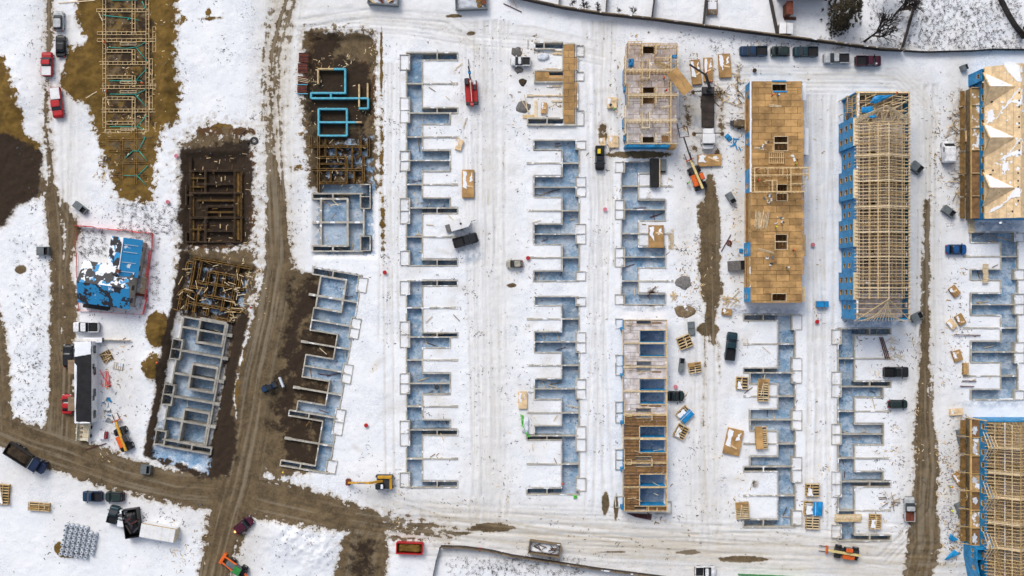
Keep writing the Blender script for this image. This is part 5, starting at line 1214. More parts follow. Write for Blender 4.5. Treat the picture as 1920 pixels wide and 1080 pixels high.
t = T('house', 'brick house with brown roof cut by the top edge, snowy garden below', 'house', 1503, 8)
P_ = gableroof(t, 9.0, 7.0, 5.0, 7.0, ('fence_brown', 'brick'), ox=-.3, oy=4.5, wallm='brick')
t.box('wall', 'brick', -3.0, -1.4, 1.5, 1.0, 2.2, 3.0); t.box('roof', 'rust', -3.0, -1.4, 3.05, 1.2, 2.5, .12); t.box('window', 'glass', .8, .95, 3.2, 1.6, .06, 1.2); t.box('window', 'glass', -1.0, .95, 3.2, .9, .06, 1.2)
t.box('step', 'brick', -2.2, -2.7, .2, 2.2, .5, .4); t.box('awning', 'blue_wrap', 1.5, .6, 2.2, 2.2, .5, .1)
t = T('shed', 'small white garden shed touching the dark board fence', 'shed', 1469, 58, 0, -2)
t.box('wall', 'siding', 0, 0, 1.0, 2.3, 1.8, 2.0); t.box('roof', 'white_paint', -.62, 0, 2.12, 1.3, 2.0, .07, ry=-12); t.box('roof', 'white_paint', .62, 0, 2.12, 1.3, 2.0, .07, ry=12); t.box('ridge', 'rust', 0, 0, 2.28, .08, 2.0, .06)
t = T('garden_deck', 'small garden deck with dark rails beside the side fence at the top', 'deck', 1334, 16)
t.box('floor', 'fence_brown', 0, 0, .6, 1.8, 2.6, .12); t.box('snow', 'snow', 0, .4, .69, 1.6, 1.4, .05)
for x in (-.9, .9): t.box('rail', 'rust', x, 0, 1.1, .08, 2.6, .08); t.box('post', 'rust', x, -1.25, .6, .1, .1, 1.2); t.box('post', 'rust', x, 1.25, .6, .1, .1, 1.2)
for k in range(6): t.box('step', 'steel_dark', -.6+k*.25, -1.0, .72, .06, .6, .05)

# ------------------------------------------------------------------ trees
def baretree(px, py, h, spread, label, lean=(0, 0), seed=1, group='bare trees in the back gardens'):
    r = random.Random(seed); t = T('bare_tree', label, 'tree', px, py, 0, 0, group)
    tb = bmesh.new(); cb = bmesh.new()
    def grow(bm, p, d, l, rad, dep):
        q = p+d*l; addcyl(bm, p, q, rad, rad*.72, n=5 if dep > 2 else 3, cap=False)
        if dep <= 0: return
        for k in range(r.choice((3, 4)) if dep > 1 else 3):
            nd = (d+Vector((r.uniform(-1,1), r.uniform(-1,1), r.uniform(-.25,.6)))*spread).normalized()
            grow(cb, p+d*l*r.uniform(.45, 1), nd, l*r.uniform(.6,.9), rad*.7, dep-1)
    grow(tb, Vector((0,0,-.2)), Vector((lean[0], lean[1], 1)).normalized(), h*.27, h*.022, 5)
    for nm, bm in (('trunk', tb), ('branches', cb)):
        me_ = bpy.data.meshes.new(nm); bm.to_mesh(me_); bm.free(); me_.materials.append(M['bark']); t.obj(nm, me_)
baretree(1620, 78, 11.0, .8, 'large bare tree spreading above the dark fence, right of the conifer', (.45, .35), 3)
baretree(1676, 30, 10, .8, 'tall bare tree with dense dark twigs near the slanting fence', (.1, .3), 5)
baretree(1655, -14, 9.0, .8, 'bare tree at the top edge behind the conifer', (.1, 0), 11)
baretree(1095, 18, 4.0, .7, 'middle bare sapling at the top edge above the fence', (0, .2), 7); baretree(1073, 10, 3.6, .7, 'left bare sapling at the top edge above the fence', (0, .2), 8); baretree(1120, 20, 3.4, .7, 'right bare sapling at the top edge above the fence', (0, .2), 9)
baretree(1160, 25, 2.6, .6, 'tiny bare sapling in the narrow garden at the top', (.1, .2), 10); baretree(1186, 28, 2.8, .6, 'slim bare sapling beside the rows of stakes in the top garden', (.1, .2), 12); baretree(1905, 66, 4.0, .8, 'twiggy bush behind the diagonal fence in the top right corner', (.2, .1), 14)
t = T('conifer', 'large dark brown green conifer at the top edge beside the brick house', 'tree', 1576, 26)
def needles(bm):
    r = random.Random(4)
    for lv in range(15):
        z = 1.0+lv*.6; rad = 4.0*(1-lv/16)**.8
        for k in range(int(9+rad*7)):
            a = r.uniform(0, 2*math.pi); rr = rad*math.sqrt(r.uniform(.02, 1))*r.uniform(.75,1.12); c = Vector((math.cos(a)*rr, math.sin(a)*rr, z-rr*.3+r.uniform(-.3,.3)))
            out = Vector((math.cos(a), math.sin(a), -.35))
            for j in range(9):
                d = (out+Vector((r.uniform(-.9,.9), r.uniform(-.9,.9), r.uniform(-.4,.5)))).normalized()*r.uniform(.35,.8); s = d.cross(Vector((r.uniform(-.3,.3), 0, 1))).normalized()*r.uniform(.06,.13)
                v = [bm.verts.new(c-s), bm.verts.new(c+s), bm.verts.new(c+d)]; bm.faces.new(v)
t.mesh('crown', None, needles, ['needles']); t.mesh('trunk', None, lambda bm: addcyl(bm, (0,0,-.2), (0,0,9.6), .28, .04, n=8), ['bark'])
t = T('conifer', 'smaller dark conifer touching the lower side of the large one', 'tree', 1569, 50)
t.mesh('crown', None, lambda bm: needles(bm), ['needles']).scale = (.55, .6, .6); t.mesh('trunk', None, lambda bm: addcyl(bm, (0,0,-.2), (0,0,5.6), .16, .03, n=8), ['bark'])

# ------------------------------------------------------------------ vehicles
def ring(x0, x1, w, r, ins=0): return rrect(x0+ins, x1-ins, -w/2+ins, w/2-ins, max(.05, r-ins))
def vehicle(kind, px, py, ang, col, label, Lpx, snow=0, bed='dark', wpx=None, name=None, z=None, group=None):
    """ang: heading of the nose in the picture, degrees counter-clockwise from right"""
    snow = snow or (.06 if rnd.random() < .4 else 0); L = Lpx*S*.97; w = (wpx or (19 if kind != 'van' else 20))*S; pm = paint('paint_%s_%d' % (col, int(snow*100)), PAINTS[col], snow)
    zg = max(-.05, min(.1, gzp(px, py))) if z is None else z
    t = T({'pickup': 'pickup_truck', 'car': 'parked_car', 'suv': 'parked_suv', 'van': 'van'}[kind], label, {'pickup': 'pickup truck', 'car': 'car', 'suv': 'suv', 'van': 'van'}[kind], px, py, zg, ang, group or 'vehicles parked on the site')
    f, b = L/2, -L/2; key = (kind, round(L, 1), round(w, 1))
    if kind == 'pickup':
        cf, cb_, zt = f-L*.25, f-L*.60, 1.85
        def body(bm):
            loft(bm, [(.38, ring(b, f, w, .3, .06)), (.55, ring(b, f, w, .3)), (.88, ring(b, f, w, .3)), (.95, ring(b, f, w, .3, .04))])
            loft(bm, [(.95, ring(cf-.35, f-.05, w, .3, .05)), (1.12, ring(cf-.35, f-.1, w, .3, .07)), (1.19, ring(cf-.3, f-.3, w, .3, .2))])
            loft(bm, [(.95, ring(cb_, cf, w, .12, .03)), (1.2, ring(cb_, cf, w, .12, .05))])
        t.mesh('body', ('body', key), body, [pm])
        def glass(bm): loft(bm, [(1.2, ring(cb_, cf+.1, w-.1, .15, .02)), (1.74, ring(cb_+.25, cf-.5, w-.36, .15, .02))], smooth=False)
        t.mesh('windows', ('windows', key), glass, ['glass'])
        t.mesh('roof', ('roof', key), lambda bm: loft(bm, [(1.74, ring(cb_+.22, cf-.46, w-.3, .2)), (1.82, ring(cb_+.28, cf-.55, w-.4, .2, .04))]), [pm])
        for y in (-1, 1): t.mesh('bed_side', ('bed_side', key), lambda bm: addbox(bm, b+.06, -.05, .9, cb_-.02, .05, 1.32), [pm], (0, y*(w/2-.07), 0))
        t.mesh('tailgate', ('tailgate', key), lambda bm: addbox(bm, b+.03, -w/2+.12, .9, b+.1, w/2-.12, 1.3), [pm])
        bm_ = {'dark': 'black_tarp', 'snow': 'snow', 'cover': 'black_tarp', 'white': 'white_paint', 'mixed': 'rust'}[bed]
        zb = 1.02 if bed in ('dark', 'mixed') else 1.34
        t.mesh('bed_floor' if zb < 1.2 else 'bed_cover', ('bed', key, zb), lambda bm: addbox(bm, b+.1, -w/2+.13, .95, cb_-.03, w/2-.13, zb), [bm_])
    elif kind == 'van':
        def body(bm): loft(bm, [(.35, ring(b, f, w, .3, .05)), (.6, ring(b, f, w, .35)), (1.1, ring(b, f-.05, w, .35)), (1.2, ring(b, f-.6, w, .3, .02)), (2.1, ring(b+.05, f-1.2, w, .3, .08)), (2.2, ring(b+.15, f-1.4, w, .3, .18))])
        t.mesh('body', ('body', key), body, [pm])
        t.mesh('windscreen', ('windscreen', key), lambda bm: (addbar(bm, (f-.62, 0, 1.25), (f-1.22, 0, 2.0), w-.35, .08),), ['glass'])
        for y in (-1, 1): t.mesh('side_window', ('side_window', key), lambda bm: addbox(bm, f-2.2, -.03, 1.35, f-1.3, .03, 1.85), ['glass'], (0, y*(w/2-.04), 0))
    else:
        tall = kind == 'suv'; zs = 1.02 if tall else .92; zt = 1.62 if tall else 1.38
        cf = f-L*.24; cb_ = b+L*(.04 if tall else .14)
        def body(bm):
            loft(bm, [(.3, ring(b, f, w, .45, .08)), (.5, ring(b, f, w, .5)), (.8, ring(b+.02, f-.02, w, .5)), (zs-.04, ring(b+.06, f-.15, w, .45, .05)), (zs, ring(b+.12, f-.4, w, .45, .12))])
        t.mesh('body', ('body', key), body, [pm])
        t.mesh('windows', ('windows', key), lambda bm: loft(bm, [(zs, ring(cb_, cf+.05, w-.22, .25)), (zt-.05, ring(cb_+(.3 if tall else .65), cf-.75, w-.55, .25))]), ['glass'])
        t.mesh('roof', ('roof', key), lambda bm: loft(bm, [(zt-.06, ring(cb_+(.26 if tall else .6), cf-.7, w-.48, .25)), (zt, ring(cb_+(.36 if tall else .72), cf-.82, w-.6, .25))]), [pm])
    for x in (f-L*.18, b+L*.19):
        for y in (-1, 1):
            wh = t.mesh('wheel', ('wheel',), lambda bm: addcyl(bm, (0,-.12,0), (0,.12,0), .36, n=16), ['rubber'], (x, y*(w/2-.13), .34))
            t.mesh('rim', ('rim',), lambda bm: addcyl(bm, (0,-.135,0), (0,.135,0), .2, n=10), ['steel'], parent=wh)
    for y in (-1, 1):
        t.mesh('headlight', ('headlight',), lambda bm: addbox(bm, -.06, -.18, -.09, .06, .18, .09), ['white_paint'], (f-.09, y*(w/2-.32), .72)); t.mesh('tail_light', ('tail_light',), lambda bm: addbox(bm, -.05, -.12, -.12, .05, .12, .12), ['red'], (b+.04, y*(w/2-.22), .82))
        t.mesh('mirror', ('mirror', pm), lambda bm: addbox(bm, -.08, -.12, -.07, .08, .12, .07), [pm], (cf-.1 if kind != 'van' else f-1.1, y*(w/2+.1), 1.15))
    t.mesh('bumper', ('bumper', key), lambda bm: (addbox(bm, f-.06, -w/2+.2, .42, f+.05, w/2-.2, .58), addbox(bm, b-.05, -w/2+.15, .42, b+.06, w/2-.15, .58)), ['steel_dark'])
    return t
PAINTS = dict(silver=(.42,.44,.45), black=(.012,.013,.016), red=(.42,.012,.018), white=(.74,.75,.77), blue=(.008,.034,.085), teal=(.01,.036,.05), green=(.015,.03,.028), beige=(.36,.34,.28), maroon=(.06,.006,.02), brightblue=(.008,.075,.24), navy=(.008,.02,.06), grey=(.16,.19,.21))
vehicle('suv', 113, 41, 90, 'silver', 'silver suv, topmost of the vehicles on the left road', 38)
vehicle('car', 117, 88, 90, 'black', 'black car behind the silver suv on the left road', 42, .1)
vehicle('pickup', 92, 122, 90, 'red', 'red pickup with white bed cover facing up the left road', 46, bed='white', wpx=20)
vehicle('pickup', 110, 194, -83, 'red', 'red pickup with white bed facing down the left road', 58, bed='white', wpx=20)
vehicle('pickup', 165, 613, 180, 'white', 'white pickup with dark bed parked above the site office', 50, .15)
vehicle('suv', 131, 667, 90, 'black', 'black suv half under the upper porch of the site office', 44)
vehicle('car', 129, 757, 90, 'red', 'red car half under the lower porch of the site office', 38)
vehicle('pickup', 177, 929, 180, 'blue', 'dark blue pickup left of the black green suv near the bottom left', 38)
vehicle('suv', 218, 930, 180, 'green', 'black green suv right of the dark blue pickup near the bottom left', 36)
vehicle('pickup', 216, 963, 76, 'teal', 'dark teal pickup parked upright left of the small white truck', 34)
vehicle('pickup', 233, 970, 83, 'white', 'small white truck with pale blue bed beside the black container', 32, bed='snow', wpx=15)
vehicle('suv', 459, 983, 38, 'maroon', 'maroon car with a lit tail lamp at the muddy road fork', 40)
vehicle('pickup', 976, 117, 180, 'white', 'white pickup with black bed left of the tee shaped deck', 38, wpx=17)
vehicle('pickup', 873, 451, 16, 'black', 'shiny black pickup slanting beside the white cargo trailer', 48, .05)
vehicle('suv', 965, 495, 180, 'beige', 'beige van parked alone in the middle snow lane', 31, wpx=16)
t = vehicle('pickup', 1124, 297, -90, 'black', 'black pickup with a yellow crate on its bed below the framed storey', 47, bed='cover', wpx=17)
o = T('crate', 'small yellow crate on the bed of the black pickup', 'crate', 1123, 284, 1.35); o.box('box', 'yellow', 0, 0, .22, .5, .8, .44); o.box('lid', 'yellow', 0, 0, .46, .56, .86, .05)
vehicle('pickup', 1411, 98, 180, 'blue', 'blue pickup, leftmost of the row parked along the top fence', 52, .12)
vehicle('suv', 1461, 98, 180, 'green', 'dark green suv, second in the row parked along the top fence', 36)
vehicle('pickup', 1508, 99, 180, 'teal', 'dark teal pickup with snowy bed edge, third along the top fence', 47, .12)
vehicle('pickup', 1566, 111, 180, 'silver', 'silver pickup with black bed, fourth along the top fence', 49)
vehicle('pickup', 1625, 116, 0, 'maroon', 'maroon pickup, rightmost of the row along the top fence', 49, .25)
vehicle('pickup', 1369, 649, 83, 'teal', 'dark teal pickup parked upright left of the lower right foundations', 54)
vehicle('car', 1266, 742, 0, 'green', 'dark green car beside the framed row with blue garage bays', 32)
vehicle('van', 1774, 286, 90, 'white', 'white van parked left of the roofed building at the right edge', 44, wpx=22)
vehicle('car', 1790, 468, 0, 'brightblue', 'bright blue car at the top of the right edge foundation', 39)
vehicle('pickup', 1677, 697, 0, 'black', 'black pickup nosed away from the foundation, above the dark suv', 48, .04)
vehicle('suv', 1681, 757, 0, 'green', 'dark suv parked below the black pickup in the right lane', 37, wpx=16)
vehicle('pickup', 1702, 953, 90, 'silver', 'silver pickup with a full bed beside the right mud road', 47, .2, bed='mixed')
vehicle('pickup', 1321, 1069, 0, 'white', 'white pickup with black bed cut near the bottom edge', 40, wpx=18)
# lit tail lamp of the maroon car
o = T('lamp', 'small glowing orange lamp behind the maroon car', 'lamp', 443, 995, .0, 38); o.mesh('lens', None, lambda bm: addcyl(bm, (0,0,.75), (0,0,.9), .22, n=12), ['lamp_glow']); o.box('stand', 'steel_dark', 0, 0, .38, .1, .1, .76)

def wheel(t, x, y, r=.55, w=.4, m='rubber', rimm='steel'):
    a = t.mesh('wheel', ('bigwheel', r, w), lambda bm: addcyl(bm, (0,-w/2,0), (0,w/2,0), r, n=18), [m], (x, y, r))
    t.mesh('rim', ('bigrim', r, w, rimm), lambda bm: addcyl(bm, (0,-w/2-.02,0), (0,w/2+.02,0), r*.45, n=10), [rimm], parent=a)
def bx(name, t, m, x0, y0, z0, x1, y1, z1, r=.12, **k):
    return t.mesh(name, None, lambda bm: loft(bm, [(z0, rrect(x0, x1, y0, y1, r, 2)), (z1-.08, rrect(x0, x1, y0, y1, r, 2)), (z1, rrect(x0+.07, x1-.07, y0+.07, y1-.07, r, 2))], smooth=False), [m], **k)
def telehandler(px, py, ang, label, boomm, bodym, L=5.0, scale=1):
    """cab on the left of the chassis, engine hood on the right, boom down the middle"""
    t = T('telehandler', label, 'telehandler', px, py, 0, ang, 'telehandlers working on the site')
    for x in (-1.6, 1.6):
        for y in (-.95, .95): wheel(t, x, y, .62, .42)
    bx('chassis', t, 'steel_dark', -2.3, -.75, .45, 2.3, .75, .95)
    bx('engine_hood', t, bodym, -1.4, .25, .95, .8, 1.15, 1.5); bx('cab', t, 'glass', -.7, -1.1, .95, .7, -.3, 2.2); bx('cab_roof', t, bodym if boomm != 'machine_yellow' else 'steel_dark', -.65, -1.08, 2.2, .6, -.32, 2.3)
    t.bar('boom', boomm, (-2.2, 0, 1.9), (3.0, 0, 1.3), .42, .4); t.bar('boom_extension', boomm, (2.9, 0, 1.3), (3.7, 0, .8), .3, .3)
    bx('fork_carriage', t, bodym, 3.6, -.75, .3, 3.8, .75, 1.2, .05)
    for y in (-.5, .5): t.box('fork', 'steel_dark', 4.4, y, .35, 1.4, .14, .06)
    return t
telehandler(235, 822, 112, 'orange telehandler with yellow boom in the site office yard', 'machine_yellow', 'orange')
telehandler(1585, 1034, 172, 'orange telehandler with cream boom and forks by the bottom road', 'machine_cream', 'orange')
t = telehandler(1306, 335, 112, 'telehandler with long black jib working below the boom truck', 'machine_cream', 'orange')
t.bar('jib', 'steel_dark', (3.6, 0, 2.0), (7.8, .2, 4.4), .22, .26); t.bar('jib_frame', 'rebar', (7.6, -.9, 4.3), (8.0, 1.0, 4.5), .12, .12); t.bar('jib_frame', 'rebar', (7.9, .9, 4.5), (10.6, .5, 5.0), .13, .13); t.bar('jib_frame', 'rebar', (7.8, -.8, 4.4), (9.4, -1.0, 4.8), .13, .13); t.bar('jib_frame', 'rebar', (9.4, -1.0, 4.8), (9.6, .6, 4.8), .1, .1)
# boom truck
t = T('boom_truck', 'long flatbed boom truck with white cab and outriggers spread, lifting a panel', 'truck', 1325, 222, 0, -90)
bx('frame', t, 'steel_dark', -5.6, -.5, .6, 5.6, .5, .95); bx('cab', t, 'white_paint', 3.2, -1.15, .7, 5.0, 1.15, 2.5, .2); bx('hood', t, 'white_paint', 4.9, -1.0, .7, 5.9, 1.0, 1.6, .25)
t.mesh('windscreen', None, lambda bm: addbar(bm, (5.2, 0, 1.7), (4.85, 0, 2.35), 1.9, .06), ['glass'])
bx('sleeper', t, 'white_paint', 2.2, -1.0, .8, 3.1, 1.0, 2.1)
for k in range(18): t.box('bed_plank', 'fence_wood', -4.1+k*.345, 0, 1.2, .33, 2.4, .1)
bx('turret', t, 'steel_dark', -5.6, -1.15, 1.0, -4.3, 1.15, 1.8); t.mesh('turret_post', None, lambda bm: addcyl(bm, (-5.0, 0, 1.8), (-5.0, 0, 3.4), .45, n=12), ['steel_dark'])
t.bar('boom', 'steel_dark', (-5.0, 0, 3.2), (-6.9, 1.0*0-1.3, 6.2), .4, .45); t.bar('boom_arm', 'steel_dark', (-6.9, -1.3, 6.2), (-8.6, -4.4, 7.2), .28, .3); t.bar('boom_ram', 'steel', (-5.6, -.2, 3.0), (-6.6, -1.0, 5.3), .14, .14)
for x, ys_ in ((-4.9, ((-2.6), 2.6)), (2.9, (-2.4, 2.9))):
    for y in ys_:
        t.bar('outrigger', 'steel_dark', (x, 0, .95), (x, y, .95), .18, .18); t.mesh('outrigger_pad', ('pad',), lambda bm: addcyl(bm, (0,0,.02), (0,0,.12), .38, n=14), ['lumber_old'], (x, y, 0)); t.mesh('outrigger_leg', ('oleg',), lambda bm: addcyl(bm, (0,0,.1), (0,0,1.0), .1, n=8), ['steel_dark'], (x, y, 0))
for x in (4.4, -2.4, -3.6):
    for y in (-1.0, 1.0): wheel(t, x, y, .5, .35)
for y in (-1.3, 1.3): t.box('mirror', 'white_paint', 4.9, y, 1.9, .15, .2, .35)
t = T('lifted_panel', 'large board panel hanging from the boom over the framed storey', 'panel', 1275, 153, 5.6, -52)
for i in range(3): t.box('sheet', 'osb', -1.65+i*1.65, 0, .1, 1.63, 2.3, .05)
for i in range(6): t.box('joist', 'lumber', -2.3+i*.92, 0, -.06, .05, 2.3, .25)
for x in (-1.6, 1.6): t.bar('sling', 'steel_dark', (x, 0, .12), (.3, 1.2*0, 1.3), .03, .03)
# red drill rig
t = T('crane_truck', 'red tracked crane with folded lattice boom in the snow lane', 'crane', 884, 174, 0, 94)
for y in (-.95, .95): bx('track', t, 'steel_dark', -2.3, y-.22, 0, 2.2, y+.22, .75, .2)
bx('deck', t, 'red', -2.3, -1.1, .75, 1.7, 1.1, 1.4, .1); bx('cab', t, 'glass', 1.2, .25, .8, 2.4, 1.1, 2.2); bx('cab_roof', t, 'steel_dark', 1.25, .3, 2.2, 2.35, 1.05, 2.28); bx('engine', t, 'steel_dark', .2, -.98, 1.4, 1.1, -.35, 1.7); bx('engine_cover', t, 'white_paint', 1.2, -.95, 1.4, 2.2, -.4, 1.62); bx('counterweight', t, 'steel_dark', -2.5, -1.1, .8, -1.9, 1.1, 1.5)
for y in (-.2, .2): t.bar('boom', 'red', (-2.2, y, 1.7), (2.2, y, 2.3), .14, .3)
t.bar('boom', 'cream', (-2.0, 0, 2.0), (2.0, 0, 2.45), .1, .1); t.bar('jib', 'steel_dark', (2.0, 0, 2.3), (4.4, .1, 3.2), .28, .28); bx('winch', t, 'blue_wrap', 3.0, -.25, 2.5, 3.5, .3, 2.95); t.bar('jib_tip', 'steel_dark', (4.4, .0, 3.2), (5.6, .1, 3.3), .1, .1)
for y in (-.25, .25): t.bar('jib_chord', 'steel_dark', (4.0, y, 3.1), (5.6, .05, 3.3), .06, .06)
t.mesh('hook', None, lambda bm: addcyl(bm, (-2.6, 0, 1.2), (-2.4, 0, 1.9), .32, n=10), ['red'])
# dump truck
t = T('dump_truck', 'dark blue dump truck loaded with brown soil at the left road bend', 'truck', 55, 857, 0, -32)
bx('frame', t, 'steel_dark', -3.8, -.5, .5, 3.9, .5, .95)
pn = paint('paint_navy_0', PAINTS['navy'])
bx('cab', t, pn, 1.4, -1.15, .8, 2.9, 1.15, 2.5, .2); bx('hood', t, pn, 2.8, -1.0, .8, 4.1, 1.0, 1.7, .25); t.mesh('windscreen', None, lambda bm: addbar(bm, (3.05, 0, 1.75), (2.75, 0, 2.4), 1.9, .06), ['glass'])
t.box('tray_floor', 'steel_dark', -1.4, 0, 1.2, 5.0, 2.3, .12)
for y in (-1.2, 1.2): t.box('tray_side', 'steel_dark', -1.4, y, 1.75, 5.1, .1, 1.1)
t.box('tray_end', 'steel_dark', 1.15, 0, 1.85, .1, 2.4, 1.4); t.box('tailgate', 'steel_dark', -3.95, 0, 1.7, .1, 2.4, 1.0)
t.mesh('soil_load', None, tarp([(-3.9,-1.1),(1.05,-1.1),(1.05,1.1),(-3.9,1.1)], 1.3, 2.0, .2), ['soil'])
for x in (3.3, -1.6, -2.8):
    for y in (-1.05, 1.05): wheel(t, x, y, .52, .35)
for y in (-1.35, 1.35): t.box('mirror', 'steel', 2.8, y, 1.9, .12, .3, .35)
t.bar('tarp_bow', 'steel', (1.5, -1.2, 2.6), (1.5, 1.2, 2.6), .12, .12)
# blue compact loader
t = T('loader', 'small blue loader with a pale blade on the brown soil', 'loader', 512, 723, -.3, 22)
bx('body', t, paint('paint_blue_0', PAINTS['brightblue']), -2.0, -.5, .4, .3, .5, 1.3); bx('cab', t, 'glass', -.9, -.45, 1.3, .1, .45, 2.1); bx('engine', t, 'steel_dark', .2, -.5, .4, 1.0, .5, 1.2); t.bar('arm', 'steel_dark', (.6, -.45, 1.2), (1.7, -.5, .6), .12, .15); t.bar('arm', 'steel_dark', (.6, .45, 1.2), (1.7, .5, .6), .12, .15); bx('blade', t, 'grey_snow', 1.6, -1.0, 0, 2.0, 1.0, .8, .05)
for x in (-1.4, .4):
    for y in (-.6, .6): wheel(t, x, y, .42, .28)
# yellow excavator
t = T('excavator', 'yellow excavator with its arm stretched left along the bottom road', 'excavator', 722, 902, 0, 180)
for y in (-1.0, 1.0): bx('track', t, 'steel_dark', -1.6, y-.3, 0, 1.7, y+.3, .8, .25)
bx('platform', t, 'steel_dark', -1.5, -1.2, .85, 1.4, 1.2, 1.5, .1); bx('counterweight', t, 'machine_yellow', -1.5, -1.25, 1.0, -1.0, 1.25, 1.7); bx('engine_cover', t, 'machine_yellow', -1.4, -1.3, 1.5, 1.2, -.75, 1.9); bx('cab', t, 'glass', .0, .1, 1.5, 1.5, 1.1, 2.7); bx('cab_roof', t, 'snow', .05, .15, 2.7, .5, 1.0, 2.8)
t.bar('boom', 'machine_yellow', (.4, -.3, 1.6), (2.4, -.3, 3.6), .4, .5); t.bar('boom', 'machine_yellow', (2.4, -.3, 3.6), (4.6, -.2, 3.0), .36, .45); t.bar('stick', 'machine_yellow', (4.6, -.2, 3.1), (6.6, 0, 1.6), .3, .35); t.bar('ram', 'steel', (2.0, -.3, 3.6), (4.8, -.2, 3.5), .14, .14); bx('bucket', t, 'rust', 6.3, -.6, .5, 7.2, .6, 1.5, .2)
# orange loader at the bottom edge
t = T('backhoe', 'orange and grey backhoe half cut by the bottom edge', 'backhoe', 446, 1062, 0, 148)
for x in (-1.3, 1.3):
    for y in (-.85, .85): wheel(t, x, y, .6, .4)
bx('chassis', t, 'steel_dark', -2.2, -.6, .5, 2.0, .6, 1.1); bx('hood', t, 'grey_plastic', .3, -.5, 1.1, 2.0, .5, 1.6); bx('cab', t, 'glass', -1.2, -.75, 1.1, .3, .75, 2.4); bx('cab_roof', t, 'green', -1.15, -.7, 2.4, .25, .7, 2.5)
t.bar('loader_arm', 'orange', (.2, -.7, 1.6), (2.9, -.6, .9), .2, .3); t.bar('loader_arm', 'orange', (.2, .7, 1.6), (2.9, .6, .9), .2, .3); bx('bucket', t, 'orange', 2.8, -1.1, .1, 3.4, 1.1, .9, .05); t.bar('boom', 'orange', (-2.0, 0, 1.2), (-3.4, .3, 3.0), .28, .35)
# trailer beside the black pickup
t = T('cargo_trailer', 'white enclosed cargo trailer with pointed nose, above the shiny black pickup', 'trailer', 864, 421, 0, 16)
t.mesh('body', None, lambda bm: polyprism(bm, [(-1.9,-.9),(1.3,-.9),(2.0,-.2),(2.0,.25),(1.3,.9),(-1.9,.9)], .5, 2.3), ['white_paint']); t.mesh('roof', None, lambda bm: polyprism(bm, [(-1.93,-.93),(1.3,-.93),(2.03,-.2),(2.03,.25),(1.3,.93),(-1.93,.93)], 2.31, 2.36), ['white_paint'])
t.box('roof_vent', 'steel_dark', .1, 0, 2.4, .35, .35, .12); t.bar('tongue', 'steel_dark', (1.9, 0, .5), (3.0, 0, .5), .1, .1); t.box('ramp', 'grey_gravel', -2.4, -.1, .4, 1.0, 1.5, .08)
for y in (-.95, .95): wheel(t, -.2, y, .34, .2)
t.box('roof_seam', 'steel', .1, 0, 2.37, .04, 1.84, .02)
# containers
t = T('waste_container', 'black open waste container beside the small white truck', 'container', 252, 978, 0, -82)
for y in (-1.35, 1.35): t.box('side', 'black_tarp', 0, y, 1.0, 5.2, .12, 1.9)
for x in (-2.6, 2.6): t.box('end', 'black_tarp', x, 0, 1.0, .12, 2.7, 1.88)
t.box('floor', 'black_tarp', 0, 0, .2, 5.2, 2.7, .1); t.mesh('debris', None, tarp([(-2.5,-1.25),(2.5,-1.25),(2.5,1.25),(-2.5,1.25)], .3, 1.3, .35), ['black_tarp'])
for k in range(5): t.box('board', rnd.choice(('fence_wood','steel_dark','rebar')), rnd.uniform(-1.8,1.8), rnd.uniform(-.8,.8), 1.6+.03*k, rnd.uniform(1,2), .3, .06, rz=rnd.uniform(0,180))
t = T('storage_container', 'cream storage container lying right of the black waste container', 'container', 303, 994, 0, -10)
bx('body', t, 'white_paint', -3.2, -1.25, .1, 3.2, 1.25, 2.4, .06); t.box('roof', 'white_paint', 0, 0, 2.43, 6.4, 2.5, .04); t.box('edge', 'lumber_gold', 0, 1.3, 2.4, 6.4, .1, .12); t.box('door', 'lumber_pale', 3.25, 0, 1.2, .08, 2.3, 2.2)
for k in range(4): t.box('rib', 'cream', -2.2+k*1.5, 0, 2.455, .06, 2.5, .03)
def skip(px, py, L, w, ang, rimm, fillm, label, fz=.9, extra=None):
    t = T('skip', label, 'skip', px, py, 0, ang, 'open waste skips')
    for y in (-1, 1): t.box('side', rimm, 0, y*w/2, .75, L, .12, 1.3); t.box('rim', rimm, 0, y*w/2, 1.43, L+.2, .2, .1)
    for x in (-1, 1): t.box('end', rimm, x*L/2, 0, .75, .12, w-.12, 1.28); t.box('rim', rimm, x*L/2, 0, 1.44, .2, w+.1, .1)
    t.box('floor', rimm, 0, 0, .1, L, w, .1); t.mesh('fill', None, tarp([(-L/2+.1,-w/2+.1),(L/2-.1,-w/2+.1),(L/2-.1,w/2-.1),(-L/2+.1,w/2-.1)], .2, fz, .18), [fillm])
    return t
skip(769, 1025, 4.8, 2.0, -2, 'red', 'ochre_fill', 'red skip filled with brown soil below the bottom road', 1.1)
t = skip(1021, 1026, 5.8, 2.3, -8, 'fence_brown', 'snow', 'brown skip of snowy scrap boards below the bottom road', .8)
for k in range(14): t.box('scrap_board', rnd.choice(('fence_brown','rebar','fence_wood')), rnd.uniform(-2.2,2.2), rnd.uniform(-.7,.7), .95+.03*k, rnd.uniform(.8,2), .15, .05, rz=rnd.uniform(-50,50))
t = skip(720, 0, 5.6, 2.3, -4, 'grey_plastic', 'grey_snow', 'skip of scrap cut by the top edge, left one of two', .7)
for k in range(10): t.box('scrap_board', rnd.choice(('lumber_old','rust','lumber')), rnd.uniform(-2.2,2.2), rnd.uniform(-.7,.7), .9+.03*k, rnd.uniform(.6,1.6), .3, .08, rz=rnd.uniform(-50,50))
t = skip(884, 4, 5.8, 3.2, 2, 'grey_plastic', 'grey_snow', 'wide skip cut by the top edge, right one of two', .6)
for k in range(6): t.box('scrap_board', rnd.choice(('lumber_old','rust')), rnd.uniform(1.0,2.5), rnd.uniform(-1,1), .9+.03*k, .8, .7, .1, rz=rnd.uniform(-50,50))
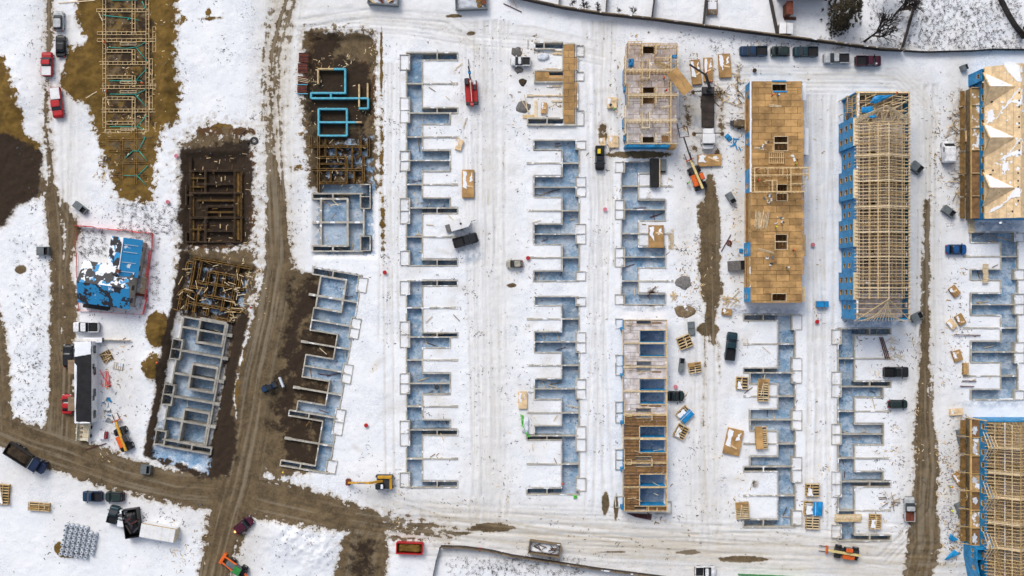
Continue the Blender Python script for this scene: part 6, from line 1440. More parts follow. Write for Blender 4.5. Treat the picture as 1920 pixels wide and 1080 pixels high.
# small grey containers and bins
def bin_(px, py, L, w, ang, label, m='grey_plastic', h=1.1):
    t = T('bin', label, 'bin', px, py, 0, ang); 
    for y in (-1, 1): t.box('side', m, 0, y*(w/2-.04), h/2, L, .08, h)
    for x in (-1, 1): t.box('end', m, x*(L/2-.04), 0, h/2, .08, w-.16, h)
    t.box('floor', m, 0, 0, .15, L-.1, w-.1, .1); t.box('lid', m, -L*.18, 0, h+.03, L*.62, w, .05); t.box('content', 'black_tarp', 0, 0, h*.6, L-.2, w-.2, .1)
for q in ((153,390,2.6,1.2,-38,'dark green bin tilted beside the left mud road'),(1369,372,2.2,1.1,-58,'small dark bin left of the sheeted deck'),(1716,315,2.2,1.6,-38,'grey blue bin at the right wall of the truss building'),(1716,594,2.2,1.3,28,'dark bin at the lower right corner of the truss building'),(1776,397,2.4,1.3,-36,'grey bin below the white van'),(1805,128,1.2,1.0,20,'small grey bin left of the roofed building corner'),(1800,818,2.6,1.3,-80,'grey bin, upper one beside the bottom right building'),(1798,955,2.6,1.2,-70,'grey blue bin, lower one beside the bottom right building'),(1277,684,2.6,.9,84,'narrow dark green bin right of the framed row'),(276,879,1.8,1.6,-6,'grey green utility box at the edge of the bottom left road'),(1382,498,3.6,1.8,3,'grey ribbed box left of the sheeted deck'),(84,471,2.2,1.6,0,'grey skid box beside the left mud road'),(1328,620,.1,.1,0,None)):
    if q[5]: bin_(*q[:6], m='grey_plastic' if 'ribbed' not in q[5] else 'grey_gravel')
t = T('trailer', 'small tan army style trailer left of the sheeted deck, nose pointing left', 'trailer', 1384, 233, 0, 176)
t.mesh('body', None, lambda bm: loft(bm, [(.5, rrect(-1.3,1.1,-.75,.75,.3)), (1.4, rrect(-1.3,1.1,-.7,.7,.3)), (1.7, rrect(-1.1,.9,-.5,.5,.3))]), ['fence_brown']); t.bar('tongue', 'steel_dark', (1.0, 0, .6), (2.4, 0, .5), .15, .15); t.box('toolbox', 'steel_dark', 1.3, 0, .8, .7, .9, .5)
for y in (-.8, .8): wheel(t, -.2, y, .34, .2)
# concrete well rings
k = 0
for j in range(7):
    for i in range(7):
        x = 127+i*9.2-(i % 1)*0-j*1.6+(1.5*j if False else 0); y = 984+j*8.8+i*1.4
        if (j == 0 and i > 4) or (j == 6 and i > 5): continue
        k += 1; x += rnd.uniform(-.6,.6); y += rnd.uniform(-.5,.5)
        wx = ['first','second','third','fourth','fifth','sixth','seventh'][i]; wy = ['top','second','third','fourth','fifth','sixth','bottom'][j]
        t = T('cone_ring', f'snow topped concrete cone, {wx} from the left in the {wy} row', 'concrete cone', x, y, 0, rnd.uniform(0,90), 'rows of concrete cones near the bottom left')
        def cone(bm, n=16):
            prof = [(.42, 0), (.42, .25), (.30, .75), (.30, .95), (.19, .95), (.19, .2)]
            rg = [[bm.verts.new((r*math.cos(2*math.pi*a/n), r*math.sin(2*math.pi*a/n), z)) for a in range(n)] for r, z in prof]
            for p, q in zip(rg, rg[1:]):
                for a in range(n): f = bm.faces.new([p[a], p[(a+1)%n], q[(a+1)%n], q[a]]); f.smooth = True
        t.mesh('ring', ('cone_ring',), cone, ['grey_snow']); t.mesh('base', ('cone_base',), lambda bm: addcyl(bm, (0,0,0), (0,0,.08), .46, n=14), ['grey_plastic']); t.mesh('shade_plug', ('cone_open',), lambda bm: addcyl(bm, (0,0,.3), (0,0,.5), .185, n=12), ['hole_shade'])  # solid dark plug inside the ring paints the shade of its hole

# ------------------------------------------------------------------ stacks of timber
def cap(t, pts, z, m='snow'):
    out = []
    for i in range(len(pts)):
        a, b = pts[i], pts[(i+1) % len(pts)]
        for k in range(4): u = k/4; out.append((a[0]+(b[0]-a[0])*u+rnd.uniform(-.12,.12), a[1]+(b[1]-a[1])*u+rnd.uniform(-.12,.12)))
    t.mesh('snow_cap', None, lambda bm: polyprism(bm, out, z-.02, z+.04), [m])
def stack(px, py, w, h, ang, kind, label, z=0, name=None):
    """w, h in photograph pixels; slats run across w"""
    w *= S; h *= S
    t = T(name or {'osb': 'board_stack'}.get(kind, 'frame_stack'), label, 'lumber stack', px, py, z, ang, 'stacks of timber waiting on the snow')
    hh = .7
    if kind in ('slats', 'mixed', 'blue', 'half'):
        for k in (-1, 0, 1): t.box('runner', 'lumber', k*(w/2-.12), 0, .12, .12, h, .24)
        for lv in range(2):
            n = max(5, int(h/rnd.uniform(.3,.48))); sm_ = rnd.choice((('lumber','lumber_gold'),('lumber_pale','lumber'),('lumber_gold','lumber_snowy')))
            for i in range(n):
              if rnd.random() > .08: t.box('slat', rnd.choice(sm_), rnd.uniform(-.1,.1), -h/2+.1+(h-.2)*i/(n-1), .34+lv*.25, w*rnd.uniform(.88,1.04), .17, .16, rz=rnd.uniform(-2,2))
        for k in (-1, 1): t.box('side_rail', 'lumber_gold', k*(w/2-.06), 0, .75, .1, h, .1)
        t.box('centre_rail', 'lumber', 0, 0, .74, .1, h, .08)
        t.box('loose_board', 'lumber_pale', rnd.uniform(-.3,.3)*w, rnd.uniform(-.3,.3)*h, .84, .14, h*rnd.uniform(.5,.95), .05, rz=rnd.uniform(-25,25))
        if rnd.random() < .5: cap(t, [(-w*.4,-h*.4),(w*.1,-h*.45),(-w*.1,-h*.1),(0,h*.1),(-w*.35,h*.2)], .8)
        t.box('dark_sheet', 'steel_dark', 0, 0, .26, w-.1, h-.1, .04)  # dark sheet below the slats, seen through their gaps
    if kind in ('osb', 'snow'):
        for k in range(5): t.box('board', 'osb' if kind == 'osb' else 'osb_pale', rnd.uniform(-.05,.05), rnd.uniform(-.05,.05), .1+.11*k, w, h, .09, rz=rnd.uniform(-1,1))
        q_ = rnd.uniform(-.25,.1); cap(t, [(-w*.45,h*q_),(-w*rnd.uniform(.05,.2),-h*.2),(-w*rnd.uniform(.1,.25),h*.1),(-w*.12,h*.42),(-w*.42,h*.45)], .61)
        t.box('loose_board', 'osb_pale', rnd.uniform(-.1,.2)*w, rnd.uniform(-.3,.3)*h, .66, w*.5, .3, .03, rz=rnd.uniform(-30,30))
        if max(w, h) > 3: cap(t, [(w*.1,h*.05),(w*.4,h*.12),(w*.3,h*.25),(w*.36,h*.4),(w*.2,h*.3)], .61)
    if kind == 'half':
        t.box('board', 'osb', -w*.2, 0, .86, w*.6, h, .05); t.box('board', 'osb', -w*.18, 0, .93, w*.58, h*.96, .05)
    if kind == 'mixed': t.box('board', 'osb', -w*.25, h*.3, .83, w*.45, h*.4, .06); t.box('board', 'osb', 0, h*.42, .84, w, h*.15, .08)
    if kind == 'blue':
        t.mesh('blue_sheet', None, tarp([(-w*.05,-h*.5),(w*.5,-h*.5),(w*.5,h*.5),(-w*.05,h*.5)], .8, .95, .05), ['blue_tarp']); t.box('strap', 'white_paint', w*.1, 0, 1.0, .06, h, .03)
    if kind == 'planks': 
        n = int(h/.2)
        for lv in range(2):
            for i in range(n): t.box('plank', rnd.choice(('lumber_pale','lumber_pale','lumber')), rnd.uniform(-.1,.1), -h/2+.1+(h-.2)*i/max(1, n-1), .12+.12*lv, w*rnd.uniform(.92,1.03), .17, .1, rz=rnd.uniform(-.6,.6))
    return t
for q in [
 (1283,641,26,24,22,'slats','slatted frame stack, topmost beside the framed row'),(1302,689,24,20,8,'mixed','frame stack with blue edged sheet right of the narrow green bin'),
 (1283,776,24,26,-45,'blue','frame stack half under blue tarp beside the framed row'),(1276,809,22,26,-28,'slats','tilted slatted frame stack, lowest beside the framed row'),
 (1390,718,22,24,-2,'slats','slatted frame stack left of the foundation, level with the upper crossing stack'),(1430,731,20,42,-2,'mixed','tall frame stack lying across the foundation, upper of two'),(1426,820,22,42,4,'half','tall half boarded frame stack across the foundation, lower of two'),
 (1374,828,30,48,-12,'osb','orange board stack with snow strip left of the lower crossing stack'),(1391,956,24,32,4,'mixed','frame stack on the lower left corner of the foundation'),
 (1522,918,26,24,0,'slats','upper slatted stack of three between the two lower foundations'),(1523,952,34,26,-2,'blue','frame stack under bright blue tarp, middle of three'),(1522,980,26,22,-2,'slats','lower slatted stack of three between the two lower foundations'),
 (1639,977,22,28,-2,'slats','slatted frame stack on the bottom end of the lower right foundation'),(1590,971,50,14,1,'planks','long stack of pale planks across the lower right foundation'),
 (1847,513,10,36,0,'planks','upright stack of pale planks on the right edge foundation'),(1821,424,11,26,0,'planks','narrow plank stack below the roofed building'),
 (1304,136,18,46,6,'osb','board stack with snow beside the lifted panel, left of three'),(1327,131,16,44,1,'osb','dark topped board stack with a man standing on it, middle of three'),(1358,124,22,44,3,'osb','board stack with frames at its side, right of three'),
 (1329,301,44,22,2,'osb','wide board stack below the boom truck'),(1230,444,28,42,1,'osb','orange board stack on the foundation with brown wet patches'),
 (878,345,22,52,0,'osb','tall orange board stack beside the foundation in the middle left'),(980,750,16,32,1,'snow','pale board stack left of the green hose'),(861,272,11,20,-18,'snow','small tan board pile below the red crane'),
 (1020,203,10,20,-3,'osb','small orange board pile below the tee shaped deck arm'),(1147,194,18,20,0,'snow','pale board stack at the left wall of the framed storey'),(1150,266,18,22,2,'snow','pale board stack above the black pickup with crate'),(1130,266,10,14,4,'snow','small pale board pile above the black pickup'),
 (1362,585,18,12,-8,'osb','small orange board pile below the long sheeted deck'),(1788,546,14,20,38,'osb','small tan board pile with black ash beside the right edge foundation'),(1799,599,14,20,30,'osb','reddish board pile right of the pale curled one'),(1783,608,12,18,40,'snow','pale curled board pile beside the right edge foundation'),(1793,667,16,20,18,'osb','orange board pile low beside the right edge foundation'),(1808,691,10,22,0,'half','brown upright board pile touching the right edge foundation'),
 (1791,772,24,12,4,'snow','tan board stack above the bottom right building'),(1796,896,16,22,32,'osb','rust orange board pile beside the bottom right building'),(1806,256,13,20,4,'snow','pale tan board pile beside the roofed building'),
 (8,926,24,38,-3,'slats','pale slatted frame stack cut by the left edge'),(76,949,40,16,-4,'slats','long slatted stack at the left corner of the cone yard'),(1815,925,12,24,0,'slats','upright slatted stack under the scaffold of the bottom right building')]:
    z_ = .35 if q[6].find('crossing') >= 0 and 0 else 0
    onf = any(s_ in q[6] for s_ in ('across', 'on the right edge foundation', 'on the foundation', 'bottom end'))
    stack(*q, z=.22 if onf else 0)
t = T('frame_stack', 'square stack of timber frames at the top left corner of the truss building', 'lumber stack', 1583, 204)
for k in range(9): t.box('slat', 'lumber_gold', 0, -1.5+k*.37, 5.0, 2.3, .14, .14)
for k in (-1, 0, 1): t.box('side_rail', 'lumber', k*1.05, 0, 5.14, .12, 3.2, .12); t.box('post', 'lumber', k*1.05, -1.4, 2.5, .12, .12, 5); t.box('post', 'lumber', k*1.05, 1.4, 2.5, .12, .12, 5)
t = T('wrapped_stack', 'long black wrapped stack with timber edge on the foundation below the framed storey', 'wrapped stack', 1227, 325, .2)
bx('wrap', t, 'black_tarp', -.9, -2.7, 0, .7, 2.7, 1.1, .15); t.box('edge', 'lumber', .85, 0, .55, .2, 5.2, 1.1); t.box('crate', 'grey_plastic', 1.6, 1.5, .4, 1.1, 2.2, .5)
t = T('board_stack', 'flat snow dusted board rack right of the orange stack on the foundation', 'lumber stack', 1258, 448, 0, 0); 
for k in range(5): t.box('plank', 'lumber_snowy', -.4+k*.2, 0, .1, .15, 3.8, .1)
t = T('tarp_bale', 'bright blue covered bale between the sheeted deck and the truss building', 'bale', 1540, 570)
t.box('bale', 'blue_tarp', 0, 0, .5, 2.2, 1.1, 1.0); t.box('pallet', 'lumber', 0, 0, .06, 2.3, 1.2, .12); t.box('fold', 'steel_dark', .3, 0, 1.02, .04, 1.1, .04)
t = T('steel_beams', 'rust red steel beams lying below the framed row with blue bays', 'steel beams', 1202, 967)
for k in range(6): t.box('beam', 'rebar', -.3+k*.12, .35-k*.15, .15+.02*k, 4.6-k*.3, .12, .16, rz=-3-k*1.5)
t = T('steel_beams', 'pair of dark red beams slanting on the lower right foundation top', 'steel beams', 1658, 652)
for k in range(3): t.box('beam', 'rebar', -.4+k*.3, 0, .3+.02*k, .16, 4.2, .16, rz=16+k)
for (x, y, l, lb) in ((1812,628,50,'single thin dark red beam across the edge of the right foundation'),(1816,714,26,'short dark beam, upper of a pair near the right foundation'),(1812,724,26,'short dark beam, lower of a pair near the right foundation')):
    t = T('steel_beam', lb, 'steel beam', x, y); t.box('web', 'rebar', 0, 0, .3, l*S, .08, .2, rz=-1); t.box('flange', 'rebar', 0, 0, .41, l*S, .16, .03, rz=-1)
# gravel heaps, membranes
def heap(px, py, rx, ry, h, m, label, name='gravel_heap', kind=None, rot=0, flat=False):
    def f(bm):
        r = random.Random(int(px)); n = 14; rg = []
        prof = [(1, -.05), (.9, .35*h), (.6, .8*h), (.3, h)] if not flat else [(1, -.02), (.95, h*.8), (.6, h), (.3, h)]
        jit = [r.uniform(.8, 1.15) for _ in range(n)]
        for q, z in prof: rg.append([bm.verts.new((rx*S*q*jit[i]*math.cos(2*math.pi*i/n), ry*S*q*jit[i]*math.sin(2*math.pi*i/n), z+(r.uniform(-.06,.06)*h if z > 0 else 0))) for i in range(n)])
        for a, b in zip(rg, rg[1:]):
            for i in range(n): fc = bm.faces.new([a[i], a[(i+1)%n], b[(i+1)%n], b[i]]); fc.smooth = True
        bm.faces.new(rg[-1])
    o = single(name, label, 'heap' if not flat else 'sheet', f, [m], px, py, 0, rot)
heap(968, 98, 11, 10, .3, 'grey_gravel', 'dark grey gravel heap above the white pickup', flat=False); heap(972, 131, 9, 7, .3, 'grey_gravel', 'dark grey gravel heap below the white pickup')
heap(982, 202, 14, 13, .35, 'grey_gravel', 'wide grey gravel heap with planks lying over it'); heap(980, 154, 8, 8, .25, 'soil', 'small dark soil heap left of the tee shaped deck')
heap(1282, 530, 16, 13, .12, 'grey_gravel', 'torn grey membrane sheet right of the wet patched foundation', 'membrane', flat=True); heap(1284, 584, 22, 14, .12, 'fence_brown', 'torn brown membrane sheet above the framed row', 'membrane', flat=True)
heap(1300, 186, 0.1, 0.1, .1, 'soil', 'tiny soil clod by the boom truck outrigger'); heap(1018, 107, 12, 7, .5, 'grey_snow', 'grey covered pallet load between the tee shaped deck walls', 'covered_pallet', flat=True)
for i, (x0, y0, x1, y1, lb) in enumerate(((976,186,992,211,'left plank of the pair on the grey gravel heap'),(983,178,990,212,'right plank of the pair on the grey gravel heap'),(152,190,182,172,'pale plank lying alone on the ochre clay'),(186,25,193,40,'pale plank at the top left of the footing grid'),(110,6,178,1,'long pale plank at the top of the ochre clay'),(1386,545,1372,560,'slim board beside the lower left end of the sheeted deck'),(861,258,855,262,'short board stub left of the red crane'),(1213,556,1229,537,'pale plank over the dark wet hole in the foundation'),(1370,440,1352,472,'thin dark rail beside the central mud patch'),(160,843,200,831,'dark steel pipe lying below the open trailer'),(874,222,869,240,'pair of thin tan laths below the red crane'),(944,7,978,23,'dark red beam at the top edge near the wide skip'),(968,13,962,2,'blue grey lath at the top edge near the wide skip'))):
    t = T('plank', lb, 'plank', x0, y0); d = W(x1, y1)-W(x0, y0); m = 'rebar' if 'dark' in lb else 'lumber_pale'
    t.bar('board', m, (0, 0, .5 if 'heap' in lb or 'over' in lb else .18), (d.x, d.y, .45 if 'heap' in lb or 'over' in lb else .15), .16, .06)
t = T('garden_hose', 'bright green sheet strip draped over the left edge of a foundation', 'hose', 982, 790)
def hose(bm):
    o = W(982, 790); pts = [(978,780),(980,795),(985,808),(990,816),(994,819)]
    P_ = [W(*p)-o+Vector((0,0,.35)) for p in pts]
    for i, (a, b) in enumerate(zip(P_, P_[1:])): addcyl(bm, a, b, .14+.05*(i % 2), .19-.05*(i % 2), n=7)
t.mesh('hose', None, hose, ['lime']); t.mesh('coil', None, lambda bm: addcyl(bm, (-.4,.9,.2), (-.3,1.2,.3), .25, n=8), ['lime'])
single('tarp', 'small lime green bundle at the bottom right corner of a foundation', 'tarp', tarp([(-.3,-.3),(.4,-.2),(.3,.3),(-.3,.3)], .2, .5, .1), ['lime'], 1078, 931)
single('lumber_wrap', 'white wrapped lumber beside the green strip', 'bundle', tarp([(-.6,-1.4),(.7,-1.6),(.7,1.6),(-.3,1.5)], 0, .5, .1), ['grey_snow'], 985, 798)
# black drain hose coils
def coil(px, py, r, label, m='steel_dark', tail=None):
    t = T('hose_coil', label, 'hose', px, py)
    def f(bm):
        for k in range(3):
            rr = (r-.15*k)*1.0; n = 16
            for i in range(n): a, b = 2*math.pi*i/n, 2*math.pi*(i+1)/n; addcyl(bm, (rr*math.cos(a), rr*math.sin(a), .1+.1*k), (rr*math.cos(b), rr*math.sin(b), .1+.1*k), .07, n=5, cap=False)
        if tail:
            P_ = [W(*p)-W(px, py)+Vector((0,0,.12)) for p in tail]
            for a, b in zip(P_, P_[1:]): addcyl(bm, a, b, .07, n=6)
    t.mesh('hose', None, f, [m])
coil(477, 264, .7, 'black hose coil with a loose end beside the dark pit', tail=[(470,262),(463,270),(466,278),(460,281),(453,276),(449,268),(450,258),(455,250),(462,245)])
coil(819, 726, .38, 'small dark blue hose ring lying on a blue basement floor')
coil(1367, 456, .5, 'brown cable drum coil left of the sheeted deck', 'rust')
# red barrels, buckets
for i, (x, y, m, lb) in enumerate(((722,511,'red','round red bucket right of the slanting foundation'),(687,797,'red','small red can in the snow right of the slanting foundation'),(1134,393,'pink','pink bucket left of the wet patched foundation'),(1523,459,'pink','pink bucket right of the sheeted deck'),(1531,603,'red','red jug below the blue bale'),(332,293,'pink','pink can beside the dark pit'),(316,379,'pink','pink marker tub above the safety netting'),(900,1029,'red','red bucket on the bottom retaining fence'),(1414,133,'soil','small dark round tub above the sheeted deck'),(990,484,'red','red can at the end of a foundation wall near the beige van'),(1266,725,'pink','small pinkish tub above the dark green car'))):
    t = T('bucket', lb, 'bucket', x, y); t.mesh('pail', ('pail', m), lambda bm: addcyl(bm, (0,0,0), (0,0,.5), .28, .36, n=14), [m]); t.mesh('rim', ('pailrim', m), lambda bm: addcyl(bm, (0,0,.47), (0,0,.53), .39, n=14), [m])
# gas cylinders and steel scrap in the office yard
t = T('scaffold_parts', 'jumble of red steel frames beside the site office', 'scaffold parts', 200, 710)
for k in range(12): t.bar('frame', 'fence_red', (rnd.uniform(-1.2,1), rnd.uniform(-1.8,1.8), rnd.uniform(.1,.6)), (rnd.uniform(-1.2,1), rnd.uniform(-1.8,1.8), rnd.uniform(.1,.6)), .1, .1)
t = T('tool_pile', 'clutter of blue and grey tools beside the site office', 'tools', 200, 768)
for k in range(16): t.box('tool', rnd.choice(('blue_wrap','grey_snow','white_paint','steel','grey_plastic')), rnd.uniform(-.9,1), rnd.uniform(-2.2,2.2), .15+.01*k, rnd.uniform(.3,.9), rnd.uniform(.15,.5), .2, rz=rnd.uniform(0,180))
t = T('pallet', 'tilted pallet loaded with brown lumber in the office yard', 'pallet', 201, 668, 0, 28)
for k in range(5): t.box('slat', 'lumber_old', -.9+k*.42, 0, .2, .3, 2.0, .1); t.box('board', 'lumber', rnd.uniform(-.5,.5), -.8+k*.35, .32+.02*k, 1.7, .12, .06, rz=rnd.uniform(-30,30))
t = T('pallet', 'snowy wire crate pallet right of the tilted pallet in the yard', 'pallet', 222, 686, 0, -10); t.box('base', 'lumber_snowy', 0, 0, .15, 1.9, 1.2, .25)
for k in range(5): t.box('slat', 'grey_snow', -.8+k*.4, 0, .32, .2, 1.2, .06)
t = T('gas_bottles', 'white box with red bottles left of the orange telehandler in the yard', 'gas bottles', 196, 815, 0, -6); t.box('crate', 'white_paint', -.3, 0, .4, 1.0, 1.5, .8)
for k in range(4): t.mesh('bottle', ('bottle',), lambda bm: addcyl(bm, (0,0,0), (0,0,1.0), .17, .12, n=10), ['red'], (.55, -.55+k*.36, 0))
t = T('lumber_pile', 'scattered offcuts of yellow lumber below the long sheeted deck', 'lumber pile', 1371, 566)
for k in range(22): t.box('offcut', rnd.choice(('lumber','lumber_gold','lumber_pale')), rnd.uniform(-1.5,1.6), rnd.uniform(-.8,.8), .1+.015*k, rnd.uniform(.5,1.9), .1, .06, rz=rnd.uniform(0,180))
t = T('lumber_pile', 'triangle of yellow lumber beside the wet patched foundation', 'lumber pile', 1263, 556)
for k in range(8): t.box('offcut', 'lumber', rnd.uniform(-.6,.6), rnd.uniform(-.5,.5), .1+.02*k, rnd.uniform(.7,1.9), .12, .06, rz=rnd.choice((0,60,120))+rnd.uniform(-8,8))
t = T('lumber_pile', 'tangle of pale laths right of the dark red beams', 'lumber pile', 1678, 652)
for k in range(20): t.box('lath', 'lumber_pale', rnd.uniform(-1.4,1.4), rnd.uniform(-2.2,2.2), .1+.01*k, rnd.uniform(.8,2.2), .08, .05, rz=rnd.choice((-20,30))+rnd.uniform(-12,12))
t = T('lumber_pile', 'grey heap of branches and laths at the lower right foundation corner', 'lumber pile', 1668, 938)
for k in range(18): t.box('lath', rnd.choice(('lumber_snowy','fence_brown')), rnd.uniform(-1.4,1.2), rnd.uniform(-1.2,1.5), .1+.02*k, rnd.uniform(.8,2.2), .12, .08, rz=rnd.uniform(0,180))
for (x, y, w_, h_, lb) in ((1758,155,0,0,None),(1790,245,14,40,'tangled brown lumber beside the roofed building, upper pile'),(1800,350,16,34,'tangled brown lumber beside the roofed building, lower pile'),(1384,160,6,50,'long narrow lumber litter along the top left wall of the sheeted deck'),(1808,1000,20,24,'broken yellow frames heaped beside the bottom right building'),(1348,178,16,20,'thin reddish laths under the boom truck')):
    if not lb: continue
    t = T('lumber_pile', lb, 'lumber pile', x, y)
    for k in range(24): t.box('board', rnd.choice(('fence_brown','lumber_old','lumber','lumber_snowy')), rnd.uniform(-w_,w_)*S*.8, rnd.uniform(-h_,h_)*S*.8, .1+.02*k, rnd.uniform(.8,2.6), .13, .07, rz=rnd.uniform(0,180))
for i, (pts, lb) in enumerate((([(1778,1010),(1782,1000),(1797,1012),(1786,1016)],'blue sheet on a broken frame, upper left of three'),([(1770,1050),(1788,1030),(1800,1038),(1775,1050)],'blue sheet on a broken frame, middle of three'),([(1818,1068),(1826,1060),(1834,1074),(1820,1078)],'blue sheet on a broken frame, lowest of three'))):
    single('tarp', lb, 'tarp', tarp(ptsW(pts, 1, *pts[0]), 0, .12, .04), ['blue_wrap'], *pts[0], 1.0)
t = T('blue_strips', 'scattered strips of blue wrap in the snow left of the sheeted deck', 'plastic strips', 1377, 270)
for (x, y, l, a) in ((-.2,.4,1.5,85),(.3,.9,1.2,0),(.1,.2,1.1,60),(.3,-.5,1.3,-70),(-.4,-.3,.9,20),(1.0,-.9,.9,-60),(-1.0,.8,.8,-10)): t.box('strip', 'blue_wrap', x, y, .12+abs(x)*.01, l, .22, .04, rz=a)
for (x, y, w_, h_, a, lb) in ((1383,137+30,0,0,0,None),(1365,258,.9,1.3,40,'small blue bag in the snow beside the blue strips'),(1389,470,.7,.8,0,'small blue bag touching the sheeted deck wall'),(1296,616,1.3,2.6,4,'dark steel grate above the slatted frame stack')):
    if lb: t = T('bag' if 'bag' in lb else 'grate', lb, 'bag' if 'bag' in lb else 'grate', x, y, 0, a); m = 'blue_wrap' if 'bag' in lb else 'grey_plastic'; bx('body', t, m, -w_/2, -h_/2, 0, w_/2, h_/2, .4, .1); t.box('strap', 'steel_dark', 0, 0, .42, w_*.8, .08, .04)
# rust panels stacked beside the dug pit
for i, (x, y) in enumerate(((570,108),(568,152),(568,128),(567,168))):
    t = T('form_stack', ['upper purple brown form stack left of the blue forms','third form stack with pale poles left of the blue forms','second form stack left of the blue forms','lowest form stack edged in blue left of the blue forms'][i], 'form stack', x, y)
    for k in range(6): t.box('form', 'rebar' if k % 2 else 'rust', 0, -.8+k*.3, .2+.01*k, 1.8, .22, .35, rz=rnd.uniform(-4,4)-4)
    if i == 3: t.box('strap', 'form_blue', 0, .85, .45, 2.1, .12, .1); t.box('strap', 'form_blue', 0, -.85, .45, 2.2, .12, .1)
    if i == 1:
        for k in range(3): t.box('pole', 'lumber_pale', 0, -.2+k*.3, .5, 2.2, .08, .06, rz=-12)

for i, (x, y, n_, lb) in enumerate(((1441,375,9,'white and dark scraps left of the hole below the framed room'),(1460,413,8,'white scraps right of the fanned studs on the sheeted deck'),(1445,490,7,'few scraps on the lower part of the sheeted deck'),(1432,270,6,'dark smudged scraps left of the upper stair holes'),(1490,300,6,'small offcuts above the right side of the framed room'))):
    t = T('scrap_pile', lb, 'scraps', x, y, Z2)
    for k in range(n_): t.box('scrap', rnd.choice(('white_paint','steel_dark','lumber_pale','osb_brown','grey_plastic')), rnd.uniform(-.9,.9), rnd.uniform(-.9,.9), .05+.01*k, rnd.uniform(.2,.7), rnd.uniform(.1,.4), .08, rz=rnd.uniform(0,180))
# ------------------------------------------------------------------ workers
def person_mesh():
    me_ = bpy.data.meshes.new('body'); V = [(0,0,.95),(0,0,1.15),(0,0,1.38),(0,0,1.5),(0,0,1.62),(0,.02,1.72), (.1,0,.9),(.11,.06,.5),(.12,-.02,.08),(.12,.12,.05), (-.1,0,.9),(-.11,-.04,.5),(-.12,-.14,.08),(-.12,0,.05), (.2,0,1.4),(.27,.05,1.15),(.24,.22,1.0),(.23,.3,.97), (-.2,0,1.4),(-.28,.02,1.15),(-.25,.18,.98),(-.24,.26,.95)]
    E = [(0,1),(1,2),(2,3),(3,4),(4,5),(0,6),(6,7),(7,8),(8,9),(0,10),(10,11),(11,12),(12,13),(2,14),(14,15),(15,16),(16,17),(2,18),(18,19),(19,20),(20,21)]
    rad = [.14,.14,.16,.06,.095,.07,.10,.075,.05,.04,.10,.075,.05,.04,.07,.05,.038,.03,.07,.05,.038,.03]
    me_.from_pydata(V, E, []); o = bpy.data.objects.new('body', me_); COL.objects.link(o)
    sk = o.modifiers.new('s', 'SKIN'); su = o.modifiers.new('u', 'SUBSURF'); su.levels = 1
    for i, r_ in enumerate(rad): me_.skin_vertices[0].data[i].radius = (r_, r_*.8)
    me_.skin_vertices[0].data[0].use_root = True
    dg = bpy.context.evaluated_depsgraph_get(); out = bpy.data.meshes.new_from_object(o.evaluated_get(dg)); bpy.data.objects.remove(o)
    for m in ('cloth_dark', 'skin'): out.materials.append(M[m])
    for p in out.polygons: p.material_index = 1 if p.center.z > 1.52 or (p.center.y > .2 and p.center.z > .9) else 0; p.use_smooth = True
    return out
PM = person_mesh()
def worker(px, py, z, ang, vest, helmet, label):
    t = T('person', label, 'person', px, py, z, ang, 'site workers'); t.obj('body', PM)
    t.mesh('vest', ('vest', vest), lambda bm: loft(bm, [(1.0, rrect(-.17,.17,-.13,.13,.1)), (1.3, rrect(-.21,.21,-.14,.14,.1)), (1.46, rrect(-.17,.17,-.12,.12,.1))]), [vest])
    t.mesh('helmet', ('helmet', helmet), lambda bm: loft(bm, [(1.72, rrect(-.14,.14,-.13,.19,.12)), (1.75, rrect(-.13,.13,-.13,.14,.12)), (1.83, rrect(-.08,.08,-.08,.09,.07))]), [helmet])
VO, VY = 'vest_orange', 'vest_yellow'
for q in ((201,82,-.2,30,VO,VO,'worker in orange vest at the left side of the footing grid'),(271,158,-.2,120,VO,VO,'worker in orange vest at the right side of the footing grid'),
 (203,173,-.2,200,VO,'white_paint','worker with white helmet at the fifth teal pipe'),(299,679,1.0,10,VO,VO,'worker in orange standing on the ochre heap'),
 (1324,138,.65,30,VO,VO,'worker in orange vest standing on the middle board stack'),(1331,155,0,200,VO,VO,'worker in orange vest below the three board stacks'),(1244,148,2.9,80,VO,VO,'worker in orange vest in the centre of the framed storey'),(1247,172,2.9,10,VO,'red','worker with red helmet near the lower stairs of the framed storey'),
 (1447,180,Z2,20,VO,VO,'worker in orange vest below the top hole of the sheeted deck'),(1457,180,Z2,90,'blue_wrap','white_paint','worker in blue with white helmet below the top hole of the sheeted deck'),(1491,309,Z2,0,VY,VO,'worker in yellow vest above the right side of the framed room'),(1418,317,Z2,0,VO,'red','worker with red helmet in the left corner of the framed room'),(1420,339,Z2,90,VO,VO,'worker in orange inside the left part of the framed room'),
 (1453,426,Z2,60,VY,'yellow','worker in yellow vest right of the fanned studs'),(1487,469,Z2,20,VO,VO,'worker in orange vest right of the lower stair holes'),(1475,502,Z2,0,'white_paint','white_paint','worker in white below the lower stair holes'),
 (1676,177,8.8,30,VO,'red','worker in orange vest on the top edge of the truss building'),(1150,206,0,90,VY,'lime','worker in lime vest beside the pale board stack'),(1144,199,0,10,'black_tarp','steel_dark','worker in black beside the pale board stack'),(1289,344,0,20,VY,'lime','worker in lime vest beside the telehandler with jib'),
 (474,577,-.1,20,'red','red','worker in red jacket right of the timber forms'),(1055,905,0,10,VO,'red','worker in orange vest in the bottom bay beside a foundation wall'),(207,724,0,30,VO,VO,'worker in orange beside the red steel frames'),(534,883,0,30,VO,'yellow','worker with yellow helmet below the slanting foundation'),(1779,911,0,30,VY,VO,'worker in yellow vest left of the bottom right building'),(1780,955,0,90,VY,'yellow','worker with yellow helmet below the rust orange board pile')):
    worker(*q)

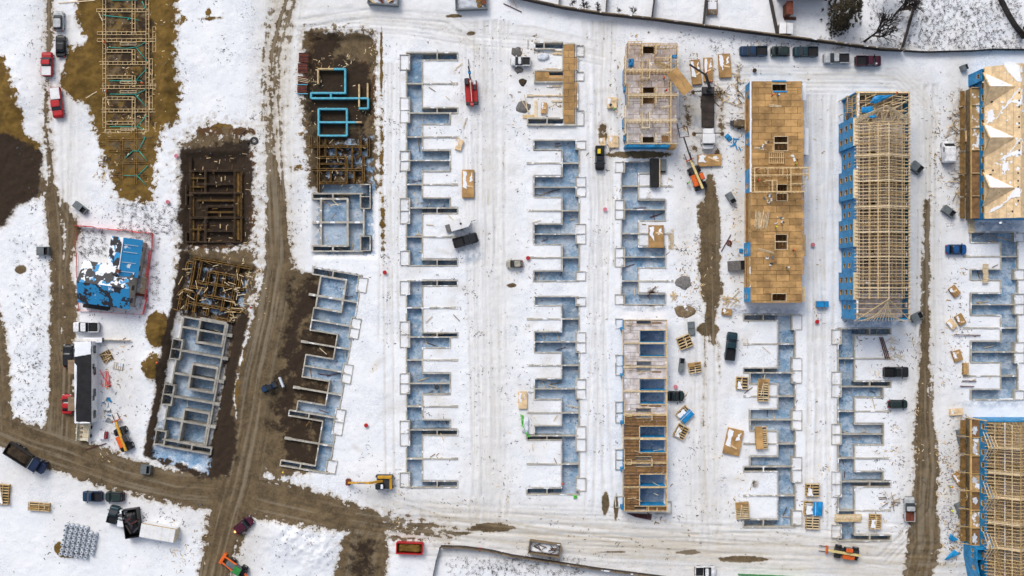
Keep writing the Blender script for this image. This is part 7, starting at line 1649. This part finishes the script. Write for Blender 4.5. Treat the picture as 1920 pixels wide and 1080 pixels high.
# ------------------------------------------------------------------ uncountable litter
def scatter(name, label, mats, spots, size, seed, flat=False):
    r = random.Random(seed); bm = bmesh.new()
    for (x0, y0, x1, y1, n) in spots:
        cl = [(r.uniform(x0, x1), r.uniform(y0, y1), r.uniform(3, 14)) for _ in range(max(2, n//9))]
        for _ in range(n):
            c_ = r.choice(cl); px, py = r.gauss(c_[0], c_[2]), r.gauss(c_[1], c_[2])
            if r.random() < .2: px, py = r.uniform(x0, x1), r.uniform(y0, y1)
            if any(a_ < px < b_ and c0 < py < d_ for a_, c0, b_, d_ in ((1165,598,1255,962),(1395,150,1512,570),(1570,170,1710,600),(1170,76,1272,276))): continue
            p = W(px, py); z = gz(p.x, p.y) if r.random() < .999 else 0
            l = size*r.uniform(.4, 2.2); w_ = size*r.uniform(.12, .5); a = r.uniform(0, math.pi); c, s = math.cos(a), math.sin(a); h_ = w_*r.uniform(.3,.8)
            mi = r.randrange(len(mats)); v = []
            for dz in (-.05, h_):
                for (u, q) in ((-l,-w_),(l,-w_),(l*.9,w_),(-l*.9,w_)): v.append(bm.verts.new((p.x+u*c-q*s, p.y+u*s+q*c, z+dz+r.uniform(0,.03))))
            for f in ((4,5,6,7),(0,1,5,4),(1,2,6,5),(2,3,7,6),(3,0,4,7)): bm.faces.new([v[i] for i in f]).material_index = mi
    me_ = bpy.data.meshes.new(name); bm.to_mesh(me_); bm.free()
    for m in mats: me_.materials.append(M[m])
    o = bpy.data.objects.new(name, me_); COL.objects.link(o); o['kind'] = 'stuff'; o['label'] = label
scatter('lumber_offcuts', 'scattered small lumber offcuts and chips lying on the snow', ['lumber_pale', 'lumber', 'lumber_old', 'fence_brown'],
 [(700,60,1560,1000,420),(1560,600,1740,1000,120),(1270,90,1390,340,130),(1260,440,1320,600,120),(1370,140,1396,560,150),(1375,585,1400,600,20),(1745,170,1815,400,220),(1760,420,1815,760,90),(1760,780,1815,1080,260),(470,480,500,600,60),(330,470,480,600,90),(545,90,600,300,90),(960,60,1050,240,90),(1145,60,1170,280,80),(1640,620,1720,1000,110),(190,640,250,860,110),(180,0,330,340,200),(590,80,700,340,90),(1270,600,1310,820,30),(1150,950,1260,985,40),(1370,880,1400,990,30),(310,980,390,1060,70)], .16, 5)
scatter('dark_litter', 'scattered dark clods, plastic and litter lying on the snow', ['soil', 'steel_dark', 'rebar', 'grey_plastic'],
 [(700,60,1560,1000,650),(1560,600,1740,1000,200),(560,500,1000,1000,300),(1270,90,1390,340,120),(1260,440,1320,600,120),(1745,170,1815,400,160),(1765,420,1815,760,100),(1760,780,1815,1080,300),(860,100,900,900,170),(962,240,1000,920,120),(1100,280,1160,960,110),(715,80,750,500,120),(545,60,590,470,160),(455,200,500,480,140),(40,0,86,800,260),(150,360,330,600,260),(370,210,500,470,160),(30,450,86,800,160),(1640,620,1720,1000,150),(190,640,280,880,120),(650,880,760,930,90),(440,950,640,1080,150),(240,940,400,1060,160),(840,60,960,140,20),(340,0,500,230,120),(1500,590,1560,1000,40),(1270,820,1320,980,80),(730,1000,1500,1060,120),(80,940,130,1040,30)], .11, 6)
def weeds(spots, seed):
    r = random.Random(seed); bm = bmesh.new()
    for (x0, y0, x1, y1, n) in spots:
        for _ in range(n):
            p = W(r.uniform(x0, x1), r.uniform(y0, y1)); z = gz(p.x, p.y)
            for k in range(5):
                a = r.uniform(0, 2*math.pi); l = r.uniform(.2, .55); w_ = .03; c, s = math.cos(a), math.sin(a)
                q = p+Vector((r.uniform(-.2,.2), r.uniform(-.2,.2), z-.03)); v = [bm.verts.new(q+Vector((-s*w_, c*w_, 0))), bm.verts.new(q+Vector((s*w_, -c*w_, 0))), bm.verts.new(q+Vector((c*l, s*l, r.uniform(.2,.6))))]; bm.faces.new(v)
    me_ = bpy.data.meshes.new('dry_weeds'); bm.to_mesh(me_); bm.free(); me_.materials.append(M['bark'])
    o = bpy.data.objects.new('dry_weeds', me_); COL.objects.link(o); o['kind'] = 'stuff'; o['label'] = 'dry weeds and stubble poking through the snow'
weeds([(1700,0,1915,95,800),(1625,0,1700,90,120),(835,1045,1100,1078,250),(220,380,335,440,220),(245,440,300,580,160),(25,440,85,800,130),(150,430,200,480,120),(1330,70,1700,95,120)], 3)
